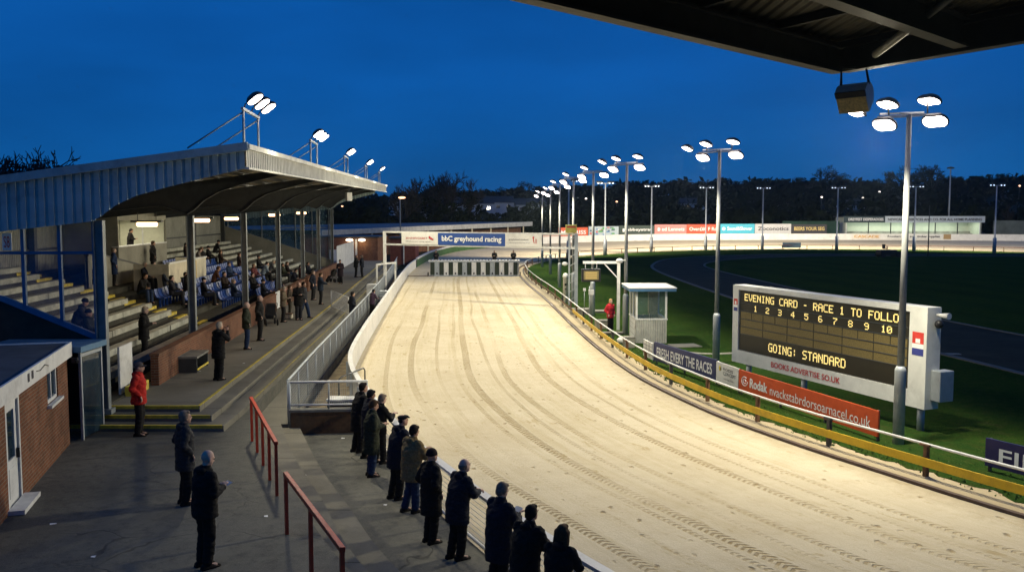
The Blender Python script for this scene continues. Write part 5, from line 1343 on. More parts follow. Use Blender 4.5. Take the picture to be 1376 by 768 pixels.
# wall face with openings: window 1.05..1.95, door 4.25..5.2
q = MB()
def hbox(b, f0, f1, o0, o1, z0, z1): c0 = hp((f0 + f1) / 2, (o0 + o1) / 2, (z0 + z1) / 2); b.box(c0, (abs(f1 - f0), abs(o1 - o0), abs(z1 - z0)), math.atan2(hd.y, hd.x))
hbox(q, 0, 1.0, 0, .22, .6, 2.76); hbox(q, 1.0, 2.0, 0, .22, .6, 1.98); hbox(q, 2.0, 4.25, 0, .22, .6, 2.76); hbox(q, 5.2, HL, 0, .22, .6, 2.76); hbox(q, 0.02, .22, .22, 6, .6, 2.75)
q.build('brick_wall', M_brick, hut, world=True)
q = MB(); hbox(q, -.08, HL, -.1, -.05, 2.72, 3.06); hbox(q, -.1, -.05, -.1, 6.2, 2.72, 3.06); q.build('fascia', M_white, hut, world=True)
q = MB(); hbox(q, -.05, HL, -.05, 6.2, 2.78, 3.03); q.build('roof', mat('roof_felt', (.045, .06, .075), .8, .35, 1.2, .4, 40), hut, world=True)
q = MB(); hbox(q, 1.0, 2.0, .03, .1, 1.98, 2.06); hbox(q, 1.0, 2.0, .03, .1, 2.68, 2.76); hbox(q, 1.0, 1.07, .03, .1, 2.06, 2.68); hbox(q, 1.93, 2.0, .03, .1, 2.06, 2.68); hbox(q, 1.47, 1.53, .035, .095, 2.06, 2.68); wfm = q.build('window', M_white, hut, world=True)
q = MB(); hbox(q, 1.07, 1.93, .06, .07, 2.06, 2.68); q.build('pane', M_wing, wfm, world=True)
q = MB(); hbox(q, .92, 2.08, -.1, .02, 1.92, 1.98); q.build('sill', M_white, wfm, world=True)
q = MB(); hbox(q, 4.25, 4.33, .0, .12, .66, 2.72); hbox(q, 5.12, 5.2, .0, .12, .66, 2.72); hbox(q, 4.33, 5.12, .0, .12, 2.62, 2.72); hbox(q, 4.36, 5.1, .04, .09, .7, 1.55); hbox(q, 4.36, 4.5, .04, .09, 1.55, 2.6); hbox(q, 4.96, 5.1, .04, .09, 1.55, 2.6); hbox(q, 4.5, 4.96, .04, .09, 2.45, 2.6); hbox(q, 4.5, 4.96, .03, .04, .85, 1.4)
dr = q.build('door', M_white, hut, world=True)
q = MB(); hbox(q, 4.5, 4.96, .06, .07, 1.55, 2.45); q.build('pane', M_wing, dr, world=True)
q = MB(); hbox(q, 4.40, 4.44, -.02, .04, 1.5, 1.68); q.build('handle', M_black, dr, world=True)
q = MB(); hbox(q, 4.15, 5.3, -.28, 0, .66, .74); q.build('door_step', M_white, hut, world=True)
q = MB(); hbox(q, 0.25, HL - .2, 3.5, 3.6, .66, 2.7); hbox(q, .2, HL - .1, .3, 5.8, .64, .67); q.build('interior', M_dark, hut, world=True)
q = MB(); p = hp(-.06, -.16, 2.62); q.box(p, (.14, .1, .12), .3); q.tube([p, p + Vector((.1, -.06, -.03))], .035, 8); q.build('security_camera', M_black, hut, world=True)
q = MB(); pp_ = [hp(3.55 + .38 * i, -.104, 2.86 + (.05 if i % 2 else 0)) for i in range(4)]; q.tube([hp(2.3, -.106, 2.88), hp(2.6, -.106, 2.95), hp(3.0, -.106, 2.9), hp(3.3, -.106, 2.93)], .012, 4); q.build('wire_scroll', M_steel, hut, world=True)
q = MB()
for f, z in ((3.85, 2.83), (3.55, 2.84)):
    hbox(q, f, f + .13, -.108, -.101, z, z + .16)
q.build('crest', M_txtk, hut, world=True)
pc = thing('glazed_porch', 'small dark lean-to porch with pale framed glass door beside the brick hut', 'porch', (-11.3, 21.5, .65))
q = MB(); q.box2((-12.6, 20.9, 2.78), (-10.18, 22.25, 2.92)); q.build('roof', mat('porch_roof', (.07, .17, .27), .5, .2, 2), pc, world=True)
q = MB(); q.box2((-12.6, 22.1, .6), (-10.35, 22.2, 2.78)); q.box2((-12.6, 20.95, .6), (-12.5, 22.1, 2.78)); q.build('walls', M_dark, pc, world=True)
q = MB()
for y in (21.0, 22.05): q.box2((-10.3, y, .66), (-10.24, y + .06, 2.78))
q.box2((-10.3, 21.06, 2.66), (-10.24, 22.05, 2.74)); q.build('door_frame', M_galv, pc, world=True)
q = MB(); q.box2((-10.28, 21.06, .7), (-10.26, 22.05, 2.66)); q.build('door_glass', M_wing, pc, world=True)

# ================================================================ NEAR CANOPY over the camera
can = thing('canopy_roof', 'dark steel canopy roof corner jutting over the viewpoint', 'roof', (4.6, 12.8, 8))
C0 = Vector((4.6, 12.8, 8.0)); LV = Vector((-4.7, -4.5, 0)).normalized(); RV = Vector((1.4, -2.4, 0)).normalized()
q = MB(); I_ = [(-.09, 0), (.09, 0), (.09, .03), (.015, .03), (.015, .33), (.09, .33), (.09, .36), (-.09, .36), (-.09, .33), (-.015, .33), (-.015, .03), (-.09, .03)]
q.extr(I_, C0, C0 + LV * 16); q.build('edge_beam', M_steel, can, world=True)
q = MB(); q.extr(I_, C0 + RV * .1, C0 + RV * 14); q.build('edge_beam', M_steel, can, world=True)
inw = (LV + RV).normalized()
q = MB(); q.extr(I_, C0 + RV * 1.9 + LV * .1 + Vector((0, 0, .04)), C0 + RV * 1.9 + LV * 15 + Vector((0, 0, .04))); q.build('rafter', M_steel, can, world=True)
q = MB()
for k in range(1, 8):
    q.bar(C0 + LV * (k * 1.7) + Vector((0, 0, .41)), C0 + LV * (k * 1.7) + RV * 13 + Vector((0, 0, .41)), .07, .1)
q.build('purlin', M_steel, can, world=True)
q = MB(); a0 = C0 - LV * .15 - RV * .15
q.poly([p + Vector((0, 0, .47)) for p in (a0, a0 + LV * 17, a0 + LV * 17 + RV * 15, a0 + RV * 15)][::-1]); q.poly([p + Vector((0, 0, .52)) for p in (a0, a0 + LV * 17, a0 + LV * 17 + RV * 15, a0 + RV * 15)]); q.build('roof_sheet', sheet_mat('canopy_sheet', (.11, .10, .07), .16, 0), can, world=True)
q = MB(); q.bar(C0 + LV * -.12 + Vector((0, 0, .40)), C0 + LV * 16.5 + RV * -.12 + Vector((0, 0, .40)), .05, .26) if 0 else None
q.bar(C0 - RV * .15 - LV * .2 + Vector((0, 0, .33)), C0 - RV * .15 + LV * 16.6 + Vector((0, 0, .33)), .06, .5); q.bar(C0 - LV * .2 - RV * .12 + Vector((0, 0, .33)), C0 - LV * .2 + RV * 14.6 + Vector((0, 0, .33)), .06, .5); q.build('gutter', M_steel, can, world=True)
q = MB(); q.tube([C0 + RV * .9 + LV * .55 + Vector((0, 0, .06)), C0 + RV * 2.6 + LV * 1.6 + Vector((0, 0, .42))], .05, 8); q.build('strut', mat('strut_grey', (.16, .16, .13), .6, .2), can, world=True)
# posts of the canopy stand behind the viewpoint
for p in (C0 + LV * 15 + RV * 2, C0 + LV * 3 + RV * 13):
    q = MB(); q.box((p.x, p.y, 4), (.25, .25, 8)); q.build('post', M_steel, can, world=True)
cs = thing('horn_speaker', 'large brass fronted loudspeaker hanging from the canopy corner', 'loudspeaker', (4.68, 12.4, 8.0))
q = MB(); _X = Vector((.78, -.6, .02)).normalized(); _F = Vector((-.5, -.62, -.6)); _F = (_F - _X * _F.dot(_X)).normalized(); _U = _F.cross(_X)
_U = -_U if _U.z < 0 else _U
mS = Matrix((_X, -_F, _U)).transposed().to_4x4(); mS.translation = Vector((.02, 0, -.36)); mS = mS @ Matrix.Scale(.88, 4)
pr_ = [(-.20, -.20), (-.20, .20), (-.05, .22), (.12, .16), (.20, .04), (.20, -.08), (.10, -.19)]
k = len(q.v)
for xx in (-.24, .24):
    for a_, b_ in pr_: q.v.append(mS @ Vector((xx * .95, a_ * .95, b_ * .95)))
q.face([k + i for i in range(7)]); q.face([k + 7 + i for i in range(7)][::-1])
for i in range(7): j = (i + 1) % 7; q.face((k + i, k + 7 + i, k + 7 + j, k + j))
q.build('cabinet', mat('speaker_grey', (.55, .55, .50), .5, .2, 4), cs)
q = MB(); q.box(None, (.44, .02, .26), M=mS @ Matrix.Translation((0, -.20, -.045))); q.build('grille', mat('brass_grille', (.55, .40, .14), .5, .4, 30), cs)
q = MB(); q.box(None, (.46, .022, .10), M=mS @ Matrix.Translation((0, -.20, .14))); q.build('hood', M_black, cs)
q = MB(); q.tube([mS @ Vector((-.2, .05, .15)), (-.16, .05, .02), (.18, .05, .02), mS @ Vector((.22, .05, .15))], .02, 6)
q.build('bracket', M_steel, cs)
# ================================================================ PEOPLE
def lerp(a, b, t): return a + (b - a) * t
def capsule(b, p0, p1, r0, r1, n=12):
    p0, p1 = Vector(p0), Vector(p1); d = (p1 - p0); L = max(d.length, 1e-4); d /= L
    pts, rs = [], []
    for k in range(4): a = math.pi / 2 * (1 - k / 3); pts.append(p0 - d * r0 * math.sin(a)); rs.append(max(r0 * math.cos(a), .002))
    for k in range(1, 4): a = math.pi / 2 * (k / 3); 
    pts.append(p1); rs.append(r1)
    for k in range(1, 4): a = math.pi / 2 * (k / 3); pts.append(p1 + d * r1 * math.sin(a)); rs.append(max(r1 * math.cos(a), .002))
    b.tube(pts, rs, n)
def etube(b, secs, n=18):
    """closed loft of ellipses: (centre, rx, ry)"""
    k = len(b.v)
    for c, rx, ry in secs:
        for j in range(n): t = 2 * math.pi * j / n; b.v.append(Vector(c) + Vector((rx * math.cos(t), ry * math.sin(t), 0)))
    for i in range(len(secs) - 1):
        for j in range(n): a = k + i * n + j; e = k + i * n + (j + 1) % n; b.face((a, e, e + n, a + n))
    b.face([k + j for j in range(n - 1, -1, -1)]); e = k + (len(secs) - 1) * n; b.face([e + j for j in range(n)])
def solid(b, vox, smooth=2, folds=0.0, seed=0):
    me = bpy.data.meshes.new('tmp'); me.from_pydata([tuple(v) for v in b.v], [], b.f); me.update()
    o = bpy.data.objects.new('tmp', me); COL.objects.link(o)
    m = o.modifiers.new('r', 'REMESH'); m.mode = 'VOXEL'; m.voxel_size = vox; m.use_smooth_shade = True
    s = o.modifiers.new('s', 'SMOOTH'); s.factor = .5; s.iterations = smooth
    dg = bpy.context.evaluated_depsgraph_get(); r = bpy.data.meshes.new_from_object(o.evaluated_get(dg))
    bpy.data.objects.remove(o); bpy.data.meshes.remove(me)
    if folds:
        ns = [v.normal.copy() for v in r.vertices]
        for v, nn in zip(r.vertices, ns):
            p = v.co * 1.0; q = Vector((p.x * 9 + seed, p.y * 9, p.z * 17)); f = noise.noise(q) + .5 * noise.noise(q * 2.3)
            v.co += nn * f * folds
    for p in r.polygons: p.use_smooth = True
    r.materials.clear()
    return r
def add_to(me, b, mi=0):
    """append builder faces to a mesh"""
    bm = bmesh.new(); bm.from_mesh(me); vs = [bm.verts.new(v) for v in b.v]
    for f, m in zip(b.f, b.mi):
        try: ff = bm.faces.new([vs[i] for i in f]); ff.material_index = m; ff.smooth = True
        except ValueError: pass
    bm.to_mesh(me); bm.free()

def V(x, y, z): return Vector((x, y, z))
def pose(kind):
    j = dict(pel=V(0, 0, .95), che=V(0, .0, 1.27), nek=V(0, 0, 1.49), hed=V(0, .03, 1.63), tilt=0.0)
    for s, n in ((-1, 'l'), (1, 'r')):
        j['sh' + n] = V(.185 * s, -.01, 1.42); j['el' + n] = V(.25 * s, -.05, 1.14); j['wr' + n] = V(.22 * s, .07, .93); j['hd' + n] = V(0, .35, -.9)
        j['hi' + n] = V(.085 * s, 0, .93); j['kn' + n] = V(.088 * s, .02, .50); j['an' + n] = V(.09 * s, -.03, .09)
    def sh(dy, rot=0.0):
        for k, f in (('che', .55), ('nek', 1), ('hed', 1.25), ('shl', .9), ('shr', .9)): j[k].y += dy * f; j[k].z -= abs(dy) * .12 * f
    if kind == 'pockets':
        for s, n in ((-1, 'l'), (1, 'r')): j['el' + n] = V(.28 * s, -.09, 1.16); j['wr' + n] = V(.19 * s, .08, .98)
    elif kind == 'front':
        sh(.03)
        for s, n in ((-1, 'l'), (1, 'r')): j['el' + n] = V(.24 * s, .02, 1.15); j['wr' + n] = V(.07 * s, .27, 1.17); j['hd' + n] = V(-.5 * s, .6, .3)
        j['tilt'] = -.35
    elif kind == 'lean':
        sh(.10)
        for s, n in ((-1, 'l'), (1, 'r')):
            j['el' + n] = V(.26 * s, .17, 1.16); j['wr' + n] = V(.06 * s, .42, 1.14); j['hd' + n] = V(-.7 * s, .6, 0)
        j['knl'].y -= .02; j['anl'].y -= .05; j['anr'].y += .03; j['knr'].y += .03
    elif kind == 'lean2':
        sh(.04); j['tilt'] = -.3
        for s, n in ((-1, 'l'), (1, 'r')):
            j['el' + n] = V(.26 * s, .16, 1.14); j['wr' + n] = V(.05 * s, .38, 1.20); j['hd' + n] = V(-.4 * s, .8, .35)
        j['anr'].y += .05; j['anl'].y -= .05; j['anl'].x -= .04
    elif kind == 'photo':
        for s, n in ((-1, 'l'), (1, 'r')): j['el' + n] = V(.25 * s, .17, 1.24); j['wr' + n] = V(.09 * s, .27, 1.46); j['hd' + n] = V(-.3 * s, .2, .9)
        sh(.03); j['tilt'] = .05
    elif kind == 'walk':
        j['knl'] = V(-.1, .13, .52); j['anl'] = V(-.1, .22, .12); j['knr'] = V(.1, -.05, .5); j['anr'] = V(.11, -.26, .15)
        j['ell'].y -= .06; j['wrl'].y -= .12; j['elr'].y += .06; j['wrr'].y += .15
    elif kind == 'point':
        j['elr'] = V(.30, .16, 1.22); j['wrr'] = V(.30, .38, 1.16); j['hdr'] = V(.1, .9, -.1)
    elif kind in ('sit', 'sitlean'):
        d = V(0, 0, -.42)
        for k in j:
            if k[:2] in ('pe', 'ch', 'ne', 'he', 'sh', 'el', 'wr', 'hi'): j[k] = j[k] + d
        if kind == 'sitlean': sh(.20); j['tilt'] = -.25
        else: sh(-.03)
        for s, n in ((-1, 'l'), (1, 'r')):
            j['kn' + n] = V(.13 * s, .44, .53); j['an' + n] = V(.12 * s, .46, .09)
            j['el' + n] = V(.25 * s, .08 + (.18 if kind == 'sitlean' else 0), .75); j['wr' + n] = V(.09 * s, .32, .68); j['hd' + n] = V(-.5 * s, .8, 0)
    return j
MC = {}
def figure(kind, coat='short', bulk=1.0, hi=False):
    key = (kind, coat, bulk, hi)
    if key in MC: return MC[key]
    j = pose(kind); vx = .013 if hi else .022; sit = kind.startswith('sit'); out_ = {}
    # --- body
    b = MB(); T = Matrix.Translation(j['hed']) @ Matrix.Rotation(j['tilt'], 4, 'X')
    def hs(c, r): b.sph(None, r, 16, 12, T @ Matrix.Translation(c))
    hs((0, -.012, .025), (.076, .097, .098)); hs((0, .022, -.035), (.062, .075, .088)); hs((0, .062, -.088), (.034, .032, .028)); hs((0, .085, .028), (.052, .018, .014))
    hs((0, .104, -.018), (.013, .022, .017)); hs((0, .094, .008), (.010, .016, .03)); hs((-.078, -.005, -.012), (.012, .022, .034)); hs((.078, -.005, -.012), (.012, .022, .034)); hs((0, .086, -.055), (.026, .016, .009))
    capsule(b, j['nek'] + V(0, -.01, -.06), j['hed'] + V(0, -.02, -.05), .062, .056)
    pel, che = j['pel'], j['che']
    etube(b, [(pel + V(0, 0, -.1), .14, .10), (pel, .165, .11), (lerp(pel, che, .5), .145, .10), (che, .17, .115), (lerp(che, j['nek'], .7), .15, .085), (j['nek'], .06, .06)])
    for n, s in (('l', -1), ('r', 1)):
        capsule(b, j['sh' + n], j['el' + n], .05, .04); capsule(b, j['el' + n], j['wr' + n], .04, .027)
        capsule(b, j['hi' + n], j['kn' + n], .078, .055); capsule(b, j['kn' + n], j['an' + n], .055, .038)
        f = V(0, 1, 0); capsule(b, j['an' + n] + V(0, -.02, -.04), j['an' + n] + V(0, .13, -.055), .035, .03)
        h_ = j['hd' + n].normalized(); sd_ = h_.cross(V(0, 0, 1)); sd_ = sd_.normalized() if sd_.length > .1 else V(1, 0, 0)
        w_ = j['wr' + n]
        for q_ in (-.022, 0, .022): capsule(b, w_ + sd_ * q_ * .6, w_ + h_ * .085 + sd_ * q_, .020, .015, 8)
    me = solid(b, vx, 1)
    # fingers and thumb, each rooted in the palm; curled
    fb = MB(); fb.sm = True
    for n, s in (('l', -1), ('r', 1)):
        h_ = j['hd' + n].normalized(); sd_ = h_.cross(V(0, 0, 1)); sd_ = sd_.normalized() if sd_.length > .1 else V(1, 0, 0)
        pn = sd_.cross(h_); pn = -pn if pn.z > 0 else pn
        w_ = j['wr' + n] + h_ * .08
        for i, (o_, ln) in enumerate(((-.033, .056), (-.011, .072), (.011, .076), (.033, .066))):
            a0 = w_ + sd_ * o_; a1 = a0 + h_ * ln * .5 + pn * .008; a2 = a1 + h_ * ln * .3 + pn * ln * .35; a3 = a2 + h_ * ln * .05 + pn * ln * .3
            fb.tube([a0 - h_ * .02, a1, a2, a3], [.010, .0095, .0085, .006], 6)
        t0 = j['wr' + n] + h_ * .03 - sd_ * s * .025; t1 = t0 - sd_ * s * .028 + h_ * .03; t2 = t1 + h_ * .03 + pn * .01
        fb.tube([t0, t1, t2], [.014, .011, .008], 6)
    add_to(me, fb)
    eb = MB(); eb.cur = 1
    for s in (-1, 1):
        eb.sph(None, (.011, .006, .007), 8, 6, T @ Matrix.Translation((.028 * s, .088, .008)))
        eb.sph(None, (.019, .006, .004), 8, 4, T @ Matrix.Translation((.029 * s, .096, .030)))
    eb.cur = 2; eb.sph(None, (.021, .006, .005), 8, 4, T @ Matrix.Translation((0, .098, -.056)))
    add_to(me, eb); me.materials.append(None); me.materials.append(None); me.materials.append(None); out_['body'] = me
    # --- jacket
    b = MB(); k = bulk
    hem = {'short': .77, 'long': .54, 'mid': .66}[coat]
    if sit:
        secs = [(pel + V(0, .02, -.05), .20 * k, .16 * k)]
    else:
        secs = [(V(pel.x, pel.y, hem), .205 * k, .155 * k), (V(pel.x, pel.y - .005, hem + .06), .205 * k, .155 * k), (pel, .198 * k, .148 * k)]
    secs += [(lerp(pel, che, .5), .190 * k, .150 * k), (che, .21 * k, .152 * k), (lerp(che, j['nek'], .62), .195 * k, .125), (lerp(che, j['nek'], .86), .12, .095), (j['nek'] + V(0, -.003, .02), .083, .083), (j['nek'] + V(0, 0, .055), .08, .08)]
    etube(b, secs, 22)
    for n, s in (('l', -1), ('r', 1)):
        capsule(b, j['sh' + n] + V(-.01 * s, 0, -.015), j['el' + n], .078 * k, .062 * k); capsule(b, j['el' + n], lerp(j['el' + n], j['wr' + n], .93), .064 * k, .047)
    if coat != 'long':  # hood or thick collar at the back
        b.sph(j['nek'] + V(0, -.085, -.02), (.105, .06, .065), 12, 8)
    out_['jacket'] = solid(b, vx, 1, .014, 3 + 5 * bulk)
    # --- trousers
    b = MB()
    if sit: etube(b, [(pel + V(0, .03, -.09), .17, .14), (pel + V(0, 0, .04), .17, .13)])
    else: etube(b, [(pel + V(0, 0, -.11), .15, .115), (pel, .172, .125), (pel + V(0, 0, .08), .16, .115)])
    for n, s in (('l', -1), ('r', 1)):
        capsule(b, j['hi' + n] + V(0, 0, -.03), j['kn' + n], .106, .088); capsule(b, j['kn' + n], lerp(j['kn' + n], j['an' + n], .94), .088, .078)
    out_['trousers'] = solid(b, vx, 1, .012, 9)
    for n in ('l', 'r'):
        b = MB(); a = j['an' + n]; z0 = a.z - .09
        k0 = len(b.v)
        prof = [(-.10, .035), (-.08, .043), (0, .045), (.10, .05), (.16, .047), (.20, .028)]
        for zf_, sc in ((0.0, 1.0), (.025, 1.03), (.06, .9), (.10, .55)):
            for y, hw in prof: b.v.append(V(a.x - hw * sc, a.y + y * (1 if zf_ < .05 else .93 if zf_ < .08 else .5), z0 + zf_ - (max(0, y) * .25 if zf_ > .05 else 0)))
            for y, hw in prof[::-1]: b.v.append(V(a.x + hw * sc, a.y + y * (1 if zf_ < .05 else .93 if zf_ < .08 else .5), z0 + zf_ - (max(0, y) * .25 if zf_ > .05 else 0)))
        N_ = 12
        for r_ in range(3):
            for i in range(N_): q = (i + 1) % N_; b.face((k0 + r_ * N_ + i, k0 + r_ * N_ + q, k0 + (r_ + 1) * N_ + q, k0 + (r_ + 1) * N_ + i)[::-1])
        b.face([k0 + i for i in range(N_)]); b.face([k0 + 3 * N_ + i for i in range(N_)][::-1])
        me = bpy.data.meshes.new('shoe'); me.from_pydata([tuple(v) for v in b.v], [], b.f); out_['shoe' + n] = me
        for p in me.polygons: p.use_smooth = True
    out_['T'] = T
    MC[key] = out_; return out_
HC = {}
def headgear(style, T, key):
    kk = (style, key)
    if kk in HC: return HC[kk]
    b = MB()
    def hs(c, r, n=16): b.sph(None, r, n, 12, T @ Matrix.Translation(c))
    if style in ('short', 'long'):
        hs((0, -.030, .042), (.086, .098, .098)); hs((0, -.062, -.01), (.074, .062, .085)); hs((-.06, -.02, .0), (.03, .05, .05)); hs((.06, -.02, .0), (.03, .05, .05)); hs((0, .035, .095), (.06, .05, .036))
        if style == 'long':
            for x in (-.07, -.035, 0, .035, .07): capsule(b, T @ V(x, -.05, .03), T @ V(x * 1.35, -.085, -.20), .045, .032)
            for x in (-.082, .082): capsule(b, T @ V(x, .0, .03), T @ V(x * 1.05, -.02, -.16), .028, .022)
    elif style == 'fringe':
        for i in range(9): a = math.pi * (i / 8) ; capsule(b, T @ V(.079 * math.cos(a), -.02 - .088 * math.sin(a), .012), T @ V(.074 * math.cos(a), -.02 - .084 * math.sin(a), -.045), .017, .014)
    elif style == 'beanie':
        hs((0, -.015, .055), (.090, .108, .092)); etube_T(b, T, .092, .110, .012, .055)
    elif style == 'cap':
        hs((0, -.012, .058), (.088, .106, .078)); hs((0, .115, .040), (.062, .062, .010)); hs((0, -.05, .0), (.075, .055, .06))
    elif style == 'flatcap':
        hs((0, .0, .078), (.094, .125, .036)); hs((0, -.02, .055), (.087, .098, .05)); hs((0, .118, .052), (.06, .04, .011)); hs((0, -.055, .0), (.073, .052, .055))
    me = solid(b, .009, 1, .003 if style != 'beanie' else .001, 5)
    HC[kk] = me; return me
def etube_T(b, T, rx, ry, z0, z1):
    k = len(b.v); n = 20
    for z, s in ((z0, .9), (z0, 1.03), (z1, 1.05), (z1, .9)):
        for i in range(n): a = 2 * math.pi * i / n; b.v.append(T @ V(rx * s * math.cos(a), -.015 + ry * s * math.sin(a), z))
    for r_ in range(3):
        for i in range(n): q = (i + 1) % n; b.face((k + r_ * n + i, k + r_ * n + q, k + (r_ + 1) * n + q, k + (r_ + 1) * n + i))
    b.face([k + i for i in range(n - 1, -1, -1)]); b.face([k + 3 * n + i for i in range(n)])
SK = [mat('skin', (.46, .27, .18), .6, .08, 20), mat('skin_pale', (.56, .36, .27), .6, .08, 20), mat('skin_tan', (.30, .17, .11), .6, .08, 20)]
M_eye = mat('eye_dark', (.03, .02, .015), .3, 0); M_lip = mat('lips', (.28, .11, .09), .5, 0)
CL = {}
def cloth(c):
    if c not in CL: CL[c] = mat('cloth', c, .85, .3, 25, .35, 90, spec=.15)
    return CL[c]
BLK = (.014, .013, .012); NAVY = (.014, .016, .024); CHAR = (.03, .03, .032); OLV = (.03, .034, .02); KHA = (.16, .12, .055); JEAN = (.02, .035, .075)
HB = {'dark': (.018, .013, .010), 'grey': (.18, .14, .105), 'white': (.34, .29, .22), 'brown': (.07, .04, .02), 'blond': (.42, .28, .12), 'black': (.012, .012, .012)}
NP = 0
def toward(p, face, dist):
    a = R(face); return p + Vector((-math.sin(a) * dist, math.cos(a) * dist, 0))
def person(label, p, face, kind='stand', coat='short', bulk=1.0, scale=1.0, jacket=BLK, legs=BLK, head='short', hc='dark', skin=0, hi=False, group='spectators', shoe=(.015, .012, .010)):
    """face: heading in degrees, 0 looks away from the camera, -90 looks right"""
    global NP; NP += 1
    if group.startswith('spectators leaning') and kind.startswith('lean'): p = toward(p, face, .10)
    f = figure(kind, coat, bulk, hi)
    def put(name, me, mats, parent=None):
        o = bpy.data.objects.new(name, me); COL.objects.link(o)
        if len(me.materials) < len(mats):
            for _ in range(len(mats) - len(me.materials)): me.materials.append(None)
        for i, m in enumerate(mats): o.material_slots[i].link = 'OBJECT'; o.material_slots[i].material = m
        if parent: o.parent = parent
        return o
    o = put('person', f['body'], [SK[skin], M_eye, M_lip]); o.location = p; o.rotation_euler = (0, 0, R(face)); s = scale; o.scale = (s, s, s)
    tag(o, label, 'person', group)
    put('jacket', f['jacket'], [cloth(jacket)], o); put('trousers', f['trousers'], [cloth(legs)], o)
    put('shoe', f['shoel'], [cloth(shoe)], o); put('shoe', f['shoer'], [cloth(shoe)], o)
    if head != 'bald':
        put('hair' if head in ('short', 'long', 'fringe') else 'hat', headgear(head, f['T'], kind), [cloth(HB[hc] if isinstance(hc, str) else hc)], o)
    return o

# --- at the rail
z = .10; g_ = 'spectators leaning at the track rail'
person('person in dark coat with short dark hair, farthest along the rail', G(473, 612, z), -60, 'lean', 'long', 1.2, 1.0, BLK, BLK, 'short', 'dark', 0, True, g_)
person('person in navy jacket at the rail, second from the far end of the row', G(487, 622, z), -62, 'lean2', 'long', 1.2, .97, NAVY, BLK, 'short', 'black', 2, True, g_)
person('grey haired person raising both hands at the rail behind the long coat', G(503, 628, z), -50, 'lean2', 'short', 1.0, .95, BLK, BLK, 'short', 'grey', 1, True, g_)
person('person in a long dark olive coat standing back from the rail with blue jeans', G(496, 645, z), -70, 'front', 'long', 1.2, 1.0, OLV, JEAN, 'short', 'brown', 0, True, g_)
person('person in navy flat cap and navy coat at the rail', G(524, 678, z), -58, 'lean', 'mid', 1.25, 1.02, NAVY, BLK, 'flatcap', (.012, .012, .015), 0, True, g_)
person('person in khaki hooded coat and jeans at the rail', G(545, 697, z), -45, 'lean2', 'mid', 1.25, 1.0, (.20, .14, .06), JEAN, 'short', 'dark', 0, True, g_)
person('person in black woollen hat and black coat at the rail', G(577, 738, z), -52, 'pockets', 'long', 1.2, .98, BLK, BLK, 'beanie', (.02, .012, .012), 0, True, g_)
person('bald person in navy jacket resting both elbows on the rail', G(606, 763, z), -55, 'lean', 'mid', 1.25, 1.0, NAVY, BLK, 'fringe', 'grey', 1, True, g_)
person('grey haired person in long navy coat holding a slip at the rail', V(-.28, 13.55, z), -48, 'lean2', 'long', 1.25, 1.0, NAVY, BLK, 'short', 'grey', 1, True, g_)
person('dark haired person in black jacket, second from the near end of the rail', V(.12, 12.45, z), -42, 'lean', 'mid', 1.25, 1.0, BLK, BLK, 'short', 'dark', 0, True, g_)
person('person with long brown hair in black coat nearest the camera at the rail', V(.56, 11.75, z), -35, 'lean', 'mid', 1.1, .97, BLK, BLK, 'long', 'brown', 0, True, g_)
# --- plaza
z = .65; g_ = 'people standing on the dark plaza'
person('bald person in black jacket standing with folded hands on the plaza', V(-4.68, 13.3, z), -42, 'front', 'short', 1.15, 1.03, BLK, BLK, 'bald', 'grey', 1, True, g_)
person('grey haired person in dark coat with hands in pockets on the plaza', V(-6.08, 16.3, z), -55, 'pockets', 'mid', 1.12, 1.0, CHAR, BLK, 'short', 'grey', 0, True, g_)
person('person in bright red jacket standing below the stand steps', V(-9.1, 21.5, z), -80, 'pockets', 'short', 1.12, 1.03, (.42, .022, .015), BLK, 'cap', (.10, .08, .07), 0, True, g_)
# --- promenade
z = 1.1; g_ = 'people standing on the promenade'
person('person in black coat holding a phone up on the promenade', G(290, 512, z), -35, 'photo', 'mid', 1.15, 1.0, BLK, BLK, 'short', 'white', 0, True, g_)
person('person in dark green jacket and jeans beside the brick wall', G(329, 470, z), -70, 'pockets', 'short', 1.05, 1.0, OLV, JEAN, 'fringe', 'white', 1, False, g_)
person('person in black jacket standing right of the dark green jacket', G(347, 458, z), -80, 'pockets', 'short', 1.08, 1.02, BLK, BLK, 'fringe', 'grey', 1, False, g_)
person('person in tan jumper and black trousers on the promenade', G(379, 433, z), -85, 'front', 'short', 1.0, .95, (.14, .11, .07), BLK, 'short', 'white', 1, False, g_)
person('person crouched low in brown behind the tan jumper', G(388, 424, z), -80, 'pockets', 'short', 1.0, .85, (.06, .045, .03), (.05, .045, .03), 'short', 'brown', 0, False, g_)
person('person in black coat facing the camera among the promenade pair', G(400, 430, z), -150, 'front', 'mid', 1.1, 1.03, BLK, CHAR, 'fringe', 'grey', 1, False, g_)
person('person in charcoal jacket walking in the promenade pair', G(407, 428, z), -110, 'walk', 'short', 1.05, 1.0, CHAR, JEAN, 'short', 'dark', 0, False, g_)
person('person in dark blue coat with a white collar by the brick wall end', G(420, 403, z), -100, 'pockets', 'mid', 1.05, .98, NAVY, BLK, 'short', 'grey', 1, False, g_)
person('person in navy jacket reaching toward the mesh barrier', G(430, 409, z), -80, 'point', 'short', 1.1, 1.0, (.02, .03, .045), BLK, 'short', 'brown', 0, False, g_)
person('person in long dark coat behind the far pushchair', G(457, 381, z), 170, 'front', 'long', 1.1, 1.0, (.03, .02, .025), BLK, 'short', 'dark', 0, False, g_)
person('left one of two people talking by the white fence', G(478, 372, z), -90, 'front', 'short', 1.15, 1.02, BLK, BLK, 'fringe', 'brown', 0, False, g_)
person('right one of two people talking by the white fence', G(486, 372, z), 90, 'stand', 'short', 1.1, 1.0, NAVY, BLK, 'short', 'grey', 1, False, g_)
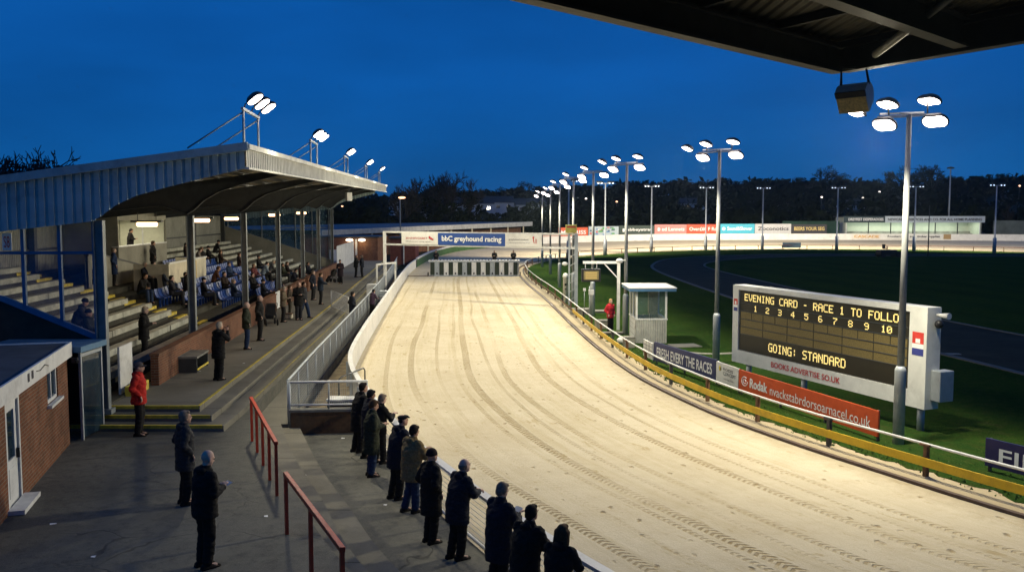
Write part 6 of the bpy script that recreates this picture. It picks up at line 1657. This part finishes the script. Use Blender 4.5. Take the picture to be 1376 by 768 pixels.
person('person in dark navy standing beyond the mesh barrier near the fence', V(-8.35, 46.5, .3), -60, 'pockets', 'mid', 1.15, 1.0, NAVY, BLK, 'short', 'black', 0, False, g_)
person('person bending by the white timing cabinet', V(-7.95, 50.5, .3), -40, 'lean', 'short', 1.0, .9, (.05, .03, .05), BLK, 'short', 'black', 0, False, g_)
person('person in red top and black trousers standing beside the kiosk', G(821, 447, 0.05), -150, 'pockets', 'short', .98, .98, (.40, .02, .03), BLK, 'short', 'blond', 1, False, 'track officials')
for i, (px, l) in enumerate(((586, 'starter standing alone at the left end of the traps'), (664.5, 'starter behind the right half of the traps'), (690, 'starter at the right end of the traps'))):
    person(l, V((px - 688) / 1200 * 91.1, 91.1, .8), 175, 'sitlean' if 0 else 'front', 'short', 1.15, .98, BLK, BLK, ('short', 'flatcap', 'short')[i], ('black', 'grey', 'grey')[i], 0, False, 'track officials')
# --- in the stand
def tier(px, py, h):
    """row and place on the terrace where something h above the tread is seen"""
    k = (px - 688) / 1200; q = (py - 290) / 1200
    # t = -k d - 8.25 - .093 d ; z = 1.12 + .294 t + h = 6 - q d
    d = (6 - h - 1.12 + .294 * 8.25) / (q + .294 * (-k - .093)); t_ = (-k - .093) * d - 8.25
    kk = max(0, min(NR - 1, int(round((t_ - .8) / TW))))
    tt = rowt(kk) + .22; d = (tt + 8.25) / (-k - .093); x = k * d
    p = Vector((x, d, 0)); lp = Matrix.Rotation(-RZ, 3, 'Z') @ (p - S0)
    return kk, lp.y
def seated(px, py, label, kind='sit', face=0, **kw):
    k, s = tier(px, py, 1.22); person(label, SP(s, rowt(k) + .17, rowz(k) + (-.02)), -90 + math.degrees(RZ) + face, kind, group='spectators in the grandstand', **kw)
def stander(px, py, label, kind='pockets', face=0, **kw):
    k, s = tier(px, py, 1.72); person(label, SP(s, rowt(k) + .62, rowz(k)), -90 + math.degrees(RZ) + face, kind, group='spectators in the grandstand', **kw)
stander(207, 424, 'white haired person in black coat standing on the lowest benches', 'front', 10, coat='mid', bulk=1.12, hc='white', skin=1, hi=True)
stander(165, 333, 'person in blue coat standing with their back to the lit booth', 'pockets', 25, coat='long', bulk=1.12, jacket=(.015, .03, .075), hc='grey', skin=1)
stander(143, 344, 'person in black coat standing left of the blue coat', 'front', 10, coat='mid', bulk=1.1, hc='dark')
stander(264, 358, 'person in black standing before the cream enclosure', 'front', -20, coat='mid', bulk=1.05, head='beanie', hc='black')
seated(98, 409, 'hooded dark figure seated behind the wind screen', 'sitlean', 10, coat='mid', bulk=1.25, head='beanie', hc='black')
seated(115, 416, 'second seated figure behind the wind screen, holding a white cup', 'sit', 0, bulk=1.15, jacket=(.015, .02, .02), head='beanie', hc='black')
SEATED = [(194, 357, 'sit', NAVY, 'short', 'white', 'grey haired person in navy seated on the left of the blue seats'), (186, 362, 'sitlean', BLK, 'short', 'dark', 'dark coated person seated at the aisle left of the blue seats'),
    (205, 353, 'sit', (.06, .015, .012), 'short', 'dark', 'person in maroon seated below the sloping parapet'), (220, 355, 'sit', (.05, .06, .08), 'long', 'brown', 'person with long brown hair seated left of the cream enclosure'),
    (250, 329, 'sit', (.04, .025, .02), 'short', 'dark', 'leftmost person seated behind the cream enclosure'), (262, 330, 'sitlean', (.2, .17, .14), 'short', 'brown', 'person in pale top seated behind the cream enclosure'), (271, 331, 'sit', BLK, 'short', 'brown', 'rightmost person seated behind the cream enclosure'),
    (280, 328, 'sit', BLK, 'beanie', 'black', 'person in black hat seated on a top row of the blue seats'), (288, 325, 'sitlean', BLK, 'beanie', 'black', 'hooded person on the highest blue row'),
    (285, 357, 'sitlean', (.08, .035, .02), 'short', 'brown', 'person in brown leaning forward below the upper blue seats'), (300, 362, 'sit', (.025, .018, .015), 'short', 'dark', 'person in dark brown seated behind the second column'),
    (248, 365, 'sit', (.03, .03, .05), 'short', 'dark', 'person in dark blue seated right of the second column'), (321, 343, 'sit', (.05, .03, .025), 'short', 'brown', 'person seated just right of the third column'),
    (340, 350, 'sit', (.10, .03, .03), 'short', 'brown', 'person in dark red seated among the middle seats'), (352, 354, 'sitlean', (.2, .25, .28), 'short', 'dark', 'person in pale blue seated among the middle seats'), (338, 366, 'sit', BLK, 'short', 'dark', 'person in black seated low among the middle seats'),
    (352, 373, 'sit', (.012, .014, .02), 'beanie', 'black', 'person in a dark hat near the fourth column'), (379, 356, 'sit', OLV, 'short', 'dark', 'person in olive seated right of the fourth column'), (391, 360, 'sitlean', (.02, .02, .03), 'short', 'dark', 'person in black seated left of the fifth column'),
    (413, 363, 'sit', NAVY, 'short', 'dark', 'person in navy seated right of the fifth column'), (371, 362, 'sit', CHAR, 'short', 'grey', 'person in charcoal seated at the fourth column'), (307, 350, 'sit', (.03, .05, .1), 'short', 'brown', 'person in blue seated left of the third column')]
SEATED += [(229, 371, 'sit', (.03, .03, .035), 'short', 'dark', 'person in charcoal seated at the near end of the lower blue seats'), (296, 338, 'sit', (.05, .03, .02), 'short', 'brown', 'person in brown seated in an upper row beside the third column'),
    (312, 371, 'sit', (.02, .03, .05), 'short', 'grey', 'grey haired person seated left of the third column, low rows'), (329, 357, 'sit', (.06, .05, .035), 'short', 'dark', 'person in khaki seated amid the middle blue seats'), (347, 341, 'sit', (.02, .02, .02), 'flatcap', 'black', 'person in a flat cap seated high in the middle block'),
    (361, 349, 'sitlean', (.09, .09, .09), 'short', 'white', 'white haired person in grey leaning forward by the fourth column'), (385, 350, 'sit', (.02, .015, .015), 'short', 'brown', 'person in dark clothes seated high right of the fourth column'), (403, 356, 'sit', (.05, .015, .015), 'short', 'dark', 'person in dark red seated beside the fifth column'),
    (272, 371, 'sit', (.02, .02, .022), 'cap', 'black', 'person in a black cap seated in the front middle blue rows'), (236, 360, 'sit', (.03, .04, .03), 'short', 'white', 'white haired person in green seated before the cream enclosure')]
for px, py, kd, jc, hd_, hc_, l in SEATED: seated(px, py, l, kd, random.uniform(-25, 25), jacket=jc, head=hd_, hc=hc_, legs=random.choice([BLK, JEAN, CHAR]), skin=random.choice([0, 1]))
for px, l, kd, fc in ((176.5, 'person in black at the left of the lit booth', 'front', -80), (205, 'slim dark figure in the middle of the lit booth', 'pockets', -100), (213, 'person in dark red in the booth doorway', 'front', -90)):
    k = (px - 688) / 1200; t_ = 7.5 if px < 200 else 8.2; d = (t_ + 8.25) / (-k - .093); lp = Matrix.Rotation(-RZ, 3, 'Z') @ (Vector((k * d, d, 0)) - S0)
    person(l, SP(lp.y, t_, 3.70), fc, kd, 'short', 1.05 if px > 200 else 1.2, .93, BLK if px < 210 else (.06, .02, .02), BLK, 'short', 'dark', 0, False, 'people in the commentary booth')
k, s_ = tier(220, 322, 1.72); person('person in black climbing the stair below the booth', SP(25.2, 6.1, 3.0), -70, 'pockets', 'mid', 1.1, .97, BLK, BLK, 'short', 'brown', 0, False, 'spectators in the grandstand')

# phone and slips held
ph = MB(); ph.box((0, 0, 0), (.08, .012, .15)); ph = ph.build('phone', [M_black]); p0 = G(290, 512, 1.1); dv = Matrix.Rotation(R(-35), 3, 'Z') @ V(0, .36, 1.52); ph.location = p0 + dv; ph.rotation_euler = (0, 0, R(-35)); tag(ph, 'phone held up by the person in black on the promenade', 'phone')
sl_ = MB(); sl_.box((0, 0, 0), (.15, .10, .006)); sl_ = sl_.build('race_card', M_white); sl_.location = V(-4.68, 13.3, .65) + Matrix.Rotation(R(-42), 3, 'Z') @ V(.03, .37, 1.23); sl_.rotation_euler = (R(20), 0, R(-42)); tag(sl_, 'folded race card in the hands of the bald person', 'paper')
sl2 = MB(); sl2.box((0, 0, 0), (.16, .11, .006)); sl2 = sl2.build('race_card', M_white); sl2.location = V(-.28, 13.55, .1) + Matrix.Rotation(R(-48), 3, 'Z') @ V(.02, .48, 1.27); sl2.rotation_euler = (R(25), 0, R(-48)); tag(sl2, 'white slip held over the rail by the grey haired person', 'paper')

# pushchairs
def pushchair(label, p, rz, c):
    o = thing('pushchair', label, 'pushchair', p, rz, 'pushchairs on the promenade')
    for x, y in ((-.25, -.3), (.25, -.3), (-.22, .35), (.22, .35)):
        q = MB(); q.lathe(None, [(.06, -.02), (.14, -.025), (.15, 0), (.14, .025), (.06, .02)], 16, Matrix.Translation((x, y, .15)) @ Matrix.Rotation(math.pi / 2, 4, 'Y')); q.build('wheel', M_rubber, o)
    q = MB()
    for x in (-.24, .24): q.tube([(x, .35, .15), (x, .05, .55), (x, -.45, 1.02)], .014, 6); q.tube([(x, -.3, .15), (x, .05, .55)], .014, 6)
    q.tube([(-.24, -.45, 1.02), (.24, -.45, 1.02)], .018, 6); q.tube([(-.25, -.3, .15), (.25, -.3, .15)], .012, 6); q.build('frame', M_steel, o)
    q = MB(); q.sm = True; q.box((0, .12, .46), (.4, .36, .05)); q.bar((0, -.05, .48), (0, -.24, .95), .4, .05); q.bar((0, .3, .45), (0, .42, .24), .36, .04); q.build('seat', c, o, smooth=False)
    q = MB(); q.sm = True
    k = len(q.v)
    for i in range(6):
        a = R(20 + i * 22)
        for x in (-.22, -.1, .1, .22): q.v.append(V(x, -.2 + .33 * math.sin(a) * (.8 if abs(x) > .2 else 1), .68 + .33 * math.cos(a) * (.85 if abs(x) > .2 else 1)))
    for i in range(5):
        for j_ in range(3): q.face((k + i * 4 + j_, k + i * 4 + j_ + 1, k + i * 4 + j_ + 5, k + i * 4 + j_ + 4))
    q.build('hood', c, o)
pushchair('dark pushchair standing by the white gate in the brick wall', G(362, 437, 1.1), .4, cloth(CHAR))
pushchair('black pushchair at the end of the brick wall', G(447, 379, 1.1), 1.2, cloth(BLK))
bn = thing('box_seat', 'low wooden box beside the person in the tan jumper', 'box', G(386, 428, 1.1), RZ)
q = MB(); q.box((0, 0, .12), (.35, .5, .2)); q.build('crate_sides', M_cream, bn); q = MB(); q.box((0, 0, .235), (.4, .55, .03)); q.build('crate_lid', M_wood, bn)

# ================================================================ HILLS, WOODS, HOUSES
def hill(x, y):
    d = math.hypot(x, y); f = max(0, min(1, (d - 215) / 420)); f = f * f * (3 - 2 * f)
    a = x / max(y, 1)
    sm_ = max(0, min(1, (a + .05) / .3)); base_ = 12.5 + 7.5 * sm_ * sm_ * (3 - 2 * sm_) + 1.5 * math.sin(a * 9 + 1) + 4 * noise.noise(Vector((x * .004, y * .004, 2)))
    return f * base_ + (d > 215) * 1.2 * noise.noise(Vector((x * .02, y * .02, 0))) * min(1, (d - 215) / 60)
gm = MB(); gm.sm = True; NA_, ND_ = 90, 44; k = len(gm.v)
for i in range(ND_ + 1):
    d = 212 + 1100 * (i / ND_) ** 1.5
    for j_ in range(NA_ + 1):
        a = R(-62 + 124 * j_ / NA_); x, y = d * math.sin(a), d * math.cos(a); gm.v.append(V(x, y, hill(x, y) - .1 - (.3 if i == 0 else 0)))
for i in range(ND_):
    for j_ in range(NA_): a = k + i * (NA_ + 1) + j_; gm.face((a, a + 1, a + NA_ + 2, a + NA_ + 1)[::-1])
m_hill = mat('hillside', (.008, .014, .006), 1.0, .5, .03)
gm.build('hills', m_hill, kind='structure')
# woodland: leaf sized faces in clumps over the slope
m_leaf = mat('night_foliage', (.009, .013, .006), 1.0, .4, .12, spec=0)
rnd = random.Random(11); wb_ = MB()
def clump(b, c, rad, n, sz, rnd, flat=.8):
    for _ in range(n):
        while True:
            v = V(rnd.uniform(-1, 1), rnd.uniform(-1, 1), rnd.uniform(-1, 1))
            if .25 < v.length < 1: break
        p = c + V(v.x * rad, v.y * rad, v.z * rad * flat); a = V(rnd.gauss(0, 1), rnd.gauss(0, 1), rnd.gauss(0, 1)).normalized(); e = a.orthogonal().normalized(); s = sz * rnd.uniform(.6, 1.3)
        b.poly([p + a * s, p + e * s * .6, p - a * s, p - e * s * .6])
for i in range(1500):
    d = rnd.uniform(235, 640) if i % 3 else rnd.uniform(540, 660); a = R(rnd.uniform(-31, 33)); x, y = d * math.sin(a), d * math.cos(a)
    if abs(a) > R(40): continue
    r_ = rnd.uniform(2.6, 5.0) * (.8 + d / 1200); h_ = hill(x, y)
    clump(wb_, V(x, y, h_ + r_ * .9), r_, 34, r_ * .34, rnd)
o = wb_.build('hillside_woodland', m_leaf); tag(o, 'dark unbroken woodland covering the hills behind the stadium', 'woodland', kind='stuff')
# single trees on the skyline
m_bark = mat('bark', (.02, .017, .014), .9, .3, 3)
def bare(seed, spread=.55, depth=6, twist=.35):
    rn_ = random.Random(seed); tk, cr_ = MB(), MB()
    def br(p, d, L, r_, lv):
        n = 3; pts = [p]; rs = [r_]
        for i in range(n):
            d = (d + V(rn_.gauss(0, .12), rn_.gauss(0, .12), rn_.gauss(.03, .06))).normalized(); p = p + d * L / n; pts.append(p); rs.append(r_ * (1 - .35 * (i + 1) / n))
        (tk if lv == 0 else cr_).tube(pts, rs, 6 if lv < 2 else 3, lv < 1)
        if lv >= depth: return
        for i in range(rn_.choice((3, 4)) if lv < 3 else 3):
            f = rn_.uniform(.35, 1) if lv else rn_.uniform(.55, 1); a = rn_.uniform(0, 2 * math.pi); t_ = rn_.uniform(.35, spread + .35)
            e = d.orthogonal().normalized(); g2 = d.cross(e); nd = (d * math.cos(t_) + (e * math.cos(a) + g2 * math.sin(a)) * math.sin(t_) + V(0, 0, .18)).normalized()
            br(p if f > .9 else pts[1].lerp(pts[-1], (f - .3) / .7), nd, L * rn_.uniform(.58, .8), max(r_ * .62, .0028), lv + 1)
    br(V(0, 0, 0), V(0, 0, 1), .26, .030, 0)
    return tk, cr_
def dense(seed):
    rn_ = random.Random(seed); tk, cr_ = MB(), MB(); tk.tube([(0, 0, 0), (.01, 0, .3), (0, .01, .6)], [.03, .022, .01], 8)
    for i in range(7): a = i * .9; tk.tube([(0, 0, .25 + .04 * i), (.18 * math.cos(a), .18 * math.sin(a), .45 + .05 * i)], [.012, .004], 5)
    for i in range(26):
        a = rn_.uniform(0, 6.28); rr = rn_.uniform(0, .30); zz_ = rn_.uniform(.32, .9); rr *= math.sin(math.pi * min(1, (zz_ - .15) / .85)) ** .5
        clump(cr_, V(rr * math.cos(a), rr * math.sin(a), zz_), rn_.uniform(.07, .14), 60, .02, rn_)
    return tk, cr_
bp_ = []
for s_ in (1, 5, 9):
    tk, cr_ = bare(s_, .5 + .1 * (s_ % 3)); bp_.append((tk, cr_))
dp_ = [dense(s_) for s_ in (2, 4)]
def mk(pair, name):
    ms_ = []
    for b, n in zip(pair, ('trunk', 'crown')):
        o = b.build(n, m_bark if (n == 'trunk' or name == 'bare_tree') else m_leaf); ms_.append(o.data); bpy.data.objects.remove(o)
    return ms_
BT = [mk(p, 'bare_tree') for p in bp_]; DT = [mk(p, 'dense_tree') for p in dp_]
def tree(kind, i, px, ytop, d, label, wx=1.0, zb=None, grp='trees on the skyline'):
    x = (px - 688) / 1200 * d; zb = hill(x, d) - .3 if zb is None else zb; H = CAMZ + (290 - ytop) / 1200 * d - zb
    ms_ = (BT if kind == 'bare_tree' else DT)[i % (3 if kind == 'bare_tree' else 2)]
    o = thing(kind, label, 'tree', (x, d, zb), random.uniform(0, 6.28), grp)
    mh = max(v.co.z for v in ms_[1].vertices)
    o.scale = (H / mh * wx, H / mh * wx, H / mh)
    for n, me in zip(('trunk', 'crown'), ms_): c = bpy.data.objects.new(n, me); COL.objects.link(c); c.parent = o
for a in [('bare_tree', 0, 10, 204, 118, 'bare twiggy tree at the left edge above the stand roof', 1.0, 0), ('bare_tree', 1, 52, 197, 112, 'broad bare tree rising over the left end of the stand roof', 1.0, 0), ('dense_tree', 0, 45, 214, 120, 'dark dense tree inside the bare trees over the stand roof', 1.5, 0), ('dense_tree', 1, 5, 226, 120, 'dark bushy tree at the far left edge', 1.5, 0), ('bare_tree', 2, 90, 222, 125, 'small bare tree right of the broad one over the stand roof', .9, 0),
          ('bare_tree', 1, 160, 217, 130, 'wispy bare treetop just clearing the stand roof', .7, 0),
          ('bare_tree', 2, 560, 236, 215, 'bare tree just right of the stand roof end', 1.0, 0), ('bare_tree', 0, 588, 232, 220, 'bare tree with upright twigs above the street lamp', 1.0, 0), ('bare_tree', 1, 606, 229, 214, 'tallest bare tree above the start gantry', .9, 0), ('bare_tree', 2, 625, 238, 225, 'bare tree at the right of the group above the gantry', .9, 0), ('bare_tree', 0, 540, 246, 205, 'low bare tree behind the roof corner of the stand', .9, 0),
          ('dense_tree', 0, 600, 252, 222, 'dark dense tree among the bare trees above the gantry', 2.2, 0), ('dense_tree', 1, 560, 256, 218, 'dark bush shaped tree beyond the street lamp', 2.2, 0),
          ('dense_tree', 0, 702, 244, 420, 'rounded tree crown left of the row of floodlight poles', 1.3), ('dense_tree', 1, 655, 254, 400, 'low rounded tree above the gantry banner', 1.4), ('dense_tree', 1, 676, 251, 410, 'small tree left of the rounded crown', 1.2),
          ('bare_tree', 1, 1103, 221, 470, 'large round bare tree on the skyline right of the middle pole', 1.25), ('dense_tree', 0, 1072, 238, 480, 'dark tree left of the large round bare tree', 1.5), ('dense_tree', 1, 1128, 232, 480, 'dark tree right of the large round bare tree', 1.3),
          ('dense_tree', 0, 1190, 231, 470, 'dome shaped tree left of the near floodlight pole', 1.2), ('bare_tree', 2, 1225, 221, 460, 'broad bare tree behind the near floodlight pole', 1.2), ('bare_tree', 0, 1250, 220, 465, 'broad bare tree right of the near floodlight pole', 1.2), ('dense_tree', 1, 1283, 236, 450, 'flat topped tree beside the tall mast', 1.6), ('dense_tree', 0, 1345, 233, 440, 'dark spreading tree near the right edge', 1.7), ('dense_tree', 1, 1318, 243, 445, 'low dark tree left of the right edge', 1.6),
          ('dense_tree', 0, 915, 244, 520, 'small rounded tree above the red hoarding', 1.3), ('dense_tree', 1, 845, 245, 520, 'small rounded tree behind the third nearest pole', 1.5), ('dense_tree', 0, 985, 243, 520, 'small tree right of the second pole', 1.6),
          ('bare_tree', 2, 1358, 272, 215, 'young bare tree lit from below behind the block wall', .5, 0)]:
    tree(*a[:6], a[6], a[7] if len(a) > 7 else None)
# dark hedge line behind the yard
hd2 = MB(); rnd = random.Random(5)
for i in range(330): x = rnd.uniform(-62, 20); y = 205 + rnd.uniform(-4, 6); clump(hd2, V(x, y, rnd.uniform(1.2, 6.5 + 1.8 * math.sin(x * .3))), 1.6, 34, .5, rnd)
o = hd2.build('hedge', m_leaf); tag(o, 'tall dark hedge behind the clubhouse yard', 'hedge', kind='stuff')

# houses on the slope
M_hw = mat('house_render', (.42, .45, .48), .8, .2, .3); M_hr = mat('slate_roof', (.05, .05, .055), .8, .2, .5)
def house(px, py, d, wd, label, dep=8, lit=False):
    x = (px - 688) / 1200 * d; zb = CAMZ + (290 - py) / 1200 * d
    o = thing('house', label, 'house', (x, d, zb - 4), random.uniform(-.4, .4), 'houses on the dark slope')
    q = MB(); q.box((0, 0, 3.2), (wd, dep, 6.4)); w_ = q.build('walls', M_hw, o)
    q = MB(); y0 = dep / 2 + .4; q.face  # gabled roof
    k = len(q.v); q.v += [V(-wd / 2 - .3, -y0, 6.3), V(wd / 2 + .3, -y0, 6.3), V(wd / 2 + .3, y0, 6.3), V(-wd / 2 - .3, y0, 6.3), V(-wd / 2 - .3, 0, 8.8), V(wd / 2 + .3, 0, 8.8)]
    for f in ((0, 1, 5, 4), (2, 3, 4, 5), (1, 2, 5), (3, 0, 4), (3, 2, 1, 0)): q.face([k + i for i in f])
    rf = q.build('roof', M_hr, o); q = MB(); q.box((wd * .3, .6, 8.9), (.8, .6, 1.4)); q.build('chimney', M_hr, rf)
    n = max(2, int(wd / 3.5))
    for i in range(n):
        q = MB(); q.box((-wd / 2 + wd * (i + .5) / n, -dep / 2 - .03, 4.9), (1.3, .08, 1.1)); q.build('window', mat('lit_window', (.8, .6, .3), .5, 0, emis=(1, .75, .4), estr=.6) if lit and i == 0 else M_wing, o)
for a in ((544, 281, 300, 9, 'pale narrow house on the slope above the traps'), (602, 284, 310, 18, 'long pale terrace house above the gantry banner'), (636, 283, 315, 14, 'pale house with small windows above the white banner'), (582, 286, 305, 10, 'dim house left of the long terrace'), (667, 281, 330, 12, 'dim pale house left of the pole row'), (928, 281, 390, 10, 'small pale house above the red hoarding', 8, True), (1140, 283, 400, 12, 'dim house above the far stand left end'), (712, 284, 330, 11, 'low pale house behind the pole row')): house(*a)
for i, (px, py, l) in enumerate(((461, 277, 'beyond the stand roof corner'), (491, 274, 'right of the stand columns'), (787, 267, 'between the fourth and fifth pole'), (828, 271, 'left of the third pole'), (1102, 265, 'above the black hoarding'), (1179, 258, 'left of the near pole'), (1366, 250, 'at the right edge'), (1376, 250, 'at the very right edge of the slope'), (1157, 266, 'above the far stand sign'), (1184, 286, 'low above the far stand'))):
    d = 360; x = (px - 688) / 1200 * d; zz_ = CAMZ + (290 - py) / 1200 * d; zb = min(hill(x, d), zz_ - 4)
    o = thing('hillside_lamp', f'tiny distant lamp on the dark slope {l}', 'street lamp', (x, d, zb), 0, 'distant lamps on the hillside')
    q = MB(); q.tube([(0, 0, 0), (0, 0, zz_ - zb)], .1, 6); q.build('post', M_steel, o); q = MB(); q.sph((0, -.2, zz_ - zb), (.45, .3, .3), 8, 6); q.build('lamp_head', mat('lamp_glow', (1, 1, 1), .4, 0, emis=(1, .85, .7) if i % 3 else (1, .5, .25), estr=3), o)
bpy.context.view_layer.update()

# dropped race cards and tickets on the ground
rnd = random.Random(21); spots = []
for l, x, y, z in (('on the plaza near the hut door', -8.0, 15.2, .65), ('between the two handrails', -4.4, 15.6, .65), ('below the front steps', -7.4, 19.6, .65), ('on the promenade by the boxed seat', -9.9, 28.0, 1.1), ('on the walkway behind the rail', -2.6, 17.9, .1), ('against the brown retaining wall', -4.5, 23.4, .1), ('on the middle of the dark plaza', -6.6, 13.7, .65), ('on the promenade edge near the yellow line', -8.95, 29.5, 1.1), ('on the lowest terrace step', -4.6, 19.4, .28)):
    q = MB(); a = rnd.uniform(0, 3); w_ = rnd.uniform(.035, .06); k = len(q.v)
    q.v += [V(-w_, -.03, .002), V(w_, -.035, .006), V(w_, .03, .002), V(-w_, .035, .012), V(-w_, -.03, .0), V(w_, -.035, .004), V(w_, .03, .0), V(-w_, .035, .010)]
    for f in ((0, 1, 2, 3), (7, 6, 5, 4), (0, 4, 5, 1), (1, 5, 6, 2), (2, 6, 7, 3), (3, 7, 4, 0)): q.face([k + i for i in f])
    o = q.build('dropped_ticket', M_txtw); o.location = (x, y, z + .003); o.rotation_euler = (0, 0, a); tag(o, f'small white dropped ticket {l}', 'litter', 'dropped tickets')
# ================================================================ thin haze, added for lamp halos and a softer distance
hz = MB(); hz.box2((-1520, -320, -1.2), (1520, 1820, 60)); 
hm = bpy.data.materials.new('haze'); hm.use_nodes = True; n_ = hm.node_tree.nodes; n_.remove(n_['Principled BSDF'])
pv = n_.new('ShaderNodeVolumePrincipled'); pv.inputs['Color'].default_value = (.6, .8, 1, 1); pv.inputs['Density'].default_value = 0.00009; pv.inputs['Anisotropy'].default_value = 0.75
hm.node_tree.links.new(pv.outputs[0], n_['Material Output'].inputs['Volume'])
ho = hz.build('haze', hm); tag(ho, 'thin haze added over the whole stadium to halo the lamps and soften the distance', 'haze', kind='stuff')
S.cycles.volume_bounces = 0
